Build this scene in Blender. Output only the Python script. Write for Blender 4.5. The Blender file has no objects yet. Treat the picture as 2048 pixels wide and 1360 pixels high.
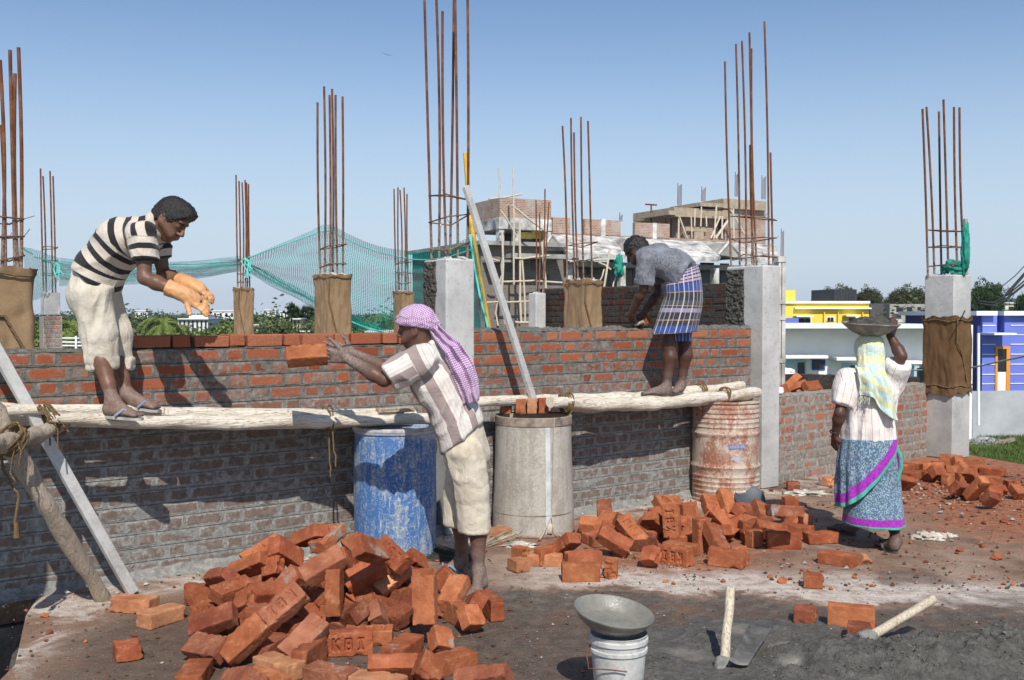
import bpy, bmesh, math, random
import numpy as np
from mathutils import Vector, Matrix, noise
R = math.radians
scene = bpy.context.scene
COL = scene.collection
random.seed(7)
RNG = np.random.default_rng(11)

# ------------------------------------------------------------------ camera
FPX = 2048.0                       # focal length in photo pixels (36 mm lens on a 36 mm sensor)
CAM_H = 1.6
PITCH = math.atan(52 / FPX)
cam_data = bpy.data.cameras.new('camera')
cam_data.sensor_width = 36.0
cam_data.lens = 36.0
cam_data.clip_start = 0.05
cam_data.clip_end = 8000
cam = bpy.data.objects.new('camera', cam_data)
cam.location = (0, 0, CAM_H)
cam.rotation_euler = (R(90) - PITCH, 0, 0)
COL.objects.link(cam)
scene.camera = cam

# ------------------------------------------------------------------ sky, sun, exposure
SUN_EL = R(45)
SUN_AZ = math.atan2(0.13, -1.0)      # the sun stands behind the camera, a little to the right
world = bpy.data.worlds.new('World')
scene.world = world
world.use_nodes = True
wn = world.node_tree
sky = wn.nodes.new('ShaderNodeTexSky')
sky.sky_type = 'NISHITA'
sky.sun_disc = False
sky.sun_elevation = SUN_EL
sky.sun_rotation = SUN_AZ
sky.altitude = 0
sky.air_density = 1.0
sky.dust_density = 0.5
sky.ozone_density = 4.0
bgn = wn.nodes['Background']
SKY_S = 0.12
bgn.inputs['Strength'].default_value = SKY_S
# the air near the horizon is milky: the sky pales to a light blue-grey there
tc = wn.nodes.new('ShaderNodeTexCoord'); sx_ = wn.nodes.new('ShaderNodeSeparateXYZ'); wn.links.new(tc.outputs['Generated'], sx_.inputs[0])
mr = wn.nodes.new('ShaderNodeMapRange'); mr.interpolation_type = 'SMOOTHSTEP'
for k_, v_ in (('From Min', 0.31), ('From Max', -0.02), ('To Min', 0.0), ('To Max', 0.92)): mr.inputs[k_].default_value = v_
wn.links.new(sx_.outputs[2], mr.inputs['Value'])
mxs = wn.nodes.new('ShaderNodeMix'); mxs.data_type = 'RGBA'; mxs.inputs[7].default_value = (0.60 / SKY_S, 0.705 / SKY_S, 0.84 / SKY_S, 1)
wn.links.new(mr.outputs[0], mxs.inputs[0]); wn.links.new(sky.outputs['Color'], mxs.inputs[6]); wn.links.new(mxs.outputs[2], bgn.inputs['Color'])
sun_data = bpy.data.lights.new('sun', 'SUN')
sun_data.energy = 4.9
sun_data.angle = R(0.5)
sun_data.color = (1.0, 0.95, 0.87)
sun = bpy.data.objects.new('sun', sun_data)
sd = Vector((-0.13, 1.0, -math.tan(SUN_EL) * math.hypot(0.13, 1.0)))
sun.rotation_euler = sd.to_track_quat('-Z', 'Y').to_euler()
sun.location = (3, -10, 12)
COL.objects.link(sun)
scene.view_settings.view_transform = 'Standard'
scene.view_settings.look = 'None'
scene.view_settings.gamma = 1.0
scene.view_settings.exposure = 0.0
scene.cycles.max_bounces = 6
scene.cycles.transparent_max_bounces = 24
scene.cycles.use_denoising = True

# ------------------------------------------------------------------ rays of the photograph
CF = np.array([0, math.cos(PITCH), -math.sin(PITCH)])
CU = np.array([0, math.sin(PITCH), math.cos(PITCH)])
CR = np.array([1.0, 0, 0])
CP = np.array([0, 0, CAM_H])

def ray(px, py):
    d = CF + CR * (px - 1024) / FPX + CU * (680 - py) / FPX
    return d / d[1]

def P(px, py, Y):                    # world point seen at a pixel, at distance Y
    return CP + ray(px, py) * Y

def G(px, py, z=0.0):                # on a horizontal plane
    d = ray(px, py)
    return CP + d * ((z - CAM_H) / d[2])

W0, WT = 7.80, 0.727                 # the main wall's face: Y = W0 + WT * X
WC = 1 / math.hypot(1, WT); WS = WT * WC
WE = np.array([WC, WS, 0.0])         # along the wall
WN = np.array([WS, -WC, 0.0])        # out of the wall, towards the light
def W(px, py, d=0.0):                # on the wall's face or d metres in front of it
    r = ray(px, py)
    c0 = W0 - d / WC
    return CP + r * (c0 / (1 - WT * r[0]))

def proj(p):
    v = np.asarray(p, float) - CP
    z = v @ CF
    return 1024 + FPX * (v @ CR) / z, 680 - FPX * (v @ CU) / z

# ------------------------------------------------------------------ objects
def tag(o, label=None, cat=None, group=None, kind=None):
    if label: o['label'] = label
    if cat: o['category'] = cat
    if group: o['group'] = group
    if kind: o['kind'] = kind
    return o

def thing(name, loc, label, cat, group=None):
    o = bpy.data.objects.new(name, None)
    o.empty_display_size = 0.1
    o.location = [float(v) for v in loc]
    COL.objects.link(o)
    return tag(o, label, cat, group)

def root_loc(o):
    while o.parent is not None: o = o.parent
    return np.array(o.location)

def link_mesh(name, me, parent=None, origin=None):
    """me in world coordinates; the object's origin becomes the thing's base."""
    n = len(me.vertices)
    co = np.empty(n * 3); me.vertices.foreach_get('co', co); co = co.reshape(-1, 3)
    if parent is not None:
        org = root_loc(parent)
    elif origin is not None:
        org = np.asarray(origin, float)
    else:
        org = np.array([(co[:, 0].min() + co[:, 0].max()) / 2, (co[:, 1].min() + co[:, 1].max()) / 2, co[:, 2].min()])
    me.vertices.foreach_set('co', (co - org).ravel())
    me.update()
    o = bpy.data.objects.new(name, me)
    if parent is not None: o.parent = parent
    else: o.location = org
    COL.objects.link(o)
    return o

def frame_of(d):
    d = np.asarray(d, float); d = d / (np.linalg.norm(d) + 1e-12)
    a = np.array([0, 0, 1.0]) if abs(d[2]) < 0.9 else np.array([1.0, 0, 0])
    u = np.cross(a, d); u /= np.linalg.norm(u)
    return u, np.cross(d, u), d

class MB:
    """collects shapes in world coordinates into one mesh"""
    def __init__(s):
        s.v = []; s.f = []; s.m = []; s.c = []; s.uv = {}
    def add(s, vs, fs, mat=0, col=(0.5, 0, 0, 1)):
        b = len(s.v)
        s.v.extend([tuple(map(float, p)) for p in vs])
        s.c.extend([col] * len(vs) if not isinstance(col, list) else col)
        for f in fs:
            s.f.append([b + i for i in f]); s.m.append(mat)
        return b
    def box(s, c, size, ax=None, mat=0, col=(0.5, 0, 0, 1), ch=0.0, jit=0.0):
        c = np.asarray(c, float); h = np.asarray(size, float) / 2
        A = np.eye(3) if ax is None else np.asarray(ax, float)
        if ch <= 0:
            vs = [c + A.T @ (h * np.array(q)) for q in ((-1,-1,-1),(1,-1,-1),(1,1,-1),(-1,1,-1),(-1,-1,1),(1,-1,1),(1,1,1),(-1,1,1))]
            if jit: vs = [v + RNG.normal(0, jit, 3) for v in vs]
            s.add(vs, [(0,3,2,1),(4,5,6,7),(0,1,5,4),(1,2,6,5),(2,3,7,6),(3,0,4,7)], mat, col)
            return
        vs = []; idx = {}
        for sx in (-1, 1):
            for sy in (-1, 1):
                for sz in (-1, 1):
                    for k in range(3):
                        q = np.array([sx, sy, sz]) * h
                        for j in range(3):
                            if j != k: q[j] -= (sx, sy, sz)[j] * ch
                        idx[(sx, sy, sz, k)] = len(vs)
                        vs.append(c + A.T @ q + (RNG.normal(0, jit, 3) if jit else 0))
        fs = []
        for k in range(3):
            a, b = [(1, 2), (2, 0), (0, 1)][k]
            for sg in (-1, 1):
                ring = []
                for (sa, sb) in ((-1,-1),(1,-1),(1,1),(-1,1)):
                    q = [0, 0, 0]; q[k] = sg; q[a] = sa; q[b] = sb
                    ring.append(idx[(q[0], q[1], q[2], k)])
                fs.append(ring if sg > 0 else ring[::-1])
        for k in range(3):                      # edges along axis k
            a, b = [(1, 2), (2, 0), (0, 1)][k]
            for sa in (-1, 1):
                for sb in (-1, 1):
                    q0 = [0, 0, 0]; q0[a] = sa; q0[b] = sb
                    lo = list(q0); lo[k] = -1; hi = list(q0); hi[k] = 1
                    ring = [idx[(*lo, a)], idx[(*hi, a)], idx[(*hi, b)], idx[(*lo, b)]]
                    fs.append(ring if sa * sb < 0 else ring[::-1])
        for sx in (-1, 1):
            for sy in (-1, 1):
                for sz in (-1, 1):
                    t = [idx[(sx, sy, sz, k)] for k in range(3)]
                    fs.append(t if sx * sy * sz > 0 else t[::-1])
        s.add(vs, fs, mat, col)
    def tube(s, pts, rad, n=8, mat=0, cap=True, col=(0.5, 0, 0, 1), wob=0.0):
        pts = [np.asarray(p, float) for p in pts]
        if not hasattr(rad, '__len__'): rad = [rad] * len(pts)
        vs = []; u = None
        for i, p in enumerate(pts):
            d = pts[min(i + 1, len(pts) - 1)] - pts[max(i - 1, 0)]
            d = d / (np.linalg.norm(d) + 1e-12)
            if u is None: u, w, _ = frame_of(d)
            else:
                u = u - d * (u @ d); u /= (np.linalg.norm(u) + 1e-12); w = np.cross(d, u)
            for k in range(n):
                a = 2 * math.pi * k / n
                r = rad[i] * (1 + (wob * math.sin(a * 2 + i * 0.7) if wob else 0))
                vs.append(p + r * (math.cos(a) * u + math.sin(a) * w))
        fs = []
        for i in range(len(pts) - 1):
            for k in range(n):
                fs.append((i*n+k, i*n+(k+1) % n, (i+1)*n+(k+1) % n, (i+1)*n+k))
        if cap:
            fs.append(tuple(range(n))[::-1]); fs.append(tuple((len(pts)-1)*n + k for k in range(n)))
        s.add(vs, fs, mat, col)
    def lathe(s, prof, c, n=32, mat=0, closed=False, axis=None, col=(0.5, 0, 0, 1), sq=(1, 1)):
        """prof: (radius, height) list; axis: 3x3 frame rows (u, w, d)"""
        c = np.asarray(c, float); A = np.eye(3) if axis is None else np.asarray(axis)
        vs = []
        for (r, z) in prof:
            for k in range(n):
                a = 2 * math.pi * k / n
                vs.append(c + A.T @ np.array([r * math.cos(a) * sq[0], r * math.sin(a) * sq[1], z]))
        fs = []
        for i in range(len(prof) - 1):
            for k in range(n):
                fs.append((i*n+k, i*n+(k+1) % n, (i+1)*n+(k+1) % n, (i+1)*n+k))
        s.add(vs, fs, mat, col)
    def grid(s, fn, nu, nv, mat=0, colfn=None, flip=False):
        vs = [fn(i / nu, j / nv) for j in range(nv + 1) for i in range(nu + 1)]
        w = nu + 1
        fs = [(j*w+i, j*w+i+1, (j+1)*w+i+1, (j+1)*w+i) for j in range(nv) for i in range(nu)]
        if flip: fs = [f[::-1] for f in fs]
        s.add(vs, fs, mat, [colfn(i / nu, j / nv) for j in range(nv + 1) for i in range(nu + 1)] if colfn else (0.5, 0, 0, 1))
    def build(s, name, mats, parent=None, smooth=None, origin=None, bevel=0.0):
        me = bpy.data.meshes.new(name)
        me.from_pydata(s.v, [], s.f)
        if not isinstance(mats, (list, tuple)): mats = [mats]
        for m in mats: me.materials.append(m)
        me.polygons.foreach_set('material_index', s.m)
        ca = me.attributes.new('col', 'FLOAT_COLOR', 'POINT')
        ca.data.foreach_set('color', np.array(s.c, dtype=np.float32).ravel())
        me.update()
        if bevel:
            bm = bmesh.new(); bm.from_mesh(me)
            bmesh.ops.bevel(bm, geom=[e for e in bm.edges if len(e.link_faces) == 2 and e.calc_face_angle(0) > 0.5],
                            offset=bevel, segments=2, affect='EDGES', clamp_overlap=True)
            bm.to_mesh(me); bm.free()
        if smooth is not None:
            me.shade_smooth()
            if smooth < 179: me.set_sharp_from_angle(angle=R(smooth))
        return link_mesh(name, me, parent, origin)

# ------------------------------------------------------------------ materials
class NT:
    def __init__(s, name, rough=0.8, spec=0.3):
        s.mat = bpy.data.materials.new(name); s.mat.use_nodes = True
        s.t = s.mat.node_tree
        s.b = s.t.nodes['Principled BSDF']
        s.out = s.t.nodes['Material Output']
        s.b.inputs['Roughness'].default_value = rough
        s.b.inputs['Specular IOR Level'].default_value = spec
        s._co = None
    def n(s, typ, ins=None, **kw):
        nd = s.t.nodes.new(typ)
        for k, v in kw.items(): setattr(nd, k, v)
        for k, v in (ins or {}).items():
            sock = nd.inputs[k]
            if hasattr(v, 'is_output') or isinstance(v, bpy.types.NodeSocket): s.t.links.new(v, sock)
            else: sock.default_value = v
        return nd
    def co(s, kind='Object', rnd=False, scale=None):
        c = s.n('ShaderNodeTexCoord').outputs[kind]
        if rnd:
            r = s.n('ShaderNodeObjectInfo').outputs['Random']
            m = s.n('ShaderNodeMath', {0: r, 1: 37.0}, operation='MULTIPLY').outputs[0]
            c = s.n('ShaderNodeVectorMath', {0: c, 1: m}, operation='ADD').outputs[0]
        if scale:
            c = s.n('ShaderNodeVectorMath', {0: c, 1: scale}, operation='MULTIPLY').outputs[0]
        return c
    def noise(s, vec, scale, detail=4, rough=0.6, dist=0.0):
        return s.n('ShaderNodeTexNoise', {'Vector': vec, 'Scale': scale, 'Detail': detail, 'Roughness': rough, 'Distortion': dist}).outputs['Fac']
    def voro(s, vec, scale, feature='F1', out='Distance'):
        return s.n('ShaderNodeTexVoronoi', {'Vector': vec, 'Scale': scale}, feature=feature).outputs[out]
    def ramp(s, fac, *stops, interp='LINEAR'):
        r = s.n('ShaderNodeValToRGB', {'Fac': fac}); e = r.color_ramp
        e.interpolation = interp
        while len(e.elements) < len(stops): e.elements.new(0.5)
        for el, (p, c) in zip(e.elements, stops):
            el.position = p
            el.color = (c, c, c, 1) if not hasattr(c, '__len__') else (*c[:3], 1)
        return r.outputs['Color']
    def step(s, fac, lo, hi):
        return s.n('ShaderNodeMapRange', {'Value': fac, 'From Min': lo, 'From Max': hi}, clamp=True).outputs[0]
    def mix(s, fac, a, b, blend='MIX'):
        m = s.n('ShaderNodeMix', data_type='RGBA', blend_type=blend)
        for i, v in ((0, fac), (6, a), (7, b)):
            if isinstance(v, bpy.types.NodeSocket): s.t.links.new(v, m.inputs[i])
            else: m.inputs[i].default_value = v if i == 0 else (*v[:3], 1)
        return m.outputs[2]
    def math(s, op, a, b=0.0, c=None):
        ins = {0: a, 1: b}
        if c is not None: ins[2] = c
        return s.n('ShaderNodeMath', ins, operation=op).outputs[0]
    def attr(s, name='col'):
        return s.n('ShaderNodeAttribute', attribute_name=name)
    def sep(s, v):
        return s.n('ShaderNodeSeparateXYZ', {0: v}).outputs
    def color(s, c):
        if isinstance(c, bpy.types.NodeSocket): s.t.links.new(c, s.b.inputs['Base Color'])
        else: s.b.inputs['Base Color'].default_value = (*c[:3], 1)
        return s
    def rough(s, r):
        if isinstance(r, bpy.types.NodeSocket): s.t.links.new(r, s.b.inputs['Roughness'])
        else: s.b.inputs['Roughness'].default_value = r
        return s
    def bump(s, h, strength=0.5, dist=0.01):
        n = s.n('ShaderNodeBump', {'Height': h, 'Strength': strength, 'Distance': dist}).outputs[0]
        s.t.links.new(n, s.b.inputs['Normal'])
        return s

def plain(name, c, rough=0.7, var=0.15, scale=6.0, bump=0.0, bscale=60, bdist=0.004, spec=0.3, metal=0.0):
    m = NT(name, rough, spec)
    v = m.co()
    f = m.noise(v, scale, 5, 0.65)
    lo = [x * (1 - var * 1.6) for x in c]; hi = [min(1, x * (1 + var)) for x in c]
    m.color(m.ramp(f, (0.3, lo), (0.7, hi)))
    m.b.inputs['Metallic'].default_value = metal
    if bump: m.bump(m.noise(v, bscale, 4, 0.7), bump, bdist)
    return m.mat
# ================================================================== materials of the site
def mat_wallbrick(name, lower=True, dark=1.0, smear0=0.0, pale=1.0):
    m = NT(name, 0.92, 0.15)
    v = m.co(); a = m.sep(m.attr().outputs['Color'])
    n1 = m.noise(v, 5.0, 6, 0.65); n2 = m.noise(v, 28.0, 5, 0.7); n3 = m.noise(v, 90, 3, 0.7)
    brick = m.ramp(a[0], (0.0, (0.16*dark, 0.042*dark, 0.022*dark)), (0.35, (0.27*dark, 0.072*dark, 0.034*dark)),
                   (0.75, (0.335*dark, 0.102*dark, 0.051*dark)), (1.0, (0.37*dark, 0.142*dark, 0.077*dark)))
    brick = m.mix(m.step(n3, 0.45, 0.8), brick, (0.20*dark, 0.075*dark, 0.045*dark))
    mort = m.ramp(n2, (0.3, (0.105*dark, 0.094*dark, 0.08*dark)), (0.55, (0.20*dark, 0.183*dark, 0.16*dark)), (0.75, (0.29*dark, 0.27*dark, 0.245*dark)))
    z = m.sep(v)[2]
    if lower:                      # the old, weathered courses below the planks: greyer, with pale lime bloom
        low = m.step(m.math('ADD', z, m.math('MULTIPLY', n1, 0.3)), 1.30, 1.0)
        bloom = m.ramp(n2, (0.32, (0.15, 0.146, 0.136)), (0.68, (0.35*pale, 0.345*pale, 0.33*pale)))
        mort = m.mix(low, mort, bloom)
        brick = m.mix(m.math('MULTIPLY', low, 0.96), brick, m.ramp(n2, (0.35, (0.128, 0.100, 0.085)), (0.7, (0.215, 0.187, 0.165))))
        edge = m.math('ADD', m.math('MULTIPLY', low, -0.035), smear0)
    else:
        edge = smear0
    f = m.math('ADD', m.math('ADD', m.math('MULTIPLY', n1, 0.75), m.math('MULTIPLY', n2, 0.45)), m.math('ADD', a[1], edge))
    smear = m.step(f, 0.655, 0.79)
    # the rim of each brick is buttered with mortar: attribute blue runs from the rim (1) to the middle (0)
    rim = m.step(m.math('ADD', a[2], m.math('MULTIPLY', m.math('SUBTRACT', n2, 0.5), 2.0)), 0.40, 0.64)
    smear = m.math('MAXIMUM', smear, m.math('MULTIPLY', rim, m.step(a[1], -0.3, 0.0)))
    m.color(m.mix(smear, brick, mort))
    h = m.math('ADD', m.math('MULTIPLY', n2, 0.7), m.math('MULTIPLY', n3, 0.35))
    m.bump(h, 0.7, 0.012)
    return m.mat

def mat_mortar(name, dark=1.0, lower=True, pale=1.0):
    m = NT(name, 0.95, 0.15)
    v = m.co()
    n1 = m.noise(v, 5, 5, 0.6); n2 = m.noise(v, 26, 5, 0.7); n3 = m.noise(v, 110, 3, 0.7)
    c = m.ramp(n2, (0.3, (0.095*dark, 0.085*dark, 0.072*dark)), (0.55, (0.185*dark, 0.168*dark, 0.147*dark)), (0.75, (0.28*dark, 0.262*dark, 0.237*dark)))
    if lower:
        z = m.sep(v)[2]
        low = m.step(m.math('ADD', z, m.math('MULTIPLY', n1, 0.3)), 1.30, 1.0)
        c = m.mix(low, c, m.ramp(n2, (0.32, (0.16, 0.155, 0.145)), (0.68, (0.36*pale, 0.355*pale, 0.34*pale))))
    m.color(c)
    m.bump(m.math('ADD', n2, m.math('MULTIPLY', n3, 0.6)), 0.9, 0.016)
    return m.mat

def mat_concrete():
    m = NT('concrete', 0.85, 0.2)
    v = m.co(); n1 = m.noise(v, 2.5, 5, 0.6); n2 = m.noise(v, 22, 5, 0.7); n3 = m.noise(v, 140, 2, 0.6)
    vo = m.voro(v, 34); pick = m.noise(v, 9, 2)
    pit = m.math('MULTIPLY', m.step(vo, 0.17, 0.11), m.step(pick, 0.50, 0.58))
    c = m.ramp(n1, (0.3, (0.33, 0.33, 0.32)), (0.5, (0.46, 0.46, 0.445)), (0.7, (0.55, 0.55, 0.53)))
    c = m.mix(m.step(n2, 0.52, 0.75), c, (0.34, 0.33, 0.31))
    z = m.sep(v)[2]
    c = m.mix(m.math('MULTIPLY', m.step(m.math('ADD', z, m.math('MULTIPLY', n2, 0.9)), 0.95, 0.4), 0.55), c, (0.25, 0.245, 0.23))
    c = m.mix(m.math('MULTIPLY', pit, 0.75), c, (0.11, 0.108, 0.10))
    m.color(c)
    m.bump(m.math('SUBTRACT', m.math('ADD', m.math('MULTIPLY', n2, 0.35), m.math('MULTIPLY', n3, 0.2)), m.math('MULTIPLY', pit, 0.9)), 0.6, 0.012)
    return m.mat

def mat_burlap(name, c1, c2):
    m = NT(name, 0.95, 0.1)
    v = m.co(); n1 = m.noise(v, 4, 5, 0.65); n2 = m.noise(v, 55, 3, 0.7)
    wv = m.n('ShaderNodeTexWave', {'Vector': v, 'Scale': 60.0, 'Distortion': 3.0, 'Detail': 2.0}, wave_type='BANDS', bands_direction='Z').outputs['Fac']
    c = m.ramp(m.math('ADD', m.math('MULTIPLY', n1, 0.7), m.math('MULTIPLY', n2, 0.3)), (0.32, c1), (0.68, c2))
    m.color(m.mix(m.math('MULTIPLY', wv, 0.18), c, [x * 0.55 for x in c1]))
    m.bump(m.math('ADD', m.math('MULTIPLY', wv, 0.5), n2), 0.55, 0.006)
    return m.mat

def mat_rust():
    m = NT('rusty_steel', 0.85, 0.25)
    v = m.co(rnd=True); n1 = m.noise(v, 7, 4, 0.7); n2 = m.noise(v, 60, 3, 0.7)
    c = m.ramp(n1, (0.3, (0.075, 0.028, 0.014)), (0.5, (0.15, 0.055, 0.024)), (0.7, (0.24, 0.10, 0.045)))
    a = m.sep(m.attr().outputs['Color'])
    c = m.mix(m.math('MULTIPLY', a[1], m.step(n2, 0.35, 0.6)), c, (0.34, 0.31, 0.27))
    m.color(c)
    wv = m.n('ShaderNodeTexWave', {'Vector': m.co(), 'Scale': 30.0, 'Distortion': 0.6}, wave_type='BANDS', bands_direction='Z').outputs['Fac']
    m.bump(m.math('ADD', m.math('MULTIPLY', wv, 0.5), m.math('MULTIPLY', n2, 0.4)), 0.4, 0.002)
    return m.mat

def mat_wood(name, c1, c2, crack=0.6, axis='W'):
    m = NT(name, 0.75, 0.25)
    sc = {'W': (1, 1, 1), 'X': (1.0, 9.0, 9.0), 'Z': (9.0, 9.0, 1.0)}[axis]
    v = m.co()
    if axis == 'W':
        dt = lambda q: m.n('ShaderNodeVectorMath', {0: v, 1: tuple(map(float, q))}, operation='DOT_PRODUCT').outputs['Value']
        vs = m.n('ShaderNodeCombineXYZ', {0: dt(WE), 1: m.math('MULTIPLY', dt(WN), 14.0), 2: m.math('MULTIPLY', m.sep(v)[2], 14.0)}).outputs[0]
    else: vs = m.n('ShaderNodeVectorMath', {0: v, 1: sc}, operation='MULTIPLY').outputs[0]
    n1 = m.noise(v, 3.5, 4, 0.6); n2 = m.noise(vs, 6.0, 5, 0.7, 0.6); n3 = m.noise(vs, 18.0, 3, 0.7)
    c = m.ramp(m.math('ADD', m.math('MULTIPLY', n1, 0.55), m.math('MULTIPLY', n2, 0.45)), (0.33, c1), (0.62, c2))
    knot = m.step(m.voro(v, 5.5), 0.16, 0.05)
    ck = m.math('MAXIMUM', m.step(n3, 0.61, 0.68), m.math('MULTIPLY', knot, 0.8))
    c = m.mix(m.math('MULTIPLY', ck, crack), c, [x * 0.35 for x in c1])
    m.color(c)
    m.bump(m.math('SUBTRACT', n2, m.math('MULTIPLY', ck, 0.8)), 0.9, 0.014)
    return m.mat

def mat_rope():
    m = NT('coir_rope', 0.95, 0.1)
    v = m.co(); n = m.noise(v, 45, 4, 0.7)
    wv = m.n('ShaderNodeTexWave', {'Vector': v, 'Scale': 55.0, 'Distortion': 2.0}, bands_direction='DIAGONAL').outputs['Fac']
    m.color(m.ramp(m.math('ADD', m.math('MULTIPLY', n, 0.6), m.math('MULTIPLY', wv, 0.4)), (0.3, (0.10, 0.06, 0.028)), (0.7, (0.36, 0.25, 0.13))))
    m.bump(wv, 0.9, 0.006)
    return m.mat

MAT_CONC = mat_concrete()
MAT_BURLAP = mat_burlap('sackcloth', (0.24, 0.155, 0.085), (0.38, 0.265, 0.16))
MAT_BURLAPD = mat_burlap('dark_sackcloth', (0.12, 0.068, 0.032), (0.20, 0.118, 0.06))
MAT_RUST = mat_rust()
MAT_POLE = mat_wood('peeled_wood', (0.56, 0.47, 0.35), (0.82, 0.765, 0.665), 0.75)
MAT_PROP = mat_wood('grey_wood', (0.30, 0.235, 0.175), (0.50, 0.42, 0.33), 0.7, 'Z')
MAT_ROPE = mat_rope()
MAT_GROUT = plain('rough_cement', (0.115, 0.108, 0.092), 0.95, 0.5, 30, 1.0, 55, 0.03)
MAT_WALL = mat_wallbrick('wall_brick')
MAT_MORT = mat_mortar('wall_mortar')
MAT_WALL2 = mat_wallbrick('weathered_wall_brick', lower=False, dark=1.25, smear0=0.085)
MAT_MORT2 = mat_mortar('pale_wall_mortar', 1.9, lower=False)
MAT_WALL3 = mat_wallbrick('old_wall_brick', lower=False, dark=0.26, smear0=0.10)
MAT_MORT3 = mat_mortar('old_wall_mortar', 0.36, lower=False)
MAT_WETMORT = plain('fresh_mortar', (0.16, 0.15, 0.13), 0.9, 0.35, 30, 0.9, 70, 0.012)

# ================================================================== the floor slab
def mat_floor():
    m = NT('site_floor', 0.9, 0.3)
    v = m.co(); s = m.sep(v); X, Y = s[0], s[1]
    n0 = m.noise(v, 0.9, 5, 0.6); n1 = m.noise(v, 2.6, 6, 0.65, 0.4); n2 = m.noise(v, 11, 6, 0.7); n3 = m.noise(v, 60, 4, 0.75); n4 = m.noise(v, 220, 2, 0.7)
    w1 = m.math('SUBTRACT', n1, 0.5); w0 = m.math('SUBTRACT', n0, 0.5)
    base = m.ramp(n1, (0.3, (0.18, 0.108, 0.072)), (0.5, (0.30, 0.195, 0.135)), (0.68, (0.44, 0.325, 0.25)))
    # dry, lime-white screed
    dry = m.ramp(n2, (0.3, (0.42, 0.325, 0.26)), (0.55, (0.64, 0.56, 0.49)), (0.8, (0.74, 0.69, 0.63)))
    # the band in front of the middle pile, and the strip at the foot of the wall
    edge = m.math('ADD', Y, m.math('MULTIPLY', X, 0.20))
    e1 = m.math('ADD', edge, m.math('MULTIPLY', w1, 0.9))
    band = m.math('MULTIPLY', m.step(e1, 6.02, 6.10), m.step(e1, 6.75, 6.45))
    band = m.math('MULTIPLY', band, m.step(X, -0.3, 0.5))
    wl = m.math('SUBTRACT', m.math('MULTIPLY', X, 0.727), Y)        # -7.80 on the wall's face
    foot = m.step(m.math('ADD', wl, m.math('MULTIPLY', w1, 0.5)), -7.95, -7.6)
    foot = m.math('MULTIPLY', foot, 0.0)
    nearwall = m.step(m.math('ADD', wl, m.math('MULTIPLY', w1, 0.7)), -7.15, -7.35)
    left = m.math('MULTIPLY', m.step(m.math('ADD', X, m.math('MULTIPLY', w1, 1.6)), -1.95, -2.15), m.step(n1, 0.50, 0.58))
    f = m.math('MAXIMUM', m.math('MAXIMUM', band, m.math('MULTIPLY', nearwall, m.step(n1, 0.36, 0.56))), left)
    c = m.mix(m.math('MULTIPLY', f, m.step(n2, 0.2, 0.5)), base, dry)
    # red brick earth on the right and round the heaps
    rd = m.math('ADD', m.math('MULTIPLY', m.step(X, 2.6, 4.2), m.step(Y, 6.2, 7.6)), m.math('MULTIPLY', w1, 1.5))
    rd2 = m.math('ADD', m.step(m.n('ShaderNodeVectorMath', {0: v, 1: (1.05, 7.2, 0)}, operation='DISTANCE').outputs['Value'], 1.25, 0.7), m.math('MULTIPLY', w1, 1.2))
    rd3 = m.math('ADD', m.step(m.n('ShaderNodeVectorMath', {0: v, 1: (-0.9, 5.2, 0)}, operation='DISTANCE').outputs['Value'], 1.5, 0.9), m.math('MULTIPLY', w1, 1.2))
    red = m.ramp(n2, (0.3, (0.19, 0.068, 0.034)), (0.58, (0.41, 0.165, 0.082)), (0.8, (0.47, 0.26, 0.165)))
    c = m.mix(m.math('MULTIPLY', m.step(rd, 0.18, 0.62), 0.95), c, red)
    c = m.mix(m.math('MULTIPLY', m.step(rd2, 0.4, 0.9), 0.7), c, red)
    c = m.mix(m.math('MULTIPLY', m.step(rd3, 0.4, 0.9), 0.6), c, m.ramp(n2, (0.3, (0.085, 0.05, 0.033)), (0.75, (0.20, 0.13, 0.095))))
    # damp, cement-stained ground towards the mixing place
    wet = m.math('MULTIPLY', m.step(e1, 6.05, 5.90), m.step(m.math('ADD', X, m.math('MULTIPLY', w1, 0.8)), -0.45, -0.1))
    wet2 = m.math('MULTIPLY', m.step(m.math('ADD', Y, m.math('MULTIPLY', w1, 0.9)), 5.65, 5.3), m.step(m.math('ADD', X, m.math('MULTIPLY', w1, 0.9)), -2.25, -1.95))
    wetc = m.ramp(n2, (0.28, (0.06, 0.05, 0.04)), (0.5, (0.13, 0.112, 0.092)), (0.72, (0.235, 0.205, 0.17)))
    wetc = m.mix(m.math('MULTIPLY', m.step(n1, 0.52, 0.66), 0.6), wetc, (0.24, 0.12, 0.065))
    c = m.mix(wet, c, wetc)
    c = m.mix(m.math('MULTIPLY', wet2, 0.75), c, m.ramp(n2, (0.3, (0.075, 0.055, 0.042)), (0.7, (0.17, 0.125, 0.095))))
    # damp patches further back
    pt = m.math('MULTIPLY', m.step(m.noise(v, 1.3, 4, 0.6, 0.5), 0.56, 0.63), m.step(X, 1.2, 2.2))
    c = m.mix(m.math('MULTIPLY', pt, 0.6), c, (0.11, 0.083, 0.066))
    # crumbs of brick and lime
    vo = m.voro(v, 95, 'F1', 'Distance'); vc = m.sep(m.voro(v, 95, 'F1', 'Color'))
    cr = m.math('MULTIPLY', m.step(vo, 0.33, 0.24), m.step(m.math('ADD', vc[0], m.math('MULTIPLY', w0, 0.5)), 0.72, 0.76))
    crc = m.mix(m.step(vc[1], 0.55, 0.6), (0.34, 0.13, 0.06), (0.52, 0.46, 0.40))
    c = m.mix(m.math('MULTIPLY', cr, 0.8), c, crc)
    c = m.mix(m.step(n3, 0.55, 0.8), c, m.mix(0.5, c, (0.05, 0.035, 0.028)))
    m.color(c)
    puddle = m.math('MULTIPLY', wet, m.step(n1, 0.44, 0.38))
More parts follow.
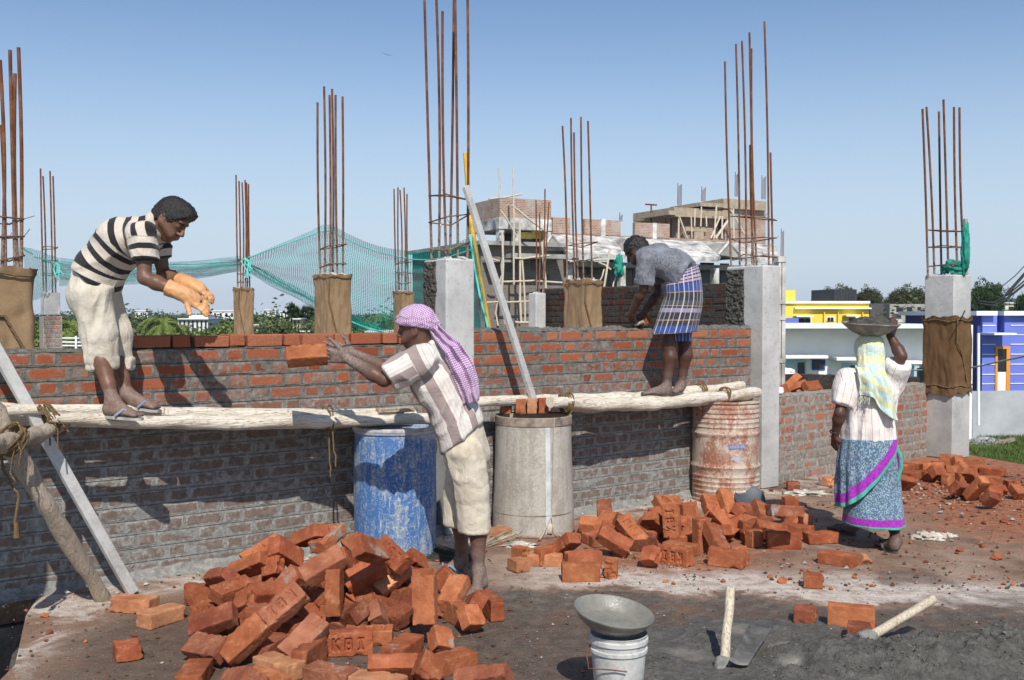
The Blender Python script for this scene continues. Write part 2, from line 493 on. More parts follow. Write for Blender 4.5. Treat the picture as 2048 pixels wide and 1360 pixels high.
    m.rough(m.math('SUBTRACT', 0.92, m.math('ADD', m.math('MULTIPLY', wet, 0.25), m.math('MULTIPLY', puddle, 0.35))))
    h = m.math('ADD', m.math('ADD', m.math('MULTIPLY', n2, 0.9), m.math('MULTIPLY', n3, 0.55)), m.math('ADD', m.math('MULTIPLY', n4, 0.2), m.math('MULTIPLY', cr, 0.5)))
    m.bump(h, 0.8, 0.03)
    return m.mat
MAT_FLOOR = mat_floor()

def build_floor():
    hole = [G(-260, 1205), G(60, 1205), G(88, 1172), G(120, 1168)]
    hl = W(40, 1100, -0.02)
    pts = [(-3.6, 0.9), (9.0, 0.9), (8.2, 5.2), (5.52, 10.6), (5.16, 11.75), (1.03, 17.6), (-8.4, 10.6), (-4.2, 4.55)]
    # the stair opening at the left, below the slanting pole
    pit = [tuple(G(30, 1330)[:2]), tuple(G(52, 1230)[:2]), tuple(G(84, 1183)[:2]), tuple(W(120, 1100, -0.05)[:2]),
           tuple(W(-260, 1100, -0.05)[:2])]
    ring = [(-3.6, 0.9), (9.0, 0.9), (8.2, 5.2), (5.52, 10.6), (5.16, 11.75), (5.32, 13.5), (3.0, 24.5), (-12.5, 25.0), (-11.0, 9.5), (-6.2, 5.2), pit[4], pit[3], pit[2], pit[1], pit[0], tuple(G(-60, 1420)[:2]), (-3.2, 3.2)]
    mb = MB()
    n = len(ring)
    top = [(x, y, 0.0) for x, y in ring]; bot = [(x, y, -0.16) for x, y in ring]
    mb.add(top + bot, [tuple(range(n)), tuple(range(n, 2 * n))[::-1]] + [(i, n + i, n + (i + 1) % n, (i + 1) % n) for i in range(n)][::1])
    o = mb.build('concrete_floor', MAT_FLOOR, origin=(0, 0, 0))
    bm = bmesh.new(); bm.from_mesh(o.data); bmesh.ops.recalc_face_normals(bm, faces=bm.faces); bm.to_mesh(o.data); bm.free()
    tag(o, kind='structure')
    # storey below: the shaft the opening looks into
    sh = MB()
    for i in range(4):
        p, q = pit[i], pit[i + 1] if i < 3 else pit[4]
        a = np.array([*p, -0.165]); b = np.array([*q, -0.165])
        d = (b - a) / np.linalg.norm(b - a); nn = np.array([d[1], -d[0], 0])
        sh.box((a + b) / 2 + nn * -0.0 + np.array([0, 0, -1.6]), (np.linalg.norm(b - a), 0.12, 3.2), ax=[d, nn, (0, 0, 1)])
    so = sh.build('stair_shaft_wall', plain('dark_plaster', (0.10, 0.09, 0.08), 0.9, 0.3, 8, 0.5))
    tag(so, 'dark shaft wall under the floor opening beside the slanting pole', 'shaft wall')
build_floor()

# ================================================================== brick walls
def brick_wall(name, label, p0, e, length, thick, z0, courses, mats, ch=0.0857, first=0, skip_top=None, top_clean=None,
               lumps=0.02, cap_headers=False, smear=(0.0, 0.1), joint=0.011, proud=0.004, both=False, dirt=None, groove=True, nout=None, rimw=1.0):
    """p0: foot of the front face at u = 0; e: unit vector along the wall; front face looks along n"""
    e = np.array([e[0], e[1], 0.0]); n = np.array([e[1], -e[0], 0.0]); up = np.array([0, 0, 1.0])
    ax = [e, n, up]; p0 = np.array([p0[0], p0[1], 0.0])
    mb = MB()
    Lb, Hb = 0.232, 0.110
    per = Lb + Hb + 2 * 0.0135
    if first is None: first = 0
    for i in range(courses):
        zc = z0 + i * ch
        u0, u1 = 0.0, length
        if skip_top and i >= courses - skip_top[0]: u0 = skip_top[1]
        clean = top_clean is not None and i == courses - 1
        # mortar body of the course, with a struck groove under each bed joint
        if not clean:
            g = 0.004 if groove else 0.0
            mb.box(p0 + e * (u0 + u1) / 2 - n * (thick / 2) + up * (zc + (ch - g) / 2), (u1 - u0, thick, ch - g - 0.0005), ax, 0)
            if groove: mb.box(p0 + e * (u0 + u1) / 2 - n * (thick / 2) + up * (zc + ch - g / 2 - 0.001), (u1 - u0 - 0.004, thick - 0.022, 0.008), ax, 0)
        u = u0 - (((i + first) % 2) * per / 2 + 0.06) + RNG.uniform(-0.012, 0.012)
        k = 0
        if clean: u = u0
        while u < u1:
            L = (Lb if k % 2 == 0 else Hb) + RNG.normal(0, 0.004); k += 1
            if cap_headers and i == courses - 1: L = 0.075 + RNG.normal(0, 0.003)
            a, b = max(u, u0), min(u + L, u1)
            if b - a > 0.03:
                h = 0.075 + RNG.normal(0, 0.0025)
                tone = float(np.clip(RNG.normal(0.55, 0.24), 0, 1)); sm = float(RNG.uniform(*smear))
                if dirt: sm += dirt((a + b) / 2, zc)
                if i == courses - 1 and lumps > 0.025: sm -= 0.22; tone = min(1.0, tone + 0.3)
                if clean:
                    dz = 0.006 + RNG.uniform(0, 0.004); dep = RNG.uniform(-0.008, 0.010)
                    t = RNG.normal(0, 0.018); e2 = e * math.cos(t) + n * math.sin(t); n2 = np.array([e2[1], -e2[0], 0])
                    mb.box(p0 + e * (a + b) / 2 - n * (thick / 2 - dep) + up * (zc + dz + h / 2), (b - a - 0.004, thick - 0.01, h), [e2, n2, up], 1,
                           (float(RNG.uniform(0.62, 1.0)), -0.5, 0, 1), ch=0.006, jit=0.0018)
                else:
                    dp = RNG.uniform(-0.002, proud)
                    c = p0 + e * (a + b) / 2 + n * (dp - 0.015) + up * (zc + 0.006 + h / 2)
                    # front face as a small grid so that the mortar-buttered rim can fade in
                    hw, hh = (b - a) / 2, h / 2
                    us = [-hw, -hw + 0.004, -hw + 0.022, hw - 0.022, hw - 0.004, hw] if hw > 0.04 else [-hw, -hw + 0.004, 0, hw - 0.004, hw]
                    vs = [-hh, -hh + 0.004, -hh + 0.018, hh - 0.018, hh - 0.004, hh]
                    V = []; C = []
                    for jv, vv in enumerate(vs):
                        for ju, uu in enumerate(us):
                            eu = ju in (0, len(us) - 1); ev = jv in (0, len(vs) - 1)
                            rim = 1.0 if (ju in (0, 1, len(us) - 2, len(us) - 1) or jv in (0, 1, len(vs) - 2, len(vs) - 1)) else 0.0
                            dd = -0.012 if (eu or ev) else (0.0 if rim else 0.002)
                            V.append(c + e * (uu + RNG.normal(0, 0.0012)) + up * (vv + RNG.normal(0, 0.0012)) + n * (0.015 + dd + RNG.normal(0, 0.0008)))
                            C.append((tone, sm, rim * rimw, 1))
                    w = len(us)
                    mb.add(V, [(q*w+r, q*w+r+1, (q+1)*w+r+1, (q+1)*w+r) for q in range(len(vs)-1) for r in range(w-1)], 1, C)
                    if both:
                        mb.box(p0 + e * (a + b) / 2 - n * (thick - 0.01) + up * (zc + 0.006 + h / 2), (b - a, 0.03, h), ax, 1, (tone, sm, 0, 1))
            u += L + (joint + RNG.uniform(0, 0.006) if not clean else RNG.uniform(0.006, 0.022))
    # rough mortar bed on top
    if lumps:
        zt = z0 + courses * ch
        def bed(ua, ub, zb, amp):
            nu = max(8, int((ub - ua) / 0.02)); nv = 10
            def fn(a, b):
                q = p0 + e * (ua + (ub - ua) * a) - n * (thick * b * 1.02 - thick * 0.01)
                edge = min(b, 1 - b, 1) * 2
                hgt = amp * (0.3 + 1.3 * abs(noise.noise(Vector(q) * 9)) + 0.8 * abs(noise.noise(Vector(q) * 27))) * min(1, edge * 3)
                return q + up * (zb - 0.004 + hgt) + n * 0.012 * noise.noise(Vector(q) * 20)
            mb.grid(fn, nu, nv, 2)
        if skip_top: bed(0, skip_top[1], zt - skip_top[0] * ch, lumps); 
        if top_clean is None: bed(skip_top[1] if skip_top else 0, length, zt, lumps)
        else: bed(skip_top[1] if skip_top else 0, length, zt - ch, lumps * 0.55)
    o = mb.build(name, mats, smooth=None)
    tag(o, label, 'brick wall')
    return o

def along(px, d=0.0):                   # distance along the main wall from X = 0
    return W(px, 628, d)[0] / WC
uL, uC0, uC1, uR = along(-230), along(862), along(935), along(1502)
wp0 = np.array([0, W0, 0])
ZB = 0.0135
def dirt_main(u, z): return 0.0
brick_wall('brick_wall', 'long red brick wall behind the bending man, fresh loose bricks along its top', wp0 + WE * uL, WE, uC0 - uL, 0.23, ZB, 17,
           [MAT_MORT, MAT_WALL, MAT_WETMORT], skip_top=(1, along(266) - uL), top_clean=True, lumps=0.02, dirt=dirt_main, smear=(-0.04, 0.14))
brick_wall('brick_wall', 'red brick wall between two concrete columns, man in checked cloth working over it', wp0 + WE * uC1, WE, uR - uC1, 0.23, ZB, 17,
           [MAT_MORT, MAT_WALL, MAT_WETMORT], lumps=0.028, dirt=dirt_main, smear=(-0.04, 0.14), first=1)
# fillet of mortar along the foot of the wall
mb = MB()
def fil(a, b):
    u = uL + (uR - uL) * a
    q = wp0 + WE * u + WN * (0.10 * b) + np.array([0, 0, 0.06 * (1 - b) ** 2 - 0.003])
    k = noise.noise(Vector(q) * 7) * 0.018 + noise.noise(Vector(q) * 25) * 0.008
    return q + np.array([0, 0, max(0, k) * (1 - b)]) + WN * k * 0.7
mb.grid(fil, 320, 6, 0)
tag(mb.build('mortar_fillet', MAT_MORT, smooth=60), 'grey mortar fillet running along the foot of the long wall', 'mortar fillet')

# right-hand low wall, from the right column to the sacking-wrapped column
w2a = G(1545, 968); w2b = G(1893, 906)
w2e = (w2b - w2a)[:2]; w2L = float(np.linalg.norm(w2e)); w2e = w2e / w2L
def dirt2(u, z): return 0.10 * (0.6 - z)
brick_wall('brick_wall', 'low grey-washed brick wall with an upright brick cap behind the walking woman', w2a, w2e, w2L, 0.23, 0.0, 9, [MAT_MORT2, MAT_WALL2, MAT_MORT2],
           ch=0.091, cap_headers=True, lumps=0.012, dirt=dirt2, smear=(-0.02, 0.12), groove=False, rimw=0.85)
# low wall further back
w3a = P(1535, 748, 14.0); w3b = P(1836, 756.5, 13.1)
w3e = (w3b - w3a)[:2]; w3L = float(np.linalg.norm(w3e)); w3e = w3e / w3L
brick_wall('brick_wall', 'dark low brick wall seen over the top of the grey-washed wall', [*w3a[:2], 0], w3e, w3L, 0.23, -0.1, 10, [MAT_MORT3, MAT_WALL3, MAT_MORT3],
           ch=0.088, cap_headers=True, lumps=0.01, groove=False)
# dark cross wall behind the man in the checked cloth
w4a = P(1078, 580, 16.4); w4b = P(1500, 566, 13.0)
w4e = (w4b - w4a)[:2]; w4L = float(np.linalg.norm(w4e)); w4e = w4e / w4L
brick_wall('brick_wall', 'dark weathered cross wall behind the man in the checked cloth', [*w4a[:2], 0], w4e, w4L, 0.23, 0.0, 23, [MAT_MORT3, MAT_WALL3, MAT_MORT3],
           ch=0.0865, lumps=0.02, groove=True, proud=0.012, smear=(-0.05, 0.15))

# ================================================================== columns with starter bars
def inter_x(px, a2, e2):                # on the 2D line a2 + t e2, the point seen at column px
    k = (px - 1024) / FPX * math.cos(PITCH)       # X = k' * depth; depth ~ Y (pitch is tiny)
    k = (px - 1024) / FPX
    t = (k * a2[1] - a2[0]) / (e2[0] - k * e2[1])
    return a2 + t * e2, t

def column(label, xl, xc, xr, Y, ytop, bars, stir, rbar=0.0098, zbot=0.0, wrap=None, patch=None, zt=None, brickfoot=None, e=WE, bsize=None):
    e2 = e[:2]; b2 = -np.array([e2[1], -e2[0]])
    A = P(xc, 628, Y)[:2]
    _, a = inter_x(xr, A, e2)
    _, b = inter_x(xl, A, b2)
    if bsize: a, b = bsize
    a = min(max(a, 0.15), 0.6); b = min(max(b, 0.15), 0.6)
    if zt is None: zt = P(xc, ytop, Y)[2]
    ctr = A + e2 * a / 2 + b2 * b / 2
    base = np.array([*ctr, zbot])
    t = thing('concrete_column', base, label, 'column', 'concrete columns with starter bars')
    ax = [np.array([*e2, 0]), np.array([*-b2, 0]), np.array([0, 0, 1])]
    mb = MB()
    if brickfoot:
        mb.box(np.array([*ctr, (brickfoot + zt) / 2]), (a, b, zt - brickfoot), ax, 0, ch=0.012)
    else:
        mb.box(np.array([*ctr, (zbot + zt) / 2]), (a, b, zt - zbot), ax, 0, ch=0.012)
    # crumbs of concrete round the bars
    for _ in range(7):
        q = ctr + e2 * RNG.uniform(-a, a) * 0.42 + b2 * RNG.uniform(-b, b) * 0.42
        mb.box(np.array([*q, zt]), (0.05, 0.045, 0.03), ax, 0, ch=0.012, jit=0.006)
    mb.build('shaft', MAT_CONC, t)
    if brickfoot:
        f = MB()
        zz = zbot; i = 0
        while zz < brickfoot - 0.04:
            f.box(np.array([*ctr, zz + 0.043]), (a + 0.05, b + 0.03, 0.0865), ax, 0)
            for q, w in (((-0.27, 0.53) if i % 2 else (-0.4, 0.28)), ((0.27, 0.4) if i % 2 else (0.17, 0.72))):
                f.box(np.array([*(ctr + e2 * q * a), zz + 0.043]), (a * w, b + 0.046, 0.068), ax, 1, (RNG.uniform(0.2, 0.8), 0.1, 0, 1), ch=0.006)
            zz += 0.0865; i += 1
        f.build('brick_footing', [MAT_MORT2, MAT_WALL2], t)
    r_in = 0.045
    first = True
    for k, (xt, yt, xb) in enumerate(bars):
        best = None
        order = (0, 1, 0.5) if k % 2 == 0 else (1, 0, 0.5)
        for o_ in order:
            o2 = r_in + (b - 2 * r_in) * o_
            q, tt = inter_x(xb, A + b2 * o2, e2)
            miss = max(0, r_in - tt, tt - (a - r_in))
            if best is None or miss < best[0] - 1e-6: best = (miss, q, o2)
        q = best[1]
        q = q if best[0] < 0.1 else ctr + (q - ctr) * 0.5
        top = P(xt, yt, q[1])
        bot = np.array([*q, zt - 0.02])
        m_ = MB()
        N = 7
        bend = RNG.normal(0, 0.012, 2)
        pts = []; 
        for i in range(N + 1):
            f_ = i / N
            p = bot * (1 - f_) + top * f_ + np.array([*(bend * math.sin(math.pi * f_)), 0])
            pts.append(p)
        m_.tube(pts, rbar, 7, 0)
        m_.c = [(0.5, max(0.0, 1.0 - (v[2] - zt) / 0.45) * 0.8, 0, 1) for v in m_.v]
        m_.build('rebar', MAT_RUST, t, smooth=80)
    for ys in stir:
        z = P(xc, ys, Y + b / 2)[2]
        m_ = MB()
        ii = r_in - 0.018
        cs = [ctr + e2 * sx * (a / 2 - ii) + b2 * sy * (b / 2 - ii) for sx, sy in ((-1, -1), (1, -1), (1, 1), (-1, 1), (-1, -1))]
        tl = RNG.normal(0, 0.02, 5)
        m_.tube([np.array([*c, z + tl[i % 4]]) for i, c in enumerate(cs)], rbar * 0.55, 6, 0, col=(0.5, 0.35, 0, 1))
        # tie wire ends
        for i in (0, 1, 2):
            c = np.array([*cs[i], z + tl[i]])
            m_.tube([c, c + np.array([*RNG.normal(0, 0.03, 2), RNG.uniform(0.0, 0.05)])], rbar * 0.2, 4, 0)
        m_.build('stirrup', MAT_RUST, t, smooth=80)
    if wrap:
        z0w, z1w, mat, seed, rag = wrap
        m_ = MB()
        per = [(-a/2, -b/2, a), (a/2, -b/2, b), (a/2, b/2, a), (-a/2, b/2, b)]
        tot = 2 * (a + b); NU, NV = 96, 44
        def fn(u, v):
            s = (u % 1.0) * tot
            if s < a: q = (-a/2 + s, -b/2); nn = (0, -1)
            elif s < a + b: q = (a/2, -b/2 + s - a); nn = (1, 0)
            elif s < 2 * a + b: q = (a/2 - (s - a - b), b/2); nn = (0, 1)
            else: q = (-a/2, b/2 - (s - 2 * a - b)); nn = (-1, 0)
            cr = math.hypot(q[0] / (a / 2), q[1] / (b / 2))
            nv = np.array([q[0] * (1.6 / a), q[1] * (1.6 / b)]) * 0.5 + np.array(nn); nv /= np.linalg.norm(nv)
            zz = z0w + (z1w - z0w) * v
            ang = 2 * math.pi * (u % 1.0)
            sx, sy = math.cos(ang), math.sin(ang)
            pv = Vector((sx * 1.3 + seed, sy * 1.3, zz * 1.8))
            wr = 0.014 * noise.noise(pv * 2.2) + 0.010 * noise.noise(Vector((sx * 6 + seed, sy * 6 + zz * 5, zz * 3)))
            wr += 0.012 * abs(noise.noise(Vector((sx * 3 + zz * 2.5 + seed, sy * 3, zz * 7))))
            endf = max(0, 1 - v / 0.14) + max(0, 1 - (1 - v) / 0.10)
            wr += rag * endf * (0.010 + 0.018 * abs(noise.noise(Vector((sx * 9 + seed, sy * 9, zz * 16)))))
            off = 0.016 + max(-0.012, wr)
            zz += rag * (0.030 * noise.noise(Vector((sx * 2.5 + seed, sy * 2.5, 5))) * (1 if v > 0.9 else 0) + 0.035 * noise.noise(Vector((sx * 3, sy * 3 + seed, 9))) * (1 if v < 0.1 else 0))
            xx, yy = q[0] + nv[0] * off, q[1] + nv[1] * off
            return np.array([*(ctr + e2 * xx + b2 * yy), zz])
        m_.grid(fn, NU, NV, 0)
        # a loose hem folded over at the top
        m_.build('sackcloth_wrap', mat, t, smooth=70)
        m_ = MB()
        for zz in (z0w + 0.10 * (z1w - z0w), z1w - 0.04):
            ring = []
            for i in range(25):
                u = i / 24; p = fn(u, (zz - z0w) / (z1w - z0w)); p = np.array([*(ctr + (p[:2] - ctr) * 1.045), zz + 0.012 * math.sin(i * 1.3)])
                ring.append(p)
            m_.tube(ring, 0.006, 5, 0, cap=False)
        e_ = fn(0.02, 0.97); m_.tube([e_ + np.array([-0.012, -0.02, 0]), e_ + np.array([-0.02, -0.03, -0.25]), fn(0.1, 0.5) + np.array([-0.006, -0.02, 0]), fn(0.16, 0.16) + np.array([0, -0.02, 0])], 0.009, 5, 0)
        m_.build('tie_rope', MAT_ROPE, t, smooth=80)
    if patch:
        u0, u1, zlo, zhi, seed = patch       # rough cement on the face looking left
        m_ = MB()
        def fp(u, v):
            dep = (u0 + (u1 - u0) * u) * b
            zz = zlo + (zhi - zlo) * v
            q = A + b2 * dep
            p = np.array([*q, zz])
            edge = 0.035 * noise.noise(Vector((seed, zz * 7, 0))) if u < 0.02 else 0.0
            k = max(0, 0.006 + 0.016 * noise.noise(Vector(p) * 30) + 0.012 * noise.noise(Vector(p) * 60))
            if u < 0.02 or u > 0.98 or v < 0.01 or v > 0.99: k = -0.01
            return p - np.array([*e2, 0]) * (0.004 + k) + np.array([*b2, 0]) * edge
        m_.grid(fp, 24, 150, 0)
        m_.build('cement_patch', MAT_GROUT, t)
    return t, ctr, a, b, zt

YF = W(893, 628, 0.10)[1]
COL_FRONT = column('bright grey concrete column in the middle with a long metal bar leaning on it', 848, 893, 950, YF, 516,
       [(849, 1, 864), (872, -22, 878), (885, 23, 893), (908, -24, 900), (910, -10, 916), (935, -30, 935)], (395, 440, 498),
       patch=(0.45, 1.0, 0.05, 2.0, 3))
YR = W(1527, 628, 0.13)[1]
column('bright grey concrete column with many tall bars beside the rusty barrel', 1450, 1527, 1555, YR, 530,
       [(1450, 123, 1462), (1472, 88, 1479), (1484, 82, 1492), (1499, 65, 1504), (1503, 97, 1513), (1529, 43, 1537), (1541, 305, 1546), (1500, 290, 1508)], (438, 478, 512),
       patch=(0.5, 1.0, 1.42, 2.02, 8), bsize=(0.235, 0.45))
column('grey concrete column with dark brown sacking tied round its middle', 1848, 1908, 1942, 11.2, 549,
       [(1845, 218, 1855), (1853, 214, 1868), (1878, 223, 1882), (1887, 199, 1896), (1908, 214, 1914), (1919, 215, 1928)], (460, 494, 530), rbar=0.0125,
       wrap=(0.72, 1.57, MAT_BURLAPD, 2.0, 1.2))
column('wide column wrapped in pale sacking at the left edge of the site', -75, -48, 62, 5.85, 541,
       [(0, 120, 5), (3, 250, 12), (20, 100, 32), (30, 147, 37), (37, 95, 43), (-8, 60, -4)], (443, 478, 520), rbar=0.0105, wrap=(1.30, 1.87, MAT_BURLAP, 5.0, 1.0))
column('column wrapped in pale sacking before the peak of the green net', 632, 657, 700, 11.4, 547,
       [(635, 205, 641), (648, 173, 650), (659, 190, 661), (664, 178, 666), (671, 190, 675), (685, 193, 686)], (492, 530), rbar=0.013, wrap=(0.6, 2.05, MAT_BURLAP, 9.0, 1.0))
column('thin sack-wrapped column where the green net is tied in a bunch', 470, 478, 505, 17.0, 577,
       [(472, 350, 476), (478, 362, 482), (484, 365, 486), (490, 360, 491), (493, 365, 495), (497, 368, 500)], (520, 545, 563), rbar=0.013, wrap=(0.6, 2.04, MAT_BURLAP, 14.0, 1.2))
column('short sack-wrapped column behind the head of the man in the purple headcloth', 788, 801, 827, 19.1, 582,
       [(788, 378, 792), (796, 375, 798), (800, 380, 803), (808, 375, 811), (814, 388, 817)], (523, 545, 566), rbar=0.014, wrap=(0.8, 2.03, MAT_BURLAP, 20.0, 0.8))
column('slim bare column on a grey brick footing left of the bending man', 83, 88, 118, 20.0, 585,
       [(81, 337, 88), (86, 352, 93), (100, 342, 106), (106, 352, 112)], (495, 522, 548), rbar=0.016, brickfoot=1.58, bsize=(0.3, 0.3))
column('sack-wrapped column standing before the dark cross wall', 1130, 1168, 1201, 12.65, 558,
       [(1125, 252, 1134), (1142, 236, 1150), (1148, 265, 1156), (1162, 234, 1167), (1176, 242, 1184)], (488, 520), rbar=0.012, wrap=(0.7, 2.02, MAT_BURLAP, 26.0, 1.1))
column('low bare column at the left end of the dark cross wall', 1068, 1072, 1090, 16.0, 586,
       [(1072, 400, 1073), (1079, 425, 1078), (1090, 378, 1085), (1098, 405, 1087)], (560,), rbar=0.011, bsize=(0.2, 0.2))

# ================================================================== scaffolding
def pole(name, label, pts, rads, mat, cat='pole', n=14, seed=0, group=None):
    pts = [np.asarray(p, float) for p in pts]
    # resample smoothly and add the crookedness of a real stem
    M_ = 34; out = []; rr = []
    k = len(pts) - 1
    for i in range(M_ + 1):
        f = i / M_ * k; j = min(int(f), k - 1); t = f - j
        p_1 = pts[max(j - 1, 0)]; p0 = pts[j]; p1 = pts[j + 1]; p2 = pts[min(j + 2, k)]
        p = 0.5 * ((2 * p0) + (-p_1 + p1) * t + (2*p_1 - 5*p0 + 4*p1 - p2) * t*t + (-p_1 + 3*p0 - 3*p1 + p2) * t**3)
        r = rads[j] * (1 - t) + rads[j + 1] * t
        q = Vector((seed * 3.1, i * 0.33, 0))
        out.append(p + np.array([noise.noise(q), noise.noise(q + Vector((9, 0, 0))), noise.noise(q + Vector((0, 0, 7)))]) * r * 0.30)
        rr.append(r * (1 + 0.22 * noise.noise(Vector((seed, i * 0.6, 4))) + 0.10 * noise.noise(Vector((seed, i * 1.7, 1)))))
    rr[0] *= 0.93; rr[-1] *= 0.93
    mb = MB(); mb.tube(out, rr, n, 0, wob=0.10)
    o = mb.build(name, mat, smooth=55)
    return tag(o, label, cat, group)

gp = 'scaffold poles along the wall'
def Wp(x, y, d): return W(x, y, d)
pole('scaffold_pole', 'front peeled pole that the bending man stands on, resting on the blue barrel', [Wp(98, 834, .44), Wp(260, 842, .44), Wp(450, 846, .44), Wp(640, 842, .44), Wp(872, 838, .44)],
     [.032, .036, .042, .040, .034], MAT_POLE, seed=1, group=gp)
pole('scaffold_pole', 'back peeled pole next to the wall under the bending man', [Wp(-200, 812, .34), Wp(0, 818, .34), Wp(240, 822, .34), Wp(500, 828, .34), Wp(806, 824, .34)],
     [.032, .032, .034, .034, .030], MAT_POLE, seed=2, group=gp)
pole('scaffold_pole', 'middle peeled pole squeezed between the other two above the blue barrel', [Wp(330, 824, .40), Wp(500, 829, .40), Wp(700, 831, .40), Wp(800, 829, .40)],
     [.030, .034, .034, .030], MAT_POLE, seed=6, group=gp)
pole('scaffold_pole', 'thick peeled front pole under the barefoot man, resting on the rusty barrel', [Wp(1100, 806, .42), Wp(1190, 808, .40), Wp(1300, 808, .36), Wp(1400, 797, .33), Wp(1517, 785, .30)],
     [.044, .050, .056, .048, .044], MAT_POLE, seed=3, group=gp)
pole('scaffold_pole', 'crooked back pole between the wall and the barefoot man', [Wp(948, 804, .2), Wp(1080, 800, .2), Wp(1230, 797, .2), Wp(1350, 786, .2), Wp(1486, 772, .2)],
     [.040, .038, .050, .044, .040], MAT_POLE, seed=4, group=gp)
pole('scaffold_pole', 'grey pole lashed across the planks at the far left', [Wp(130, 846, .22), Wp(60, 872, .62), Wp(-60, 905, 1.15)], [.040, .044, .046], MAT_PROP, seed=5, group=gp)
pole('prop_pole', 'slanting grey wooden prop standing on the floor at the far left', [G(208, 1200), P(105, 1030, 5.30), P(-10, 832, 5.02), P(-70, 730, 4.95)], [.040, .046, .050, .048], MAT_PROP, seed=7)
pole('scaffold_pole', 'hidden inner pole close against the wall under the bending man', [Wp(-200, 816, .20), Wp(0, 824, .20), Wp(300, 832, .20), Wp(600, 836, .20), Wp(830, 834, .20)], [.05] * 5, MAT_POLE, seed=8, group=gp)
pole('scaffold_pole', 'inner pole touching the wall low behind the bending man', [Wp(-200, 826, .08), Wp(0, 834, .08), Wp(300, 842, .08), Wp(600, 844, .08), Wp(830, 840, .08)], [.045] * 5, MAT_POLE, seed=9, group=gp)
pole('scaffold_pole', 'inner pole low between the wall and the thick pole under the barefoot man', [Wp(1100, 812, .29), Wp(1190, 812, .29), Wp(1300, 808, .28), Wp(1400, 800, .27), Wp(1500, 790, .26)], [.045] * 5, MAT_POLE, seed=10, group=gp)
pole('scaffold_pole', 'inner pole touching the wall behind the barefoot man', [Wp(1100, 812, .08), Wp(1190, 812, .08), Wp(1300, 806, .08), Wp(1400, 798, .08), Wp(1478, 790, .08)], [.045] * 5, MAT_POLE, seed=11, group=gp)
# short scrap of plank on the pole end, and blocks between pole and barrel
mb = MB(); c_ = Wp(790, 826, .42); mb.box(c_ + np.array([0, 0, 0.02]), (0.26, 0.07, 0.03), [WE, WN, (0, 0, 1)], 0, ch=0.006, jit=0.004)
tag(mb.build('wood_offcut', MAT_PROP), 'grey wood offcut lying on the pole ends above the blue barrel', 'wood offcut')

def lashing(label, at, axis, r, turns=5, w=0.012, tails=2, cross=None, sx=1.0):
    mb = MB()
    u, v, d = frame_of(axis)
    for k in range(turns):
        pts = []
        s0 = (k - turns / 2) * w * 1.25
        tilt = RNG.normal(0, 0.35)
        for i in range(15):
            a = 2 * math.pi * i / 14
            rr = r * (1 + 0.05 * RNG.normal())
            pts.append(at + d * (s0 + tilt * 0.03 * math.sin(a)) * sx + rr * (math.cos(a) * u + math.sin(a) * v * 1.15))
        mb.tube(pts, w * 0.62, 6, 0, cap=False)
    for k in range(tails):
        p = at + u * RNG.normal(0, r * 0.3) + WN * r * 0.9
        pts = [p]
        L = RNG.uniform(0.08, 0.2)
        for i in range(5): pts.append(pts[-1] + np.array([RNG.normal(0, .012), RNG.normal(0, .008), -L / 5]))
        mb.tube(pts, w * 0.5, 5, 0)
    o = mb.build('rope_lashing', MAT_ROPE, smooth=80)
    return tag(o, label, 'rope', 'coir rope lashings')
lashing('coil of brown rope tying the poles at the far left end', Wp(104, 832, .40), WE + np.array([0, 0, .5]), .066, 6, .009, 3)
lashing('brown rope binding the grey cross pole to the slanting prop', P(25, 880, 4.98), np.array([.2, .6, -.5]), .066, 6, .009, 2)
lashing('thin rope round the poles above the dangling cord', Wp(656, 834, .40), WE, .062, 2, .007, 0)
lashing('rope ring round the thick pole beside the bricks on the grey barrel', Wp(1133, 806, .39), WE, .064, 4, .012, 1)
lashing('rope ring round the thick pole above the rusty barrel', Wp(1450, 790, .31), WE, .060, 2, .012, 0)
lashing('loose rope twist on the back pole behind the bare feet', Wp(1403, 781, .22), WE, .056, 4, .010, 0)
mb = MB()
p = Wp(656, 838, .46); pts = [p]
for i in range(12): pts.append(pts[-1] + np.array([RNG.normal(0.0015, .005), RNG.normal(0, .003), -0.030]))
mb.tube(pts, 0.006, 5)
pts = [p + np.array([0.02, 0, 0])]
for i in range(9): pts.append(pts[-1] + np.array([RNG.normal(0.0, .005), RNG.normal(0, .003), -0.033]))
mb.tube(pts, 0.006, 5)
tag(mb.build('dangling_cord', MAT_ROPE, smooth=80), 'thin brown cord hanging from the poles left of the blue barrel', 'cord')
mb = MB(); pts = [P(2, 905, 4.95)]
for q in ((6, 940), (22, 968), (38, 990), (34, 1020), (30, 1045), (33, 1068)): pts.append(P(*q, 5.0))
mb.tube(pts, 0.008, 5); mb.tube([P(33, 1045, 5.0), P(34, 1075, 5.0)], [.010, .016], 6)
tag(mb.build('dangling_cord', MAT_ROPE, smooth=80), 'frayed rope end dangling beside the slanting prop', 'cord')

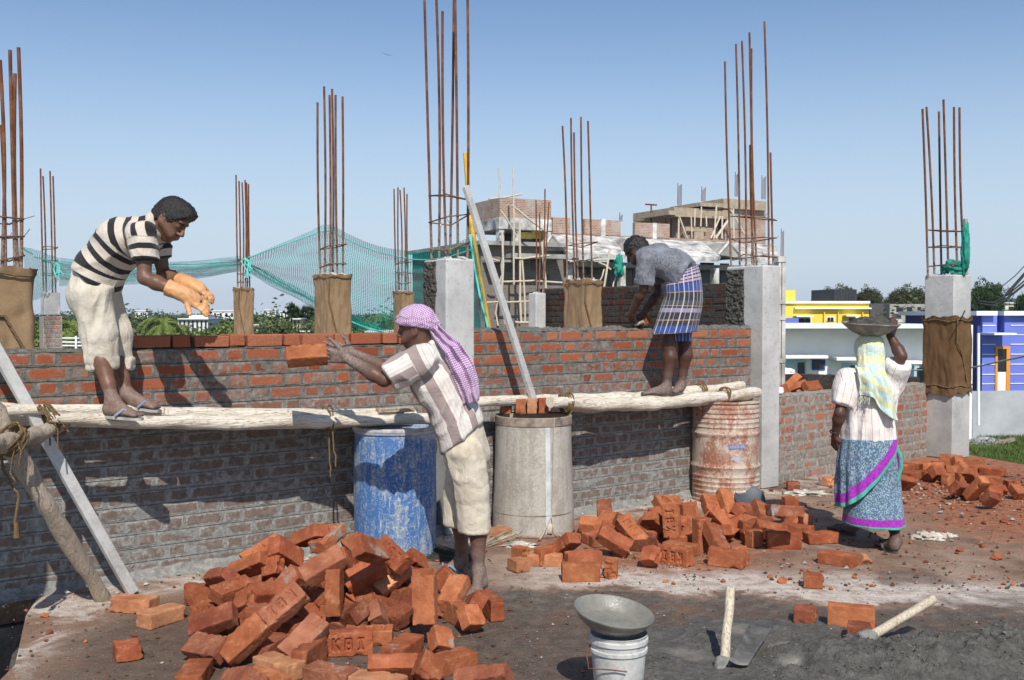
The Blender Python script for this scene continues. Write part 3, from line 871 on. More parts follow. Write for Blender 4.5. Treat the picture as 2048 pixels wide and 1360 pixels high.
# aluminium straight edges
def mat_alu():
    m = NT('dull_aluminium', 0.45, 0.4)
    v = m.co(); n1 = m.noise(v, 5, 5, 0.7); n2 = m.noise(v, 60, 3, 0.7)
    m.color(m.ramp(m.math('ADD', m.math('MULTIPLY', n1, 0.6), m.math('MULTIPLY', n2, 0.4)), (0.35, (0.40, 0.39, 0.36)), (0.5, (0.56, 0.55, 0.52)), (0.65, (0.66, 0.65, 0.62))))
    m.rough(m.ramp(n1, (0.3, 0.38), (0.7, 0.7))); m.b.inputs['Metallic'].default_value = 0.25
    m.bump(n2, 0.15, 0.003)
    return m.mat
MAT_ALU = mat_alu()
def straightedge(label, a, b, w, h, face):
    d = (b - a); L = np.linalg.norm(d); d = d / L
    f = np.asarray(face, float); f = f - d * (f @ d); f /= np.linalg.norm(f); s_ = np.cross(d, f)
    mb = MB(); mb.box((a + b) / 2, (w, h, L), [s_, f, d], 0, ch=0.003)
    o = mb.build('straightedge', MAT_ALU)
    return tag(o, label, 'straightedge', 'aluminium straightedges')
straightedge('pale aluminium bar leaning at the far left, standing on the floor', G(266, 1190) + np.array([0, 0, .01]), P(-60, 606, 5.36), 0.062, 0.036, (0.75, -0.66, 0.2))
straightedge('pale aluminium bar leaning from the grey barrel against the tall column bars', P(1069, 806, 7.62), P(931, 372, 7.36), 0.055, 0.032, (0.8, -0.6, 0.1))

# ================================================================== barrels
def mat_barrel(name, base, second, worn, thr=0.5, streak=0.5, white=None, drip=((0.5, 0.5, 0.48), 0.5)):
    m = NT(name, 0.6, 0.35)
    v = m.co(); s = m.sep(v)
    vs = m.n('ShaderNodeVectorMath', {0: v, 1: (9.0, 9.0, 1.2)}, operation='MULTIPLY').outputs[0]
    n1 = m.noise(v, 3.2, 6, 0.7, 0.4); n2 = m.noise(vs, 2.2, 6, 0.75); n3 = m.noise(v, 45, 4, 0.75)
    f = m.math('ADD', m.math('MULTIPLY', n1, 1 - streak), m.math('MULTIPLY', n2, streak))
    f = m.math('ADD', m.math('MULTIPLY', f, 0.8), m.math('MULTIPLY', n3, 0.2))
    c = m.mix(m.step(f, thr - 0.05, thr + 0.03), base, second)
    big = m.noise(vs, 1.1, 4, 0.7)
    c = m.mix(m.math('MULTIPLY', m.math('MULTIPLY', m.step(n3, 0.52, 0.66), m.step(big, 0.38, 0.6)), 0.8), c, worn)
    c = m.mix(m.math('MULTIPLY', m.step(m.noise(vs, 4.5, 5, 0.8), 0.60, 0.66), drip[1]), c, drip[0])
    c = m.mix(m.math('MULTIPLY', m.step(m.noise(v, 130, 2), 0.63, 0.70), 0.7), c, [min(1, x * 1.25) for x in worn])
    if white:
        c = m.mix(m.math('MULTIPLY', m.step(m.math('ADD', s[2], m.math('MULTIPLY', n1, 0.25)), white[0], white[1]), 0.85), c, white[2])
    m.color(c)
    m.rough(m.ramp(n1, (0.3, 0.5), (0.7, 0.85)))
    m.bump(m.math('ADD', m.math('MULTIPLY', n1, 0.8), m.math('MULTIPLY', n3, 0.3)), 0.35, 0.02)
    return m.mat
MAT_BLUE = mat_barrel('worn_blue_paint', (0.055, 0.15, 0.36), (0.26, 0.31, 0.37), (0.55, 0.56, 0.55), 0.53, 0.45, drip=((0.58, 0.59, 0.58), 0.75), white=(0.90, 0.98, (0.55, 0.54, 0.51)))
MAT_ZINC = mat_barrel('cement_crusted_zinc', (0.315, 0.285, 0.24), (0.41, 0.385, 0.335), (0.50, 0.48, 0.44), 0.5, 0.5, drip=((0.24, 0.20, 0.155), 0.6))
MAT_RED = mat_barrel('rusty_cream_paint', (0.30, 0.125, 0.075), (0.47, 0.385, 0.31), (0.60, 0.54, 0.47), 0.50, 0.25, drip=((0.66, 0.60, 0.52), 0.6))
MAT_RIM = plain('rusty_rim', (0.30, 0.235, 0.19), 0.8, 0.4, 12, 0.4)
MAT_DARKIN = plain('barrel_inside', (0.05, 0.045, 0.04), 0.9, 0.3)

def barrel(label, px, Y, prof, mat, rim=None, yaw=0.0):
    base = np.array([(px - 1024) / FPX * Y, Y, 0.0])
    t = thing('barrel', base, label, 'barrel', 'barrels under the scaffold')
    mb = MB(); mb.lathe(prof, base, 72, 0)
    # dents
    mb.v = [tuple(np.array(p) + (lambda q: np.array([q[0] - base[0], q[1] - base[1], 0]) * 0.022 * noise.noise(Vector((q[0] * 4, q[1] * 4, q[2] * 3))))(p)) for p in mb.v]
    mb.build('drum_body', mat, t, smooth=35)
    return t, base
blue_prof = [(0.0, 0.004), (0.255, 0.004), (0.268, 0.02)] + [(0.268 + 0.006 * math.sin(math.pi * i / 12), 0.02 + 0.80 * i / 12) for i in range(1, 12)] + \
            [(0.268, 0.815), (0.277, 0.822), (0.279, 0.838), (0.272, 0.848), (0.262, 0.846), (0.258, 0.825), (0.0, 0.822)]
BL, BLb = barrel('worn blue barrel behind the man in the purple headcloth', 790, 6.80, blue_prof, MAT_BLUE)
m_ = MB(); m_.lathe([(0.272, 0.835), (0.283, 0.838), (0.286, 0.852), (0.279, 0.862), (0.266, 0.862), (0.262, 0.85)], BLb, 72); m_.build('drum_rim', plain('cement_splashed_rim', (0.45, 0.44, 0.41), 0.8, 0.3, 14, 0.4), BL, smooth=60)
gp_ = [(0.0, 0.012), (0.300, 0.012)] + [(0.300 - 0.022 * i / 10 + (0.004 if i == 2 else 0), 0.012 + 0.80 * i / 10) for i in range(0, 11)] + [(0.278, 0.845), (0.268, 0.845), (0.264, 0.75), (0.27, 0.60), (0.0, 0.58)]
ZN, ZNb = barrel('grey cement-crusted drum with bricks on its top', 1067, 7.55, gp_, MAT_ZINC)
m_ = MB(); m_.lathe([(0.279, 0.79), (0.284, 0.795), (0.284, 0.852), (0.278, 0.858), (0.266, 0.855)], ZNb, 72); m_.build('drum_rim', MAT_RIM, ZN, smooth=40)
m_ = MB(); m_.lathe([(0.302, 0.0), (0.308, 0.006), (0.308, 0.02), (0.300, 0.03)], ZNb, 72); m_.lathe([(0.2985, 0.155), (0.3025, 0.16), (0.2985, 0.165)], ZNb, 72); m_.build('drum_hoop', MAT_RIM, ZN, smooth=60)
# riveted seam strip, lug and wire on the zinc drum
m_ = MB()
aS = math.atan2(-0.80, 0.32)
def onz(ang, z, dr=0.0):
    r = 0.300 - 0.022 * z / 0.81 + dr
    return ZNb + np.array([r * math.cos(ang), r * math.sin(ang), z])
m_.grid(lambda u, v: onz(aS - 0.10 + 0.13 * u, 0.03 + 0.76 * v, 0.005), 6, 12)
m_.build('seam_strip', plain('pale_seam', (0.56, 0.57, 0.58), 0.6, 0.2, 10, 0.2), ZN, smooth=80)
m_ = MB(); m_.tube([onz(aS + .12, 0.86, .02), onz(aS + .1, 0.6, .01), onz(aS + .07, 0.3, .01), onz(aS + .03, 0.16, .012), onz(aS - .1, 0.10, .03), onz(aS - .2, 0.04, .05), onz(aS - .3, 0.01, .09)], 0.003, 5)
m_.tube([onz(aS + .03, 0.16, .012), onz(aS + .05, 0.07, .04), onz(aS + .14, 0.03, .06), onz(aS + .2, 0.005, .10)], 0.003, 5)
m_.box(onz(aS - .02, 0.07, .012), (0.04, 0.02, 0.07), None, 0, ch=.004)
m_.build('wire', plain('pale_wire', (0.5, 0.45, 0.36), 0.7), ZN, smooth=80)
rp = [(0.0, 0.006), (0.278, 0.006), (0.288, 0.0), (0.290, 0.016), (0.283, 0.028)]
for i in range(0, 60):
    z = 0.03 + 0.80 * i / 59
    r = 0.284
    if abs(z - 0.30) < 0.022 or abs(z - 0.58) < 0.022: r += 0.012 * math.cos((z - (0.30 if z < 0.45 else 0.58)) / 0.022 * math.pi / 2)
    elif z > 0.62 or z < 0.25: r += 0.0045 * math.sin(z * 2 * math.pi / 0.042)
    rp.append((r, z))
rp += [(0.286, 0.836), (0.292, 0.842), (0.290, 0.856), (0.282, 0.858), (0.278, 0.84), (0.0, 0.836)]
RD, RDb = barrel('ribbed rusty cream barrel carrying the pole ends by the right column', 1452, 8.86, rp, MAT_RED)
# faded blue label on the red barrel
m_ = MB()
def onr(ang, z, dr=0.0): return RDb + np.array([(0.2855 + dr) * math.cos(ang), (0.2855 + dr) * math.sin(ang), z])
a0, a1 = math.atan2(-1, -0.12), math.atan2(-1, 0.44)
m_.grid(lambda u, v: onr(a0 + (a1 - a0) * u, 0.465 + 0.040 * v, .0025), 10, 2)
m_.build('stencil_band', plain('faded_blue_stencil', (0.20, 0.24, 0.45), 0.7, 0.35, 40), RD, smooth=80)
m_ = MB()
for i in range(10):
    u = a0 + (a1 - a0) * (0.1 + 0.8 * i / 9)
    m_.grid(lambda uu, v: onr(u + 0.022 * uu, 0.474 + (0.016 + 0.006 * (i % 3)) * v, .004), 1, 1)
m_.grid(lambda u, v: onr(a0 + 0.05 + (a1 - a0) * 0.75 * u, 0.36 + 0.012 * math.sin(u * 9) + 0.05 * v * math.sin(math.pi * u), .003), 12, 2)
m_.build('stencil_mark', plain('pale_stencil', (0.50, 0.46, 0.52), 0.7, 0.2), RD, smooth=80)
# ================================================================== loose bricks
BL_, BH_, BT_ = 0.230, 0.112, 0.075
LETTERS = {'K': [((-.4, -1), (-.4, 1)), ((.5, 1), (-.35, 0)), ((-.2, .1), (.55, -1))],
           'B': [((-.4, -1), (-.4, 1)), ((-.4, 1), (.3, 1)), ((-.4, 0), (.35, 0)), ((-.4, -1), (.3, -1)), ((.42, .85), (.42, .15)), ((.48, -.15), (.48, -.85))],
           'I': [((0, -1), (0, 1)), ((-.3, 1), (.3, 1)), ((-.3, -1), (.3, -1))]}
def seg_dist(px, py, a, b):
    ax_, ay_ = a; bx, by = b
    dx, dy = bx - ax_, by - ay_
    t = np.clip(((px - ax_) * dx + (py - ay_) * dy) / (dx * dx + dy * dy), 0, 1)
    return np.hypot(px - ax_ - t * dx, py - ay_ - t * dy)
def brick_mesh(name, L, letters, seed, broken=0.0, chip=1.0, cell=0.0036):
    dims = np.array([L, BH_, BT_]); n = np.maximum(6, (dims / cell).astype(int))
    idx = {}; vs = []; fs = []
    def vid(k):
        if k not in idx:
            idx[k] = len(vs); vs.append([k[0] / n[0] - .5, k[1] / n[1] - .5, k[2] / n[2] - .5])
        return idx[k]
    for ax_ in range(3):
        b_, c_ = (ax_ + 1) % 3, (ax_ + 2) % 3
        for side in (0, n[ax_]):
            for i in range(n[b_]):
                for j in range(n[c_]):
                    q = []
                    for di, dj in ((0, 0), (1, 0), (1, 1), (0, 1)):
                        k = [0, 0, 0]; k[ax_] = int(side); k[b_] = i + di; k[c_] = j + dj
                        q.append(vid(tuple(k)))
                    fs.append(q if side else q[::-1])
    V = np.array(vs) * dims
    rnd = 0.0045
    inner = np.clip(V, -(dims / 2 - rnd), dims / 2 - rnd)
    dv = V - inner; ln = np.linalg.norm(dv, axis=1)
    k = ln > 1e-9
    V[k] = inner[k] + dv[k] / ln[k, None] * np.minimum(ln[k], rnd)[:, None]
    nor = np.sign(V) * np.maximum(0, np.abs(V) - (dims / 2 - rnd - 1e-6)); nl = np.linalg.norm(nor, axis=1); nor[nl > 0] /= nl[nl > 0][:, None]
    disp = np.zeros(len(V))
    if letters:
        m_ = (V[:, 2] > BT_ / 2 - 1e-4)
        d = np.full(len(V), 1.0)
        for ch_, cx in zip('KBI', (-0.058, 0.0, 0.058)):
            for a, b in LETTERS[ch_]:
                sc = 0.026
                d = np.minimum(d, seg_dist(V[:, 0], V[:, 1], (cx + a[0] * sc, a[1] * sc), (cx + b[0] * sc, b[1] * sc)))
        disp -= np.where(m_, 0.0105 * np.clip((0.0078 - d) / 0.0034, 0, 1), 0)
    rs = np.random.default_rng(seed)
    off = rs.uniform(-50, 50, 3)
    out = []
    for i, v in enumerate(V):
        p = Vector(v + off)
        dsp = disp[i] + 0.0022 * noise.noise(p * 12) + 0.0012 * noise.noise(p * 55) + 0.0008 * noise.noise(p * 130)
        edge = np.sort(dims / 2 - np.abs(v))[1]            # near an edge: chipped
        c_ = noise.noise(p * 26)
        if c_ > 0.22: dsp -= chip * (c_ - 0.22) * 0.055 * math.exp(-edge / 0.008)
        w = nor[i] * dsp
        if broken and v[0] > L / 2 - 0.035:
            f = (v[0] - (L / 2 - 0.035)) / 0.035
            w = w + np.array([-broken * f * (0.4 + 1.2 * abs(noise.noise(p * 17)) + 0.5 * noise.noise(p * 45)), 0, 0])
        bow = 0.0025 * math.sin(seed) * (v[0] / L * 2) ** 2
        out.append(v + w + np.array([0, bow, bow]))
    me = bpy.data.meshes.new(name)
    me.from_pydata([tuple(x) for x in out], [], fs)
    me.materials.append(MAT_BRICK); me.shade_smooth(); me.set_sharp_from_angle(angle=R(50))
    return me
def chunk_mesh(name, seed, dims):
    bm = bmesh.new(); bmesh.ops.create_icosphere(bm, subdivisions=4, radius=1.0)
    rs = np.random.default_rng(seed); off = Vector(rs.uniform(-30, 30, 3))
    planes = [(Vector(rs.normal(0, 1, 3)).normalized(), rs.uniform(0.5, 0.85)) for _ in range(9)]
    for v in bm.verts:
        p = v.co.normalized(); r = 1.0
        for nrm, d in planes:
            c = p.dot(nrm)
            if c > 1e-3: r = min(r, d / c)
        r *= 1 + 0.10 * noise.noise(p * 2.5 + off) + 0.05 * noise.noise(p * 7 + off)
        v.co = Vector((p.x * r * dims[0], p.y * r * dims[1], p.z * r * dims[2])) * 0.62
    me = bpy.data.meshes.new(name); bm.to_mesh(me); bm.free()
    me.materials.append(MAT_BRICK); me.shade_smooth(); me.set_sharp_from_angle(angle=R(38))
    return me
def mat_brick():
    m = NT('loose_brick', 0.92, 0.15)
    oi = m.n('ShaderNodeObjectInfo'); v = m.co(rnd=True)
    n1 = m.noise(v, 7, 5, 0.65); n2 = m.noise(v, 40, 5, 0.75); n3 = m.noise(v, 160, 2, 0.6)
    c = oi.outputs['Color']
    dk = m.mix(1.0, c, (0.62, 0.56, 0.58), 'MULTIPLY'); lt = m.mix(1.0, c, (1.16, 1.26, 1.34), 'MULTIPLY')
    c2 = m.mix(m.step(n1, 0.32, 0.68), dk, lt)
    c2 = m.mix(m.math('MULTIPLY', m.step(m.noise(v, 14, 5, 0.8), 0.54, 0.70), 0.4), c2, (0.46, 0.27, 0.17))
    c2 = m.mix(m.math('MULTIPLY', m.step(n2, 0.50, 0.72), 0.55), c2, dk)
    c2 = m.mix(m.math('MULTIPLY', m.step(n3, 0.66, 0.74), 0.5), c2, (0.52, 0.33, 0.22))
    c2 = m.mix(m.math('MULTIPLY', m.step(m.noise(v, 5, 4, 0.7), 0.60, 0.68), m.step(oi.outputs['Random'], 0.72, 0.8)), c2, (0.30, 0.27, 0.24))
    m.color(c2)
    m.bump(m.math('ADD', n2, m.math('MULTIPLY', n3, 0.5)), 0.55, 0.006)
    return m.mat
MAT_BRICK = mat_brick()
KBI = [brick_mesh('stamped_brick_%s' % w, BL_, True, sd) for w, sd in (('one', 3), ('two', 8))]
PLAINB = [brick_mesh('brick_%s' % w, BL_, False, sd, cell=0.0055) for w, sd in (('one', 11), ('two', 15), ('three', 21), ('four', 34))]
HALF = [brick_mesh('half_brick_%s' % w, 0.125, False, sd, broken=0.026, cell=0.005) for w, sd in (('one', 5), ('two', 9), ('three', 17))]
CHUNK = [chunk_mesh('brick_chunk_%s' % w, sd, (0.13, 0.11, 0.09)) for w, sd in (('one', 2), ('two', 6), ('three', 13))]
TONES = {'o': ((0.40, 0.128, 0.052), 'orange'), 'r': ((0.345, 0.100, 0.043), 'red'), 'd': ((0.25, 0.076, 0.038), 'dark red'), 'p': ((0.50, 0.22, 0.105), 'pale buff'), 'b': ((0.325, 0.115, 0.060), 'dull brown-red')}
ALLBR = []          # (object, heap, kind, tone, pose, stamped, special)

def place_brick(mesh, ctr, axes, tone, heap, kind='brick', stamped=False, label=None, scale=1.0):
    o = bpy.data.objects.new(kind, mesh)
    M3 = Matrix(np.array(axes).T.tolist())
    o.matrix_world = Matrix.Translation(Vector(ctr)) @ M3.to_4x4() @ Matrix.Scale(scale, 4)
    c, word = TONES[tone]
    k = RNG.uniform(0.80, 1.15); g = RNG.uniform(0.94, 1.08)
    o.color = (min(1, c[0] * k), min(1, c[1] * k * g), min(1, c[2] * k * g), 1)
    COL.objects.link(o)
    ALLBR.append([o, heap, kind, word, np.array(axes), stamped, label, np.array(ctr)])
    return o

def solve(face, c0, c1, c2, depth, down=False, text=None, snap=False, tight=True):
    """pose of a brick from three corners of one visible face in photo pixels: c0 -> c1 the longer edge, c0 -> c2 the shorter"""
    half = face in 'HQ'
    a, b, th = {'B': (BL_, BH_, BT_), 'S': (BL_, BT_, BH_), 'E': (BH_, BT_, BL_), 'H': (0.12, BH_, BT_), 'Q': (0.12, BT_, BH_)}[face]
    c0, c1, c2 = (np.array(q, float) for q in (c0, c1, c2))
    u, v = c1 - c0, c2 - c0
    u[1] *= -1; v[1] *= -1
    if math.hypot(*u) < math.hypot(*v) * b / a * 0.5: pass
    fc = (c1 + c2) / 2
    Y = depth(fc)
    s = FPX / Y
    s = max(s, min(math.hypot(*u) / a, s * 1.12) , min(math.hypot(*v) / b, s * 1.12))
    Y = FPX / s
    u = u / s; v = v / s
    lu, lv = math.hypot(*u), math.hypot(*v)
    if lu > a: u *= a / lu; lu = a
    if lv > b: v *= b / lv; lv = b
    uz = math.sqrt(max(0, a * a - lu * lu)); vz = math.sqrt(max(0, b * b - lv * lv))
    dot = u @ v
    best = None
    for su in (1, -1):
        for sv in (1, -1):
            U = np.array([u[0], u[1], su * uz]); V = np.array([v[0], v[1], sv * vz])     # z towards the viewer
            err = abs(U @ V) / (a * b)
            U1 = U / np.linalg.norm(U); V1 = V - U1 * (U1 @ V); V1 /= np.linalg.norm(V1)
            N = np.cross(U1, V1)
            if N[2] < 0: N = -N
            score = err + (0.0 if (N[1] > -0.05) != down else 0.6) + (0.10 if N[1] < 0.15 and not down else 0)
            if best is None or score < best[0]: best = (score, U1, V1, N)
    _, U1, V1, N = best
    # camera axes -> world, at the brick's own line of sight
    r = ray(*fc); vz_ = -(r / np.linalg.norm(r))
    vx = np.cross([0, 0, 1.0], vz_); vx /= np.linalg.norm(vx); vy = np.cross(vz_, vx)
    toW = lambda q: q[0] * vx + q[1] * vy + q[2] * vz_
    U, V, N = toW(U1), toW(V1), toW(N)
    def centre(Y): return P(fc[0], fc[1], Y) - N * th / 2
    def lowest(c):
        return c[2] - (abs(U[2]) * a + abs(V[2]) * b + abs(N[2]) * th) / 2
    c = centre(Y)
    if snap or lowest(c) < (0.03 if tight else -9):
        # it lies on the floor: bring the axis nearest to upright exactly upright and let it rest
        ax0 = [U, V, N]; k = int(np.argmax([abs(q[2]) for q in ax0]))
        if abs(ax0[k][2]) > (0.5 if snap else 0.80):
            w = ax0[k] * np.sign(ax0[k][2]); r_ = Vector(w).rotation_difference(Vector((0, 0, 1))).to_matrix()
            U, V, N = (np.array(r_ @ Vector(q)) for q in (U, V, N)); snap = True
    for _ in range(80):
        c = centre(Y)
        if lowest(c) >= -0.002: break
        Y *= 0.996
    if snap:
        for _ in range(400):
            c = centre(Y)
            if lowest(c) < 0.003: break
            Y *= 1.002
    if face in 'BH': ax = [U, V, N]
    elif face in 'SQ': ax = [U, N, V]
    else: ax = [N, U, V]
    if text == 'k': ax = [U, -V, N]
    if text == 'kr': ax = [-U, V, N]
    ax = [np.array(q) for q in ax]
    if np.linalg.det(np.array(ax)) < 0:
        if text: pass
        else: ax[2 if face != 'B' else 1] = -ax[2 if face != 'B' else 1]
    if text and np.linalg.det(np.array(ax)) < 0: ax[1] = -ax[1]
    return c, ax

def heap(name, table, quads, depth):
    for row in table:
        q, face, c0, c1, c2, tone = row[:6]
        text = row[6] if len(row) > 6 else None
        lab = row[7] if len(row) > 7 else None
        ox, oy, sc = quads[q]
        t = lambda p: (ox + p[0] / sc, oy + p[1] / sc)
        c, ax = solve(face, t(c0), t(c1), t(c2), depth, text=text, snap=lab is not None)
        if lab == 'floor': lab = None
        if face in 'HQ': place_brick(HALF[RNG.integers(3)], c, ax, tone, name, 'half_brick', label=lab)
        else: place_brick(KBI[RNG.integers(2)] if text else PLAINB[RNG.integers(4)], c, ax, tone, name, 'brick', bool(text), label=lab)

NQ = {1: (350, 1020, 6.0235), 2: (690, 1020, 6.0235), 3: (350, 1190, 6.0235), 4: (690, 1190, 6.0235), 0: (0, 0, 1)}
near = [
 (1,'S',(1370,290),(1660,170),(1410,425),'r'), (1,'B',(1610,375),(1850,160),(1780,390),'o','kr'), (1,'B',(1470,660),(1960,400),(1550,840),'b'),
 (1,'B',(1310,320),(1600,530),(1225,450),'r'), (1,'B',(760,520),(1190,290),(870,590),'o','kr'), (1,'S',(615,650),(1000,500),(640,780),'o'),
 (1,'H',(1060,560),(1270,510),(1030,800),'r'), (1,'S',(150,900),(600,785),(155,1000),'r'), (1,'S',(370,730),(600,700),(375,790),'d'),
 (1,'B',(475,885),(900,770),(510,1010),'r','k'), (1,'H',(935,870),(1170,870),(940,1010),'r'), (1,'B',(1380,650),(1045,1020),(1480,830),'r'),
 (3,'B',(980,190),(1430,-170),(1130,365),'b','kr'), (1,'S',(1800,720),(1800,1285),(1980,715),'o'),
 (3,'H',(270,60),(480,40),(255,190),'r'), (1,'H',(690,1015),(880,935),(730,1165),'r'), (3,'B',(140,240),(640,95),(190,430),'d'),
 (3,'B',(205,430),(560,520),(110,640),'b'), (3,'H',(640,205),(860,205),(600,330),'d'), (3,'B',(470,610),(950,220),(650,790),'o'),
 (3,'Q',(860,190),(1050,90),(960,230),'o'), (3,'B',(930,575),(1210,360),(1050,700),'d'), (3,'B',(1250,590),(1650,215),(1440,750),'b'),
 (3,'H',(1270,350),(1410,210),(1460,390),'r'), (3,'B',(1510,200),(1740,-110),(1660,290),'o','kr'), (3,'B',(160,735),(25,1000),(440,730),'o'),
 (3,'S',(585,890),(850,890),(560,1020),'d'), (3,'B',(960,715),(1340,1010),(815,860),'o'), (3,'B',(1130,580),(1520,835),(985,695),'p'),
 (3,'B',(1760,500),(1530,830),(1900,640),'r'), (4,'B',(-275,465),(345,440),(-262,760),'r','k'), (4,'B',(10,250),(590,390),(-10,400),'o','kr'),
 (3,'B',(1690,745),(2170,790),(1590,960),'b','k'), (4,'B',(180,870),(690,860),(110,1060),'p'), (4,'S',(290,700),(900,710),(290,865),'r'),
 (4,'B',(510,590),(780,380),(620,720),'r'), (4,'B',(790,-230),(810,355),(1065,-235),'o'), (4,'H',(590,90),(770,-40),(700,225),'p'),
 (4,'H',(1070,350),(1310,410),(1160,590),'o'), (4,'B',(1085,200),(1340,65),(1150,350),'o'), (2,'B',(1260,765),(1080,1080),(1490,780),'o'),
 (4,'H',(1420,115),(1630,110),(1530,350),'o'), (4,'S',(1590,-60),(1770,110),(1740,-110),'r'), (4,'B',(960,740),(1420,600),(1110,810),'o'),
 (4,'S',(1325,890),(1880,805),(1335,1040),'b'), (4,'Q',(960,700),(860,960),(890,690),'r'),
 (2,'B',(110,240),(290,400),(-40,370),'o'), (2,'B',(120,240),(430,340),(290,520),'r'), (2,'B',(480,280),(770,560),(300,460),'r','k'),
 (2,'B',(-60,740),(420,500),(20,920),'r'), (2,'B',(300,820),(680,530),(430,1010),'p','kr'), (2,'H',(840,500),(870,690),(970,490),'r'),
 (2,'H',(800,710),(1080,690),(820,780),'r'), (2,'H',(0,1010),(215,840),(165,1120),'r'), (2,'B',(20,480),(190,600),(0,640),'r'),
 (4,'B',(330,10),(420,250),(240,150),'r'), (4,'H',(430,90),(560,240),(400,170),'b'), (4,'H',(0,130),(60,120),(-20,290),'p'),
 (4,'B',(1560,-20),(1460,30),(1500,120),'r'),
 (0,'S',(215,1202),(298,1194),(218,1234),'p',None,'pale buff brick at the foot of the slanting wooden prop'),
 (0,'S',(300,1216),(372,1226),(302,1243),'p',None,'pale buff brick between the prop foot and the near brick heap'),
 (0,'H',(222,1270),(275,1258),(240,1310),'r',None,'single red half brick lying apart at the lower left of the floor'),
]
def dep_near(fc):
    x, y = fc
    return 4.52 + (1350 - y) * 0.0044 + 0.0000012 * (x - 640) ** 2
heap('near', near, NQ, dep_near)
# bricks deeper inside the heap
for i in range(46):
    a = RNG.uniform(0, 2 * math.pi); rr = math.sqrt(RNG.uniform(0, 1))
    X = -0.93 + 0.60 * rr * math.cos(a); Yc = 5.52 + 0.46 * rr * math.sin(a)
    zmax = 0.25 * (1 - rr ** 1.3)
    z = RNG.uniform(0.05, max(0.055, zmax))
    q = Matrix.Rotation(RNG.uniform(0, 6.3), 3, 'Z') @ Matrix.Rotation(RNG.normal(0, 0.35), 3, 'X') @ Matrix.Rotation(RNG.normal(0, 0.35), 3, 'Y')
    ax = [np.array(q.col[k]) for k in range(3)]
    low = (abs(ax[0][2]) * BL_ + abs(ax[1][2]) * BH_ + abs(ax[2][2]) * BT_) / 2
    place_brick(PLAINB[i % 4], np.array([X, Yc, max(z - 0.03, low)]), ax, 'rdrb'[i % 4], 'near', 'brick', label='brick buried deep inside the near heap, only bits of it showing')

MQ = {5: (1010, 960, 6.206), 6: (1320, 960, 6.206), 0: (0, 0, 1)}
mid = [
 (5,'S',(270,930),(715,945),(270,1060),'p',None,'floor'), (5,'S',(725,930),(1150,1000),(730,1050),'o',None,'floor'), (5,'Q',(1252,895),(1250,1075),(1390,895),'o',None,'floor'),
 (5,'E',(1090,700),(1280,715),(1085,830),'b'), (5,'S',(785,800),(1160,880),(785,880),'r'), (5,'E',(790,660),(940,665),(790,770),'r'),
 (5,'E',(945,670),(1030,668),(945,780),'o'), (5,'S',(400,800),(700,735),(420,890),'o'), (5,'Q',(140,800),(280,800),(140,865),'o'),
 (5,'H',(90,890),(270,900),(110,1050),'p',None,'floor'), (5,'B',(1225,540),(1585,745),(1180,680),'r'), (5,'B',(1520,400),(1775,695),(1390,500),'o','k'),
 (5,'H',(1700,540),(1890,560),(1740,660),'o'), (5,'E',(1720,390),(1870,380),(1710,490),'r'), (5,'H',(1690,830),(1860,800),(1685,990),'r'),
 (6,'B',(-30,880),(335,835),(-30,1065),'o','kr','floor'), (6,'B',(45,715),(5,300),(235,710),'o','k'), (6,'B',(-60,180),(240,180),(10,300),'o'),
 (5,'E',(1880,180),(1990,200),(1830,290),'r'), (6,'B',(280,315),(310,705),(440,300),'o'), (6,'B',(80,725),(440,715),(80,850),'o'),
 (6,'B',(460,570),(620,850),(580,520),'r'), (6,'B',(600,550),(760,850),(700,510),'r'), (6,'B',(590,890),(1010,870),(595,1085),'r',None,'floor'),
 (6,'Q',(890,780),(1110,795),(900,860),'r'), (6,'S',(700,325),(985,600),(620,395),'o'), (6,'B',(530,170),(620,400),(690,180),'o','k'),
 (6,'B',(740,110),(860,440),(875,100),'o'), (6,'H',(1050,420),(1220,455),(950,500),'o'), (6,'B',(980,290),(1180,290),(1010,370),'r'),
 (6,'B',(1190,280),(1240,440),(1100,370),'o'), (6,'B',(1200,250),(1290,440),(1300,260),'r'), (6,'E',(1300,300),(1390,300),(1300,450),'d'),
 (6,'S',(1230,495),(1590,550),(1230,585),'r'), (6,'B',(1485,265),(1640,620),(1635,195),'r'), (6,'S',(1700,320),(1810,480),(1740,310),'p'),
 (6,'B',(1340,660),(1750,670),(1345,850),'r',None,'floor'), (6,'H',(1145,640),(1300,640),(1150,825),'o',None,'floor'), (6,'Q',(990,655),(1070,660),(980,740),'o'),
 (6,'E',(1760,660),(1855,650),(1760,785),'r'), (6,'E',(1830,575),(1915,590),(1840,700),'r'), (6,'E',(450,430),(590,440),(450,500),'o'),
 (0,'S',(974,1058),(1026,1058),(976,1082),'p',None,'pale brick lying beside the twig broom at the grey drum'),
 (0,'S',(1632,1102),(1706,1112),(1632,1128),'r',None,'red brick lying alone on the floor behind the walking woman\'s path'),
 (0,'H',(1608,1137),(1648,1135),(1610,1160),'r',None,'small red half brick next to the end of the middle heap'),
 (0,'S',(1657,1195),(1748,1202),(1657,1217),'o',None,'orange brick lying at the edge of the wet mortar'),
 (0,'H',(1690,1228),(1752,1235),(1692,1260),'d',None,'dark wet brick piece beside the head of the tilted hoe'),
 (0,'H',(1588,1200),(1634,1205),(1592,1224),'d',None,'dark wet half brick left of the orange brick by the mortar'),
 (0,'Q',(1634,958),(1660,954),(1634,974),'p',None,'pale half brick standing on the floor before the low wall'),
 (0,'H',(1566,962),(1600,950),(1576,976),'d',None,'dark broken brick at the foot of the right column'),
]
def dep_mid(fc):
    x, y = fc
    return 6.50 + max(0, 1135 - y) * 0.0088 if y < 1140 else FPX * 1.6 / (y + 6 - 628)
heap('middle', mid, MQ, dep_mid)
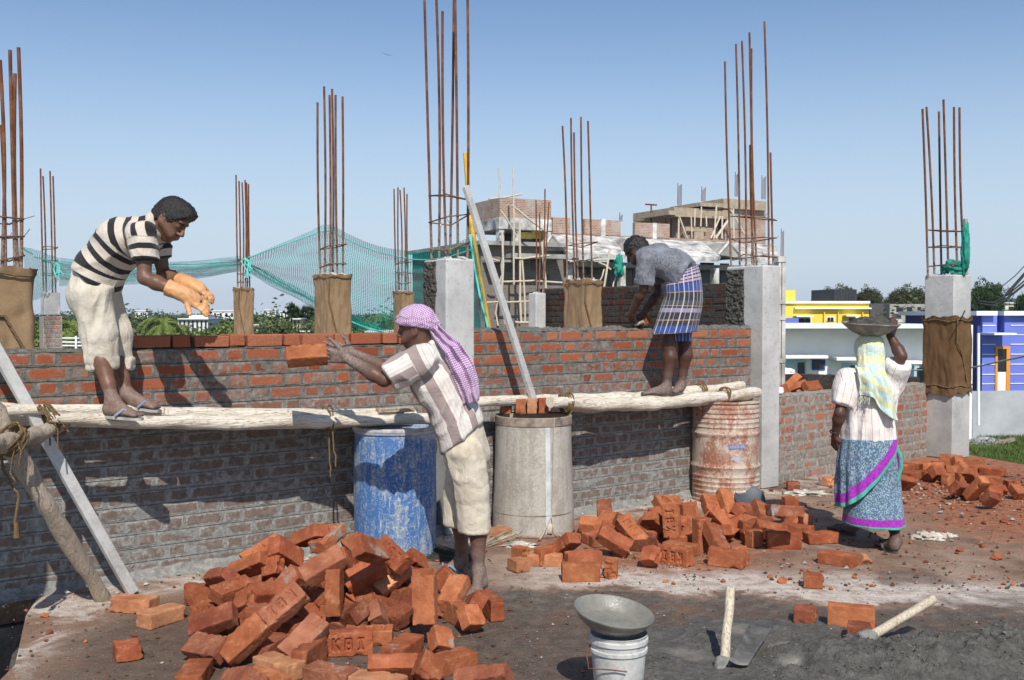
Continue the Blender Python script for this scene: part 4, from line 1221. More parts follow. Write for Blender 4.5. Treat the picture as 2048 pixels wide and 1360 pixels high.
for i in range(24):
    a = RNG.uniform(0, 2 * math.pi); rr = math.sqrt(RNG.uniform(0, 1))
    X = 1.18 + 0.62 * rr * math.cos(a); Yc = 7.35 + 0.45 * rr * math.sin(a)
    z = RNG.uniform(0.04, 0.045 + 0.17 * (1 - rr))
    q = Matrix.Rotation(RNG.uniform(0, 6.3), 3, 'Z') @ Matrix.Rotation(RNG.normal(0, 0.3), 3, 'X') @ Matrix.Rotation(RNG.normal(0, 0.3), 3, 'Y')
    ax = [np.array(q.col[k]) for k in range(3)]
    low = (abs(ax[0][2]) * BL_ + abs(ax[1][2]) * BH_ + abs(ax[2][2]) * BT_) / 2
    place_brick(PLAINB[i % 4], np.array([X, Yc, max(z, low)]), ax, 'rdro'[i % 4], 'middle', 'brick', label='brick buried inside the heap before the drums, only bits of it showing')

FQ = {7: (1780, 880, 7.642)}
far = [
 (7,'S',(130,385),(370,390),(130,470),'r'), (7,'S',(140,530),(380,560),(140,600),'r'), (7,'B',(400,330),(520,300),(440,360),'o'), (7,'B',(480,330),(780,400),(560,480),'o'),
 (7,'E',(450,370),(560,400),(450,480),'r'), (7,'H',(710,255),(800,330),(640,310),'o'), (7,'S',(400,480),(655,500),(390,590),'r'), (7,'S',(670,500),(870,540),(660,600),'r'),
 (7,'H',(930,520),(1020,600),(870,630),'o'), (7,'H',(880,380),(1040,420),(880,480),'o'), (7,'H',(1020,260),(1150,310),(1000,370),'o'), (7,'H',(1110,350),(1200,360),(1110,430),'o'),
 (7,'B',(1090,510),(1330,540),(1080,640),'r'), (7,'S',(1050,640),(1240,670),(1060,700),'d'), (7,'E',(1120,430),(1260,430),(1120,510),'r'), (7,'B',(1210,390),(1390,340),(1290,440),'o'),
 (7,'B',(1440,330),(1730,450),(1410,400),'r'), (7,'B',(1310,510),(1650,520),(1320,580),'o'), (7,'E',(1390,570),(1500,570),(1400,640),'o'), (7,'H',(1290,660),(1500,650),(1270,780),'o'),
 (7,'H',(1500,690),(1720,710),(1540,790),'r'), (7,'H',(1860,530),(1960,600),(1780,640),'r'), (7,'H',(1920,690),(2060,680),(1930,800),'o'), (7,'S',(1600,630),(1780,700),(1600,690),'r'),
 (7,'Q',(1540,790),(1680,840),(1540,860),'d'), (7,'S',(775,185),(1090,215),(775,235),'o'), (7,'S',(1090,235),(1430,290),(1090,280),'o'),
 (7,'B',(700,420),(860,440),(700,500),'r'), (7,'B',(960,440),(1060,470),(950,540),'o'), (7,'B',(250,470),(420,440),(260,520),'r'),
]
def dep_far(fc):
    return 9.25 + (990 - fc[1]) * 0.029
heap('far', far, FQ, dep_far)
# bricks behind the low wall
BQ = {8: (1540, 580, 2.428)}
back = [(8,'S',(60,465),(130,395),(85,490),'o'), (8,'S',(75,470),(165,432),(95,492),'o'), (8,'B',(165,440),(225,432),(205,492),'r'), (8,'B',(85,505),(170,462),(200,500),'o','kr'),
        (8,'B',(36,470),(80,450),(60,520),'r'), (8,'S',(30,500),(90,505),(30,530),'d')]
for r in back: pass
heap('back', back, BQ, lambda fc: 11.7)
w2n = np.array([w2e[1], -w2e[0], 0.0])
for i in range(10):
    for j in range(3):
        c = np.array([*w2a[:2], 0]) + np.array([*w2e, 0]) * (0.12 + 0.26 * j + RNG.normal(0, .01)) - w2n * 0.42 + np.array([0, 0, 0.0375 + i * 0.077])
        place_brick(PLAINB[(i + j) % 4], c, [np.array([*w2e, 0]), w2n * -1 if i % 2 else w2n, np.array([0, 0, 1.0])] if False else [np.array([*w2e, 0]), -w2n, np.array([0, 0, 1.0])], 'rodr'[(i * 3 + j) % 4], 'back', 'brick', label='brick stacked low behind the grey-washed wall, under the visible pile')
# the brick flying between the two men, and those on the grey drum
c, ax = solve('B', (572, 690), (652, 685), (574, 717), lambda fc: 5.95)
place_brick(PLAINB[0], c, ax, 'o', None, 'brick', label='orange brick in mid-air just leaving the thrower\'s hands')
drum_lab = ['broken rough-ended brick at the left of the row on the grey drum', 'orange brick second in the row on the grey drum', 'pale orange brick third in the row on the grey drum', 'red brick at the right end of the row on the grey drum']
for k, (px, ln, tn) in enumerate(((1013, 0.20, 'r'), (1041, 0.21, 'o'), (1062, 0.21, 'p'), (1084, 0.20, 'r'))):
    q = P(px, 815, 7.58)
    yaw = 0.05 * (k - 1)
    ax = [np.array([-math.sin(yaw), math.cos(yaw), 0]), np.array([0, 0, 1.0]), np.array([math.cos(yaw), math.sin(yaw), 0])]
    place_brick((HALF[0] if k == 0 else PLAINB[k % 4]), np.array([q[0], 7.62 + 0.02 * k, 0.861 + 0.056]), ax, tn, None, 'brick' if k else 'half_brick', label=drum_lab[k], scale=1.0)
# chunks and crumbs lying about
chunks = [(1725, 1127, .62, 'p', 'pale broken brick chunk next to the lone red brick'), (1992, 1118, .42, 'o', 'brick chunk on the red earth by the right edge'), (1440, 985, .3, 'o', None), (1918, 1103, .26, 'd', None),
          (1965, 1095, .24, 'd', None), (1895, 1040, .22, 'd', None), (1890, 1070, .24, 'o', None), (1000, 1090, .22, 'r', None), (1130, 1120, .2, 'o', None), (1190, 1138, .22, 'o', None),
          (1210, 1142, .2, 'r', None), (1020, 1128, .2, 'o', None), (88, 1235, .22, 'o', None), (100, 1268, .2, 'd', None), (1855, 1077, .2, 'd', None), (1382, 1130, .3, 'r', None), (1330, 1165, .18, 'o', None),
          (1540, 1155, .2, 'o', None), (1495, 1110, .18, 'r', None), (970, 1105, .2, 'r', None), (1565, 1165, .3, 'o', None), (1940, 1022, .25, 'd', None), (1800, 1005, .22, 'r', None), (2010, 1045, .3, 'd', None)]
for i, (x, y, sc, tn, lab) in enumerate(chunks):
    g = G(x, y)
    q = Matrix.Rotation(RNG.uniform(0, 6.3), 3, 'Z') @ Matrix.Rotation(RNG.normal(0, 0.3), 3, 'X')
    o = place_brick(CHUNK[i % 3], g + np.array([0, 0, 0.03 * sc]), [np.array(q.col[k]) for k in range(3)], tn, None if lab else 'chunk', 'brick_chunk', label=lab, scale=sc * 1.5)

# ---- labels: each brick is told apart by its look and by its place in its heap
HEAPNAME = {'near': 'near heap', 'middle': 'heap before the drums', 'far': 'far right heap', 'back': 'pile behind the low wall'}
ORD = ['', 'second ', 'third ', 'fourth ', 'fifth ', 'sixth ', 'seventh ', 'eighth ', 'ninth ', 'tenth ', 'eleventh ', 'twelfth ']
def pose_word(ax, kind):
    if kind == 'brick_chunk': return ''
    if abs(ax[0][2]) > 0.8: return 'upright '
    if abs(ax[0][2]) > 0.38: return 'steep '
    if abs(ax[1][2]) > 0.75: return 'on-edge '
    if abs(ax[2][2]) > 0.93: return 'flat-lying '
    return 'tilted '
def label_bricks():
    for hp in ('near', 'middle', 'far', 'back', 'chunk'):
        rows = [r for r in ALLBR if r[1] == hp and r[6] is None]
        info = sorted([(*proj(r[7]), r) for r in rows], key=lambda q: q[1])
        if not info: continue
        nb = min(12, max(1, math.ceil(len(info) / 9))); per = math.ceil(len(info) / nb)
        bands = [b for b in (info[i * per:(i + 1) * per] for i in range(nb)) if b]
        for bi, b in enumerate(bands):
            b.sort(key=lambda q: q[0])
            lvl = '' if len(bands) == 1 else ('top row' if bi == 0 else ('bottom row' if bi == len(bands) - 1 else ORD[bi] + 'row down'))
            for k, (px, py, r) in enumerate(b):
                side = ORD[k] + 'from left' if k else 'leftmost'
                if k == len(b) - 1 and k: side = 'rightmost'
                what = {'brick': 'brick', 'half_brick': 'half brick', 'brick_chunk': 'brick chunk'}[r[2]] + (' stamped KBI' if r[5] else '')
                if hp == 'chunk': r[6] = '%s brick crumb on the floor, %s, %s line of crumbs' % (r[3], side, 'farther' if bi == 0 else ('nearest' if bi == len(bands) - 1 else 'middle'))
                else: r[6] = '%s%s %s, %s, %s, %s' % (pose_word(r[4], r[2]), r[3], what, side, lvl, HEAPNAME[hp])
                r[6] = ' '.join(r[6].split()).replace(', ,', ',')
    for o, hp, kind, word, ax, st, lab, ctr in ALLBR:
        tag(o, lab, 'brick', {'near': 'bricks in the near heap', 'middle': 'bricks in the middle heap', 'far': 'bricks in the far right heap', 'back': 'bricks behind the low wall',
                              'chunk': 'brick crumbs on the floor'}.get(hp))
label_bricks()
# ================================================================== land beyond the slab
def mat_land():
    m = NT('dry_land', 0.95, 0.1)
    v = m.co(); n1 = m.noise(v, 0.05, 6, 0.6); n2 = m.noise(v, 0.6, 5, 0.7); n3 = m.noise(v, 6, 4, 0.7)
    g = m.ramp(n2, (0.3, (0.045, 0.075, 0.022)), (0.6, (0.09, 0.125, 0.04)), (0.8, (0.16, 0.155, 0.07)))
    e = m.ramp(n2, (0.3, (0.20, 0.13, 0.075)), (0.7, (0.33, 0.245, 0.165)))
    m.color(m.mix(m.step(m.math('ADD', m.math('MULTIPLY', n1, 0.6), m.math('MULTIPLY', n3, 0.4)), 0.57, 0.67), g, e))
    m.bump(n3, 0.8, 0.1)
    return m.mat
GZ = -3.6
mb = MB()
def land(u, v):
    r = 18 * (1480 / 18) ** v; a = -0.95 + 1.9 * u
    x, y = r * math.sin(a), r * math.cos(a) - 15
    z = GZ
    if y > 40: z += 0.9 * noise.noise(Vector((x * .01, y * .01, 0))) - 1.2 * max(0, min(1, -x / 40)) * min(1, (y - 40) / 60)
    return (x, y, z)
mb.grid(land, 90, 70, 0)
tag(mb.build('ground', mat_land(), smooth=179, origin=(0, 0, 0)), kind='structure')

MAT_WIN = plain('dark_window', (0.02, 0.022, 0.026), 0.25, 0.1, spec=0.5)
MAT_BGBRICK = None
def mat_farbrick(name, c1, c2, mo, sc=1.0):
    m = NT(name, 0.95, 0.1)
    a = m.attr().outputs['Color']               # red: metres along the wall, green: metres up
    b = m.n('ShaderNodeTexBrick', {'Vector': a, 'Color1': (*c1, 1), 'Color2': (*c2, 1), 'Mortar': (*mo, 1), 'Scale': 1.0, 'Mortar Size': 0.012, 'Brick Width': 0.24, 'Row Height': 0.088, 'Bias': 0.0})
    b.offset = 0.5
    n = m.noise(m.co(), 1.6, 6, 0.7)
    m.color(m.mix(m.math('MULTIPLY', m.step(n, 0.46, 0.62), 0.75), b.outputs['Color'], mo))
    return m.mat
MAT_FB = mat_farbrick('far_brick', (0.25, 0.125, 0.085), (0.36, 0.20, 0.14), (0.40, 0.365, 0.32))
MAT_FBG = mat_farbrick('far_grey_brick', (0.15, 0.115, 0.095), (0.22, 0.165, 0.135), (0.21, 0.195, 0.175))
MAT_FC = plain('far_concrete', (0.54, 0.525, 0.49), 0.9, 0.5, 1.6)
MAT_FCD = plain('far_grey_concrete', (0.33, 0.32, 0.295), 0.9, 0.35, 0.9)
MAT_BAMBOO = mat_wood('bamboo_pole', (0.46, 0.38, 0.28), (0.66, 0.58, 0.46), 0.4, 'Z')
MAT_PLANK = mat_wood('shutter_plank', (0.25, 0.19, 0.13), (0.46, 0.38, 0.285), 0.7)

class Facade:
    """a frame on a building's front: pixel columns give the place along it, pixel rows the height"""
    def __init__(s, px, Y, th):
        s.o = P(px, 628, Y)[:2]; s.e = np.array([math.cos(th), math.sin(th)]); s.b = np.array([-math.sin(th), math.cos(th)])
    def at(s, px, off=0.0):
        return inter_x(px, s.o + s.b * off, s.e)
    def z(s, px, py, off=0.0):
        q, t = s.at(px, off); return P(px, py, q[1])[2]
    def box(s, mb, x0, x1, y0, y1, off=0.0, dep=0.3, mat=0, z0=None, zx=None, z1=None):
        q0, t0 = s.at(x0, off); q1, t1 = s.at(x1, off)
        zr = zx if zx is not None else x0
        zt = s.z(zr, y0, off) if z1 is None else z1
        zb = s.z(zr, y1, off) if z0 is None else z0
        c = (q0 + q1) / 2 + s.b * dep / 2
        b0 = len(mb.v)
        mb.box(np.array([*c, (zt + zb) / 2]), (t1 - t0, dep, zt - zb), [np.array([*s.e, 0]), np.array([*s.b, 0]), (0, 0, 1)], mat)
        for i in range(b0, len(mb.v)):             # brick coordinates: along + depth, height
            p = np.array(mb.v[i]); d = p[:2] - s.o
            mb.c[i] = (float(d @ s.e + d @ s.b), float(p[2]), 0, 1)
        return zt, zb
    def p3(s, px, py, off=0.0):
        q, t = s.at(px, off); return P(px, py, q[1])

zx = lambda v: 880 + v / 2.926
zy = lambda v: 330 + v / 2.926
F1 = Facade(1000, 50.0, R(27))
bt = thing('unfinished_building', [*F1.at(1100)[0], GZ], 'unfinished brick and concrete building with stepped roofs behind the site', 'building')
def fpart(name, mats, boxes, parent=bt, F=F1):
    mb = MB()
    for bx in boxes: F.box(mb, *bx[0], **bx[1])
    return mb.build(name, mats, parent)
def Z(x0, x1, y0, y1, **k): return ((zx(x0), zx(x1), zy(y0), zy(y1)), k)
fpart('stair_tower', [MAT_FB, MAT_FC], [Z(350, 650, 190, 306, dep=3.6), Z(346, 654, 306, 372, off=-0.06, dep=3.8, mat=1)])
for a_, b_ in ((348, 376), (625, 650), (440, 462)): fpart('tower_post', [MAT_FC], [Z(a_, b_, 372, 450, dep=0.4)])
fpart('tower_back_wall', [MAT_FBG], [Z(350, 650, 372, 450, off=3.0, dep=0.3)])
fpart('stored_sacks', [plain('yellow_sacks', (0.62, 0.50, 0.16), 0.8, 0.2)], [Z(470, 540, 392, 430, off=0.5, dep=0.8), Z(540, 622, 384, 430, off=0.6, dep=0.8)])
fpart('lower_wall', [MAT_FBG], [Z(240, 745, 462, 700, off=0.0, dep=9, z0=GZ)])
fpart('floor_slab', [MAT_FCD], [Z(235, 745, 440, 464, off=-0.5, dep=9.5), Z(430, 745, 520, 546, off=-1.2, dep=1.2, zx=zx(600)), Z(300, 440, 552, 566, off=-1.0, dep=1.0)])
fpart('window', [MAT_WIN], [Z(378, 416, 570, 622, off=-0.03, dep=0.1)])
fpart('window', [MAT_WIN], [Z(536, 590, 552, 614, off=-0.03, dep=0.1)])
fpart('window', [MAT_WIN], [Z(600, 640, 640, 690, off=-0.03, dep=0.1)])
# the right wing: recessed wall, posts, sloping concrete canopies
RW = 1.9
fpart('recessed_wall', [MAT_FBG], [Z(700, 2020, 480, 720, off=RW, dep=0.3, z0=GZ, z1=4.0)])
for a, b, c, d in ((778, 812, 525, 640), (990, 1052, 552, 716), (1128, 1160, 545, 700), (1526, 1602, 570, 692), (1642, 1690, 575, 690), (860, 900, 560, 640), (1300, 1360, 570, 690)):
    fpart('window', [MAT_WIN], [Z(a, b, c, d, off=RW - 0.04, dep=0.1)])
for a, b in ((742, 776), (1056, 1086), (1602, 1632), (1965, 2000)):
    fpart('post', [MAT_FC], [Z(a, b, 480, 720, off=-0.1, dep=0.35, z0=GZ, z1=4.1)])
fpart('roof_slab', [MAT_FCD], [Z(655, 1990, 470, 490, off=0.4, dep=9, zx=zx(1000), z1=4.3, z0=4.05)])
def slope(xt0, xt1, yt, xb0, xb1, yb):
    mb = MB()
    offT, offB = 2.3, -0.9
    a = F1.p3(zx(xt0), zy(yt), offT); q1, _ = F1.at(zx(xt1), offT); b = np.array([*q1, a[2]])
    c = F1.p3(zx(xb0), zy(yb), offB); q2, _ = F1.at(zx(xb1), offB); d = np.array([*q2, c[2]])
    th = np.array([0, 0, -0.22])
    def fn(u, v):
        p = (a * (1 - u) + b * u) * (1 - v) + (c * (1 - u) + d * u) * v
        return p + np.array([0, 0, 0.03 * noise.noise(Vector(p) * 0.8)])
    mb.grid(fn, 12, 5, 0, flip=True)
    mb.grid(lambda u, v: fn(u, v) + th, 12, 5, 0)
    n0 = len(mb.v)
    for p, q in ((a, b), (b, d), (d, c), (c, a)):
        mb.add([p, q, q + th, p + th], [(0, 1, 2, 3)], 0)
    mb.build('canopy_slope', [MAT_FC], bt)
slope(655, 1130, 405, 745, 1080, 515); slope(1142, 1690, 430, 1190, 1625, 528); slope(1700, 1960, 455, 1770, 1985, 545)
def gable(xa, ya, xl, yl, xr, yr, off):
    mb = MB(); a, b, c = F1.p3(zx(xa), zy(ya), off), F1.p3(zx(xl), zy(yl), off), F1.p3(zx(xr), zy(yr), off)
    bk = np.array([*F1.b, 0]) * 2.2
    mb.add([a, b, c, a + bk, b + bk, c + bk], [(0, 2, 1), (3, 4, 5), (0, 1, 4, 3), (1, 2, 5, 4), (2, 0, 3, 5)], 0)
    mb.build('gable_wall', [MAT_FCD], bt)
    mb = MB()
    mb.tube([a, b], 0.09, 4, 0); mb.tube([a, c], 0.09, 4, 0)
    mb.build('gable_trim', [MAT_FC], bt)
gable(1140, 424, 1082, 498, 1212, 512, -0.4); gable(1692, 452, 1630, 525, 1770, 548, -0.4); gable(652, 412, 600, 500, 742, 505, -0.3)
fpart('parapet', [MAT_FB, MAT_FC], [Z(655, 1700, 398, 440, off=2.4, dep=0.24, zx=zx(655)), Z(660, 762, 305, 412, off=2.4, dep=0.25), Z(845, 1056, 315, 420, off=2.4, dep=0.25), Z(1140, 1342, 335, 432, off=2.4, dep=0.25),
                                     Z(940, 967, 315, 420, off=2.36, dep=0.1, mat=1), Z(1244, 1267, 338, 432, off=2.36, dep=0.1, mat=1)])
fpart('roof_tower', [MAT_FB, MAT_FCD], [Z(1382, 1626, 292, 470, off=4.0, dep=3.0), Z(1666, 1902, 250, 470, off=3.6, dep=3.5), Z(1420, 1594, 360, 462, off=2.8, dep=0.25), Z(1690, 1760, 255, 372, off=3.56, dep=.1, mat=1)])
fpart('tower_doorway', [MAT_WIN], [Z(1624, 1668, 270, 470, off=4.2, dep=0.1)])
fpart('shuttering', [MAT_PLANK], [Z(1368, 1690, 246, 300, off=3.2, dep=4.2), Z(1335, 1380, 266, 290, off=3.0, dep=3.0), Z(1655, 1905, 196, 252, off=3.3, dep=4.0), Z(1520, 1660, 218, 240, off=3.0, dep=3.0),
                                   Z(1435, 1558, 360, 386, off=2.6, dep=0.08), Z(1486, 1542, 390, 445, off=2.6, dep=0.08)])
for i, (a, b, c, d, w) in enumerate(((1612, 430, 1690, 320, .08), (1604, 430, 1618, 235, .05), (1526, 360, 1530, 245, .04), (1490, 360, 1492, 260, .04), (1560, 360, 1558, 300, .04), (1585, 430, 1640, 300, .05), (1650, 430, 1652, 300, .05), (1720, 430, 1716, 255, .05), (1780, 400, 1700, 260, .05), (1400, 300, 1450, 440, .05), (1395, 440, 1398, 300, .05), (1470, 300, 1474, 420, .04))):
    mb = MB(); mb.tube([F1.p3(zx(a), zy(b), 2.5), F1.p3(zx(c), zy(d), 2.6)], w, 6); mb.build('roof_strut', MAT_BAMBOO, bt)
for i, (a, t, b_, n) in enumerate(((1390, 105, 236, 4), (1530, 125, 212, 4), (1726, 40, 185, 4), (1882, 60, 200, 4), (1050, 278, 330, 3), (1350, 305, 470, 3), (1320, 310, 340, 2), (1995, 372, 540, 3))):
    for k in range(n):
        mb = MB(); mb.tube([F1.p3(zx(a + k * 7), zy(b_), 4.5), F1.p3(zx(a + k * 7 + 2), zy(t + 6 * ((k * 3) % 4)), 4.5)], 0.022, 5); mb.build('roof_rebar', MAT_RUST, bt)
mb = MB(); mb.tube([F1.p3(zx(1235), zy(332), 5), F1.p3(zx(1236), zy(228), 5)], 0.05, 6); mb.tube([F1.p3(zx(1203), zy(230), 5), F1.p3(zx(1268), zy(234), 5)], 0.05, 6); mb.build('roof_mast', MAT_RUST, bt)
# bamboo scaffold at the tower: each pole by itself
bam = [((343, 182), (343, 15), 0.05), ((432, 700), (428, 10), 0.05), ((360, 760), (364, 390), 0.06), ((380, 930), (368, 640), 0.05), ((476, 930), (466, 340), 0.06), ((498, 915), (480, 540), 0.05), ((285, 200), (478, 170), 0.05),
       ((352, 684), (730, 690), 0.055), ((430, 545), (640, 530), 0.05), ((300, 545), (345, 560), 0.05), ((270, 805), (560, 795), 0.05), ((440, 918), (560, 922), 0.06), ((356, 265), (450, 420), 0.045), ((420, 236), (620, 390), 0.05),
       ((345, 690), (370, 500), 0.04), ((620, 730), (596, 450), 0.06), ((340, 940), (336, 800), 0.045), ((930, 570), (1000, 612), 0.05), ((960, 715), (992, 500), 0.06), ((760, 566), (990, 552), 0.055), ((930, 700), (960, 610), 0.04), ((1012, 714), (1040, 620), 0.04)]
for i, ((a, b), (c, d), r) in enumerate(bam):
    p, q = F1.p3(zx(a), zy(b), -1.6), F1.p3(zx(c), zy(d), -1.6)
    mb = MB(); mid_ = (p + q) / 2 + RNG.normal(0, 0.05, 3); mb.tube([p, (p + mid_) / 2 + RNG.normal(0, .03, 3), mid_, q], r, 6)
    hor = abs(d - b) < abs(c - a)
    yy = 'high' if min(b, d) < 300 else ('mid-height' if min(b, d) < 560 else 'low')
    px_ = int(zx((a + c) / 2))
    where = ['left of', 'under', 'in front of', 'beside'][i % 4]
    tag(mb.build('bamboo_pole', MAT_BAMBOO, smooth=80), '%s bamboo pole %s on the unfinished building%s' % ('level' if hor else ('slanting' if abs(c - a) > 25 else 'upright'), yy,
        [' by its tower corner', ' near its left edge', ' below its tower', ' before its windows', ' at its canopy post'][min(4, int((a - 270) / 160))]), 'bamboo pole', 'bamboo scaffolding on the unfinished building')
# green rag tied to the canopy post
def blob(name, c, size, mat, label, cat, seed=0, amp=0.35, sub=4, parent=None):
    bm = bmesh.new(); bmesh.ops.create_icosphere(bm, subdivisions=sub, radius=1)
    for v in bm.verts:
        p = v.co.copy(); k = 1 + amp * noise.noise(p * 1.7 + Vector((seed, 0, 0))) + amp * 0.7 * noise.noise(p * 4 + Vector((seed, 3, 0))) + amp * .4 * noise.noise(p * 9 + Vector((seed, 3, 5)))
        v.co = Vector((p.x * size[0] * k + c[0], p.y * size[1] * k + c[1], p.z * size[2] * k + c[2]))
    me = bpy.data.meshes.new(name); bm.to_mesh(me); bm.free(); me.materials.append(mat); me.shade_smooth()
    o = link_mesh(name, me, parent)
    return tag(o, label, cat) if label else o
MAT_TEAL = plain('teal_cloth', (0.02, 0.25, 0.19), 0.7, 0.4, 8)
q = F1.p3(zx(1043), zy(590), -1.8)
blob('green_rag', q, (0.24, 0.2, 0.52), MAT_TEAL, 'crumpled teal cloth tied to the canopy post of the unfinished building', 'cloth', 3, 0.5)

# ------------------------------------------------------------------ rear frame beside the right column
mb = MB()
Fr = Facade(1560, 13.6, R(20))
for x0, x1 in ((1557, 1562), (1564, 1571)): Fr.box(mb, x0, x1, 514 if x0 > 1560 else 520, 790, 0, 0.12, z0=0.0)
for y0, y1 in ((512, 524), (601, 608), (632, 640), (718, 726)): Fr.box(mb, 1556, 1571.5, y0, y1, -0.01, 0.14)
tag(mb.build('concrete_frame', MAT_FC), 'narrow concrete ladder frame standing behind the right column', 'concrete frame')

# ------------------------------------------------------------------ painted houses on the right
def paint(name, c, var=0.06): return plain(name, c, 0.75, var, 0.7)
MAT_WHITE = paint('white_paint', (0.80, 0.80, 0.80)); MAT_YEL = paint('yellow_paint', (0.85, 0.62, 0.09), 0.04); MAT_PURP = paint('violet_blue_paint', (0.15, 0.195, 0.60), 0.04)
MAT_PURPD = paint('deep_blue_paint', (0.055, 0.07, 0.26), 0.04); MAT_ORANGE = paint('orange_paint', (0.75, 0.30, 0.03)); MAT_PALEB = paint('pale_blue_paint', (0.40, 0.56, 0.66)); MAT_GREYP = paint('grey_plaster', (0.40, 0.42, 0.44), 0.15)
FW = Facade(1560, 40, R(3))
wb = thing('white_house', [*FW.at(1700)[0], GZ], 'long white house with a deep flat roof and small canopies behind the woman', 'house')
fpart('wall', [MAT_WHITE], [((1480, 1946, 660, 800), dict(dep=7, z0=GZ))], wb, FW)
fpart('roof', [MAT_WHITE], [((1470, 1946, 650, 657), dict(off=-1.5, dep=9)), ((1470, 1946, 657, 664), dict(off=-1.2, dep=8.5))], wb, FW)
for a, b, y in ((1572, 1657, 711), (1674, 1722, 715), (1800, 1850, 722), (1860, 1900, 726)):
    fpart('canopy', [MAT_WHITE], [((a, b, y, y + 6), dict(off=-0.9, dep=0.9))], wb, FW)
for nm, a, b, y0, y1 in (('door', 1573, 1613, 721, 790), ('window', 1625, 1651, 719, 740), ('door', 1684, 1714, 726, 790), ('door', 1814, 1850, 732, 790)):
    mb = MB(); FW.box(mb, a, b, y0, y1, -0.05, 0.1, 0); w = (b - a)
    f = mb.build(nm, [MAT_PURPD if nm == 'window' else MAT_PALEB], wb)
    if nm == 'window':
        mb = MB(); FW.box(mb, a + 3, b - 3, y0 + 3, y1 - 3, -0.07, 0.05); mb.build('pane', [MAT_WIN], f)
    else:
        for k in range(2):
            mb = MB(); FW.box(mb, a + 3 + k * w * 0.5, a + w * 0.5 - 3 + k * w * 0.5, y0 + 4, y1, -0.07, 0.05); mb.build('door_leaf', [MAT_WIN if k else MAT_PALEB], f)
FY = Facade(1572, 60, R(2))
yb = thing('yellow_house', [*FY.at(1650)[0], GZ], 'bright yellow flat-roofed house beyond the white roof', 'house')
fpart('wall', [MAT_YEL], [((1548, 1738, 606, 700), dict(dep=9, z0=GZ)), ((1548, 1590, 580, 606), dict(off=1, dep=4))], yb, FY)
fpart('parapet_trim', [MAT_WHITE], [((1546, 1740, 602, 607), dict(off=-0.15, dep=9.4))], yb, FY)
fpart('string_course', [MAT_WHITE], [((1590, 1743, 615, 618), dict(off=-0.3, dep=0.3))], yb, FY)
for a, b, y0, y1 in ((1597, 1622, 636, 656), (1654, 1668, 634, 642), (1697, 1714, 635, 656)):
    w_ = fpart('window', [MAT_WHITE], [((a - 1, b + 1, y0 - 1, y1), dict(off=-0.05, dep=0.1))], yb, FY)
    fpart('pane', [MAT_WIN], [((a + 1, (a + b) / 2 - .5, y0 + 1, y1), dict(off=-0.08, dep=0.06)), (((a + b) / 2 + .5, b - 1, y0 + 1, y1), dict(off=-0.08, dep=0.06))], w_, FY)
    if y1 > 650: fpart('window_hood', [MAT_WHITE], [((a - 4, b + 6, y0 - 5, y0 - 2), dict(off=-0.7, dep=0.7))], yb, FY)
for a in (1648, 1676, 1725): fpart('downpipe', [MAT_YEL], [((a, a + 1.5, 624, 655), dict(off=-0.2, dep=0.2))], yb, FY)
fpart('porch', [MAT_PURP], [((1560, 1597, 636, 660), dict(off=-2, dep=2))], yb, FY)
FT = Facade(1669, 66, R(12))
mb = MB()
for k in range(14): FT.box(mb, 1669 + k * 3.1, 1671.4 + k * 3.1, 579, 606, -0.08, 0.2)
FT.box(mb, 1668, 1713, 578.5, 606, 0.05, 3.0)
tag(mb.build('roof_screen', plain('dark_sheet_metal', (0.05, 0.055, 0.06), 0.6, 0.2)), 'dark corrugated metal screen on the yellow roof', 'roof screen')
FG = Facade(1740, 78, R(4))
gb = thing('grey_house', [*FG.at(1800)[0], GZ], 'unpainted grey block house beyond the yellow house', 'house')
fpart('wall', [MAT_FCD], [((1779, 1870, 608, 680), dict(dep=8, z0=GZ))], gb, FG)
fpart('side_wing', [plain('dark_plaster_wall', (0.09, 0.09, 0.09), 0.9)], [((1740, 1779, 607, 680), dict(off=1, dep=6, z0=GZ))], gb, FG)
for a, b, y0, y1 in ((1793, 1806, 615, 624), (1814, 1824, 614, 636), (1835, 1842, 614, 620)): fpart('window', [MAT_WIN], [((a, b, y0, y1), dict(off=-0.05, dep=0.1))], gb, FG)
fpart('ledge', [MAT_FC], [((1789, 1808, 625, 627), dict(off=-0.5, dep=0.5)), ((1780, 1870, 638, 645), dict(off=-3, dep=3))], gb, FG)
FB = Facade(1955, 44, R(8))
hb = thing('blue_house', [*FB.at(2000)[0], GZ], 'violet blue house with white lines and an orange door frame at the right edge', 'house')
fpart('wall', [MAT_PURP], [((1965, 1994, 630, 800), dict(dep=6, z0=GZ + 1)), ((2009, 2150, 630, 800), dict(dep=6, z0=GZ + 1)), ((1994, 2009, 669, 800), dict(dep=6, z0=GZ + 1))], hb, FB)
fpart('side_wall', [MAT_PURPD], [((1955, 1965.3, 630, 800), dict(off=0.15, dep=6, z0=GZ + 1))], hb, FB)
fpart('roof_edge', [MAT_WHITE], [((1953, 1995, 622, 631), dict(off=-0.3, dep=6.5)), ((2008, 2150, 622, 631), dict(off=-0.3, dep=6.5))], hb, FB)
for y in (650, 669, 688, 708, 728, 748, 767):
    fpart('white_line', [MAT_WHITE], [((1965.5, 1991.5, y, y + 1.6), dict(off=-0.03, dep=0.03, zx=1965)), ((2022, 2150, y, y + 1.6), dict(off=-0.03, dep=0.03, zx=1965))], hb, FB)
d_ = fpart('door', [MAT_ORANGE], [((1992, 1996.5, 693, 784), dict(off=-0.06, dep=0.12)), ((2014, 2021, 693, 784), dict(off=-0.06, dep=0.12)), ((1996.5, 2014, 693, 698), dict(off=-0.06, dep=0.12))], hb, FB)
fpart('door_leaf', [MAT_WHITE], [((1996.5, 2014, 744, 784), dict(off=-0.02, dep=0.05))], d_, FB)
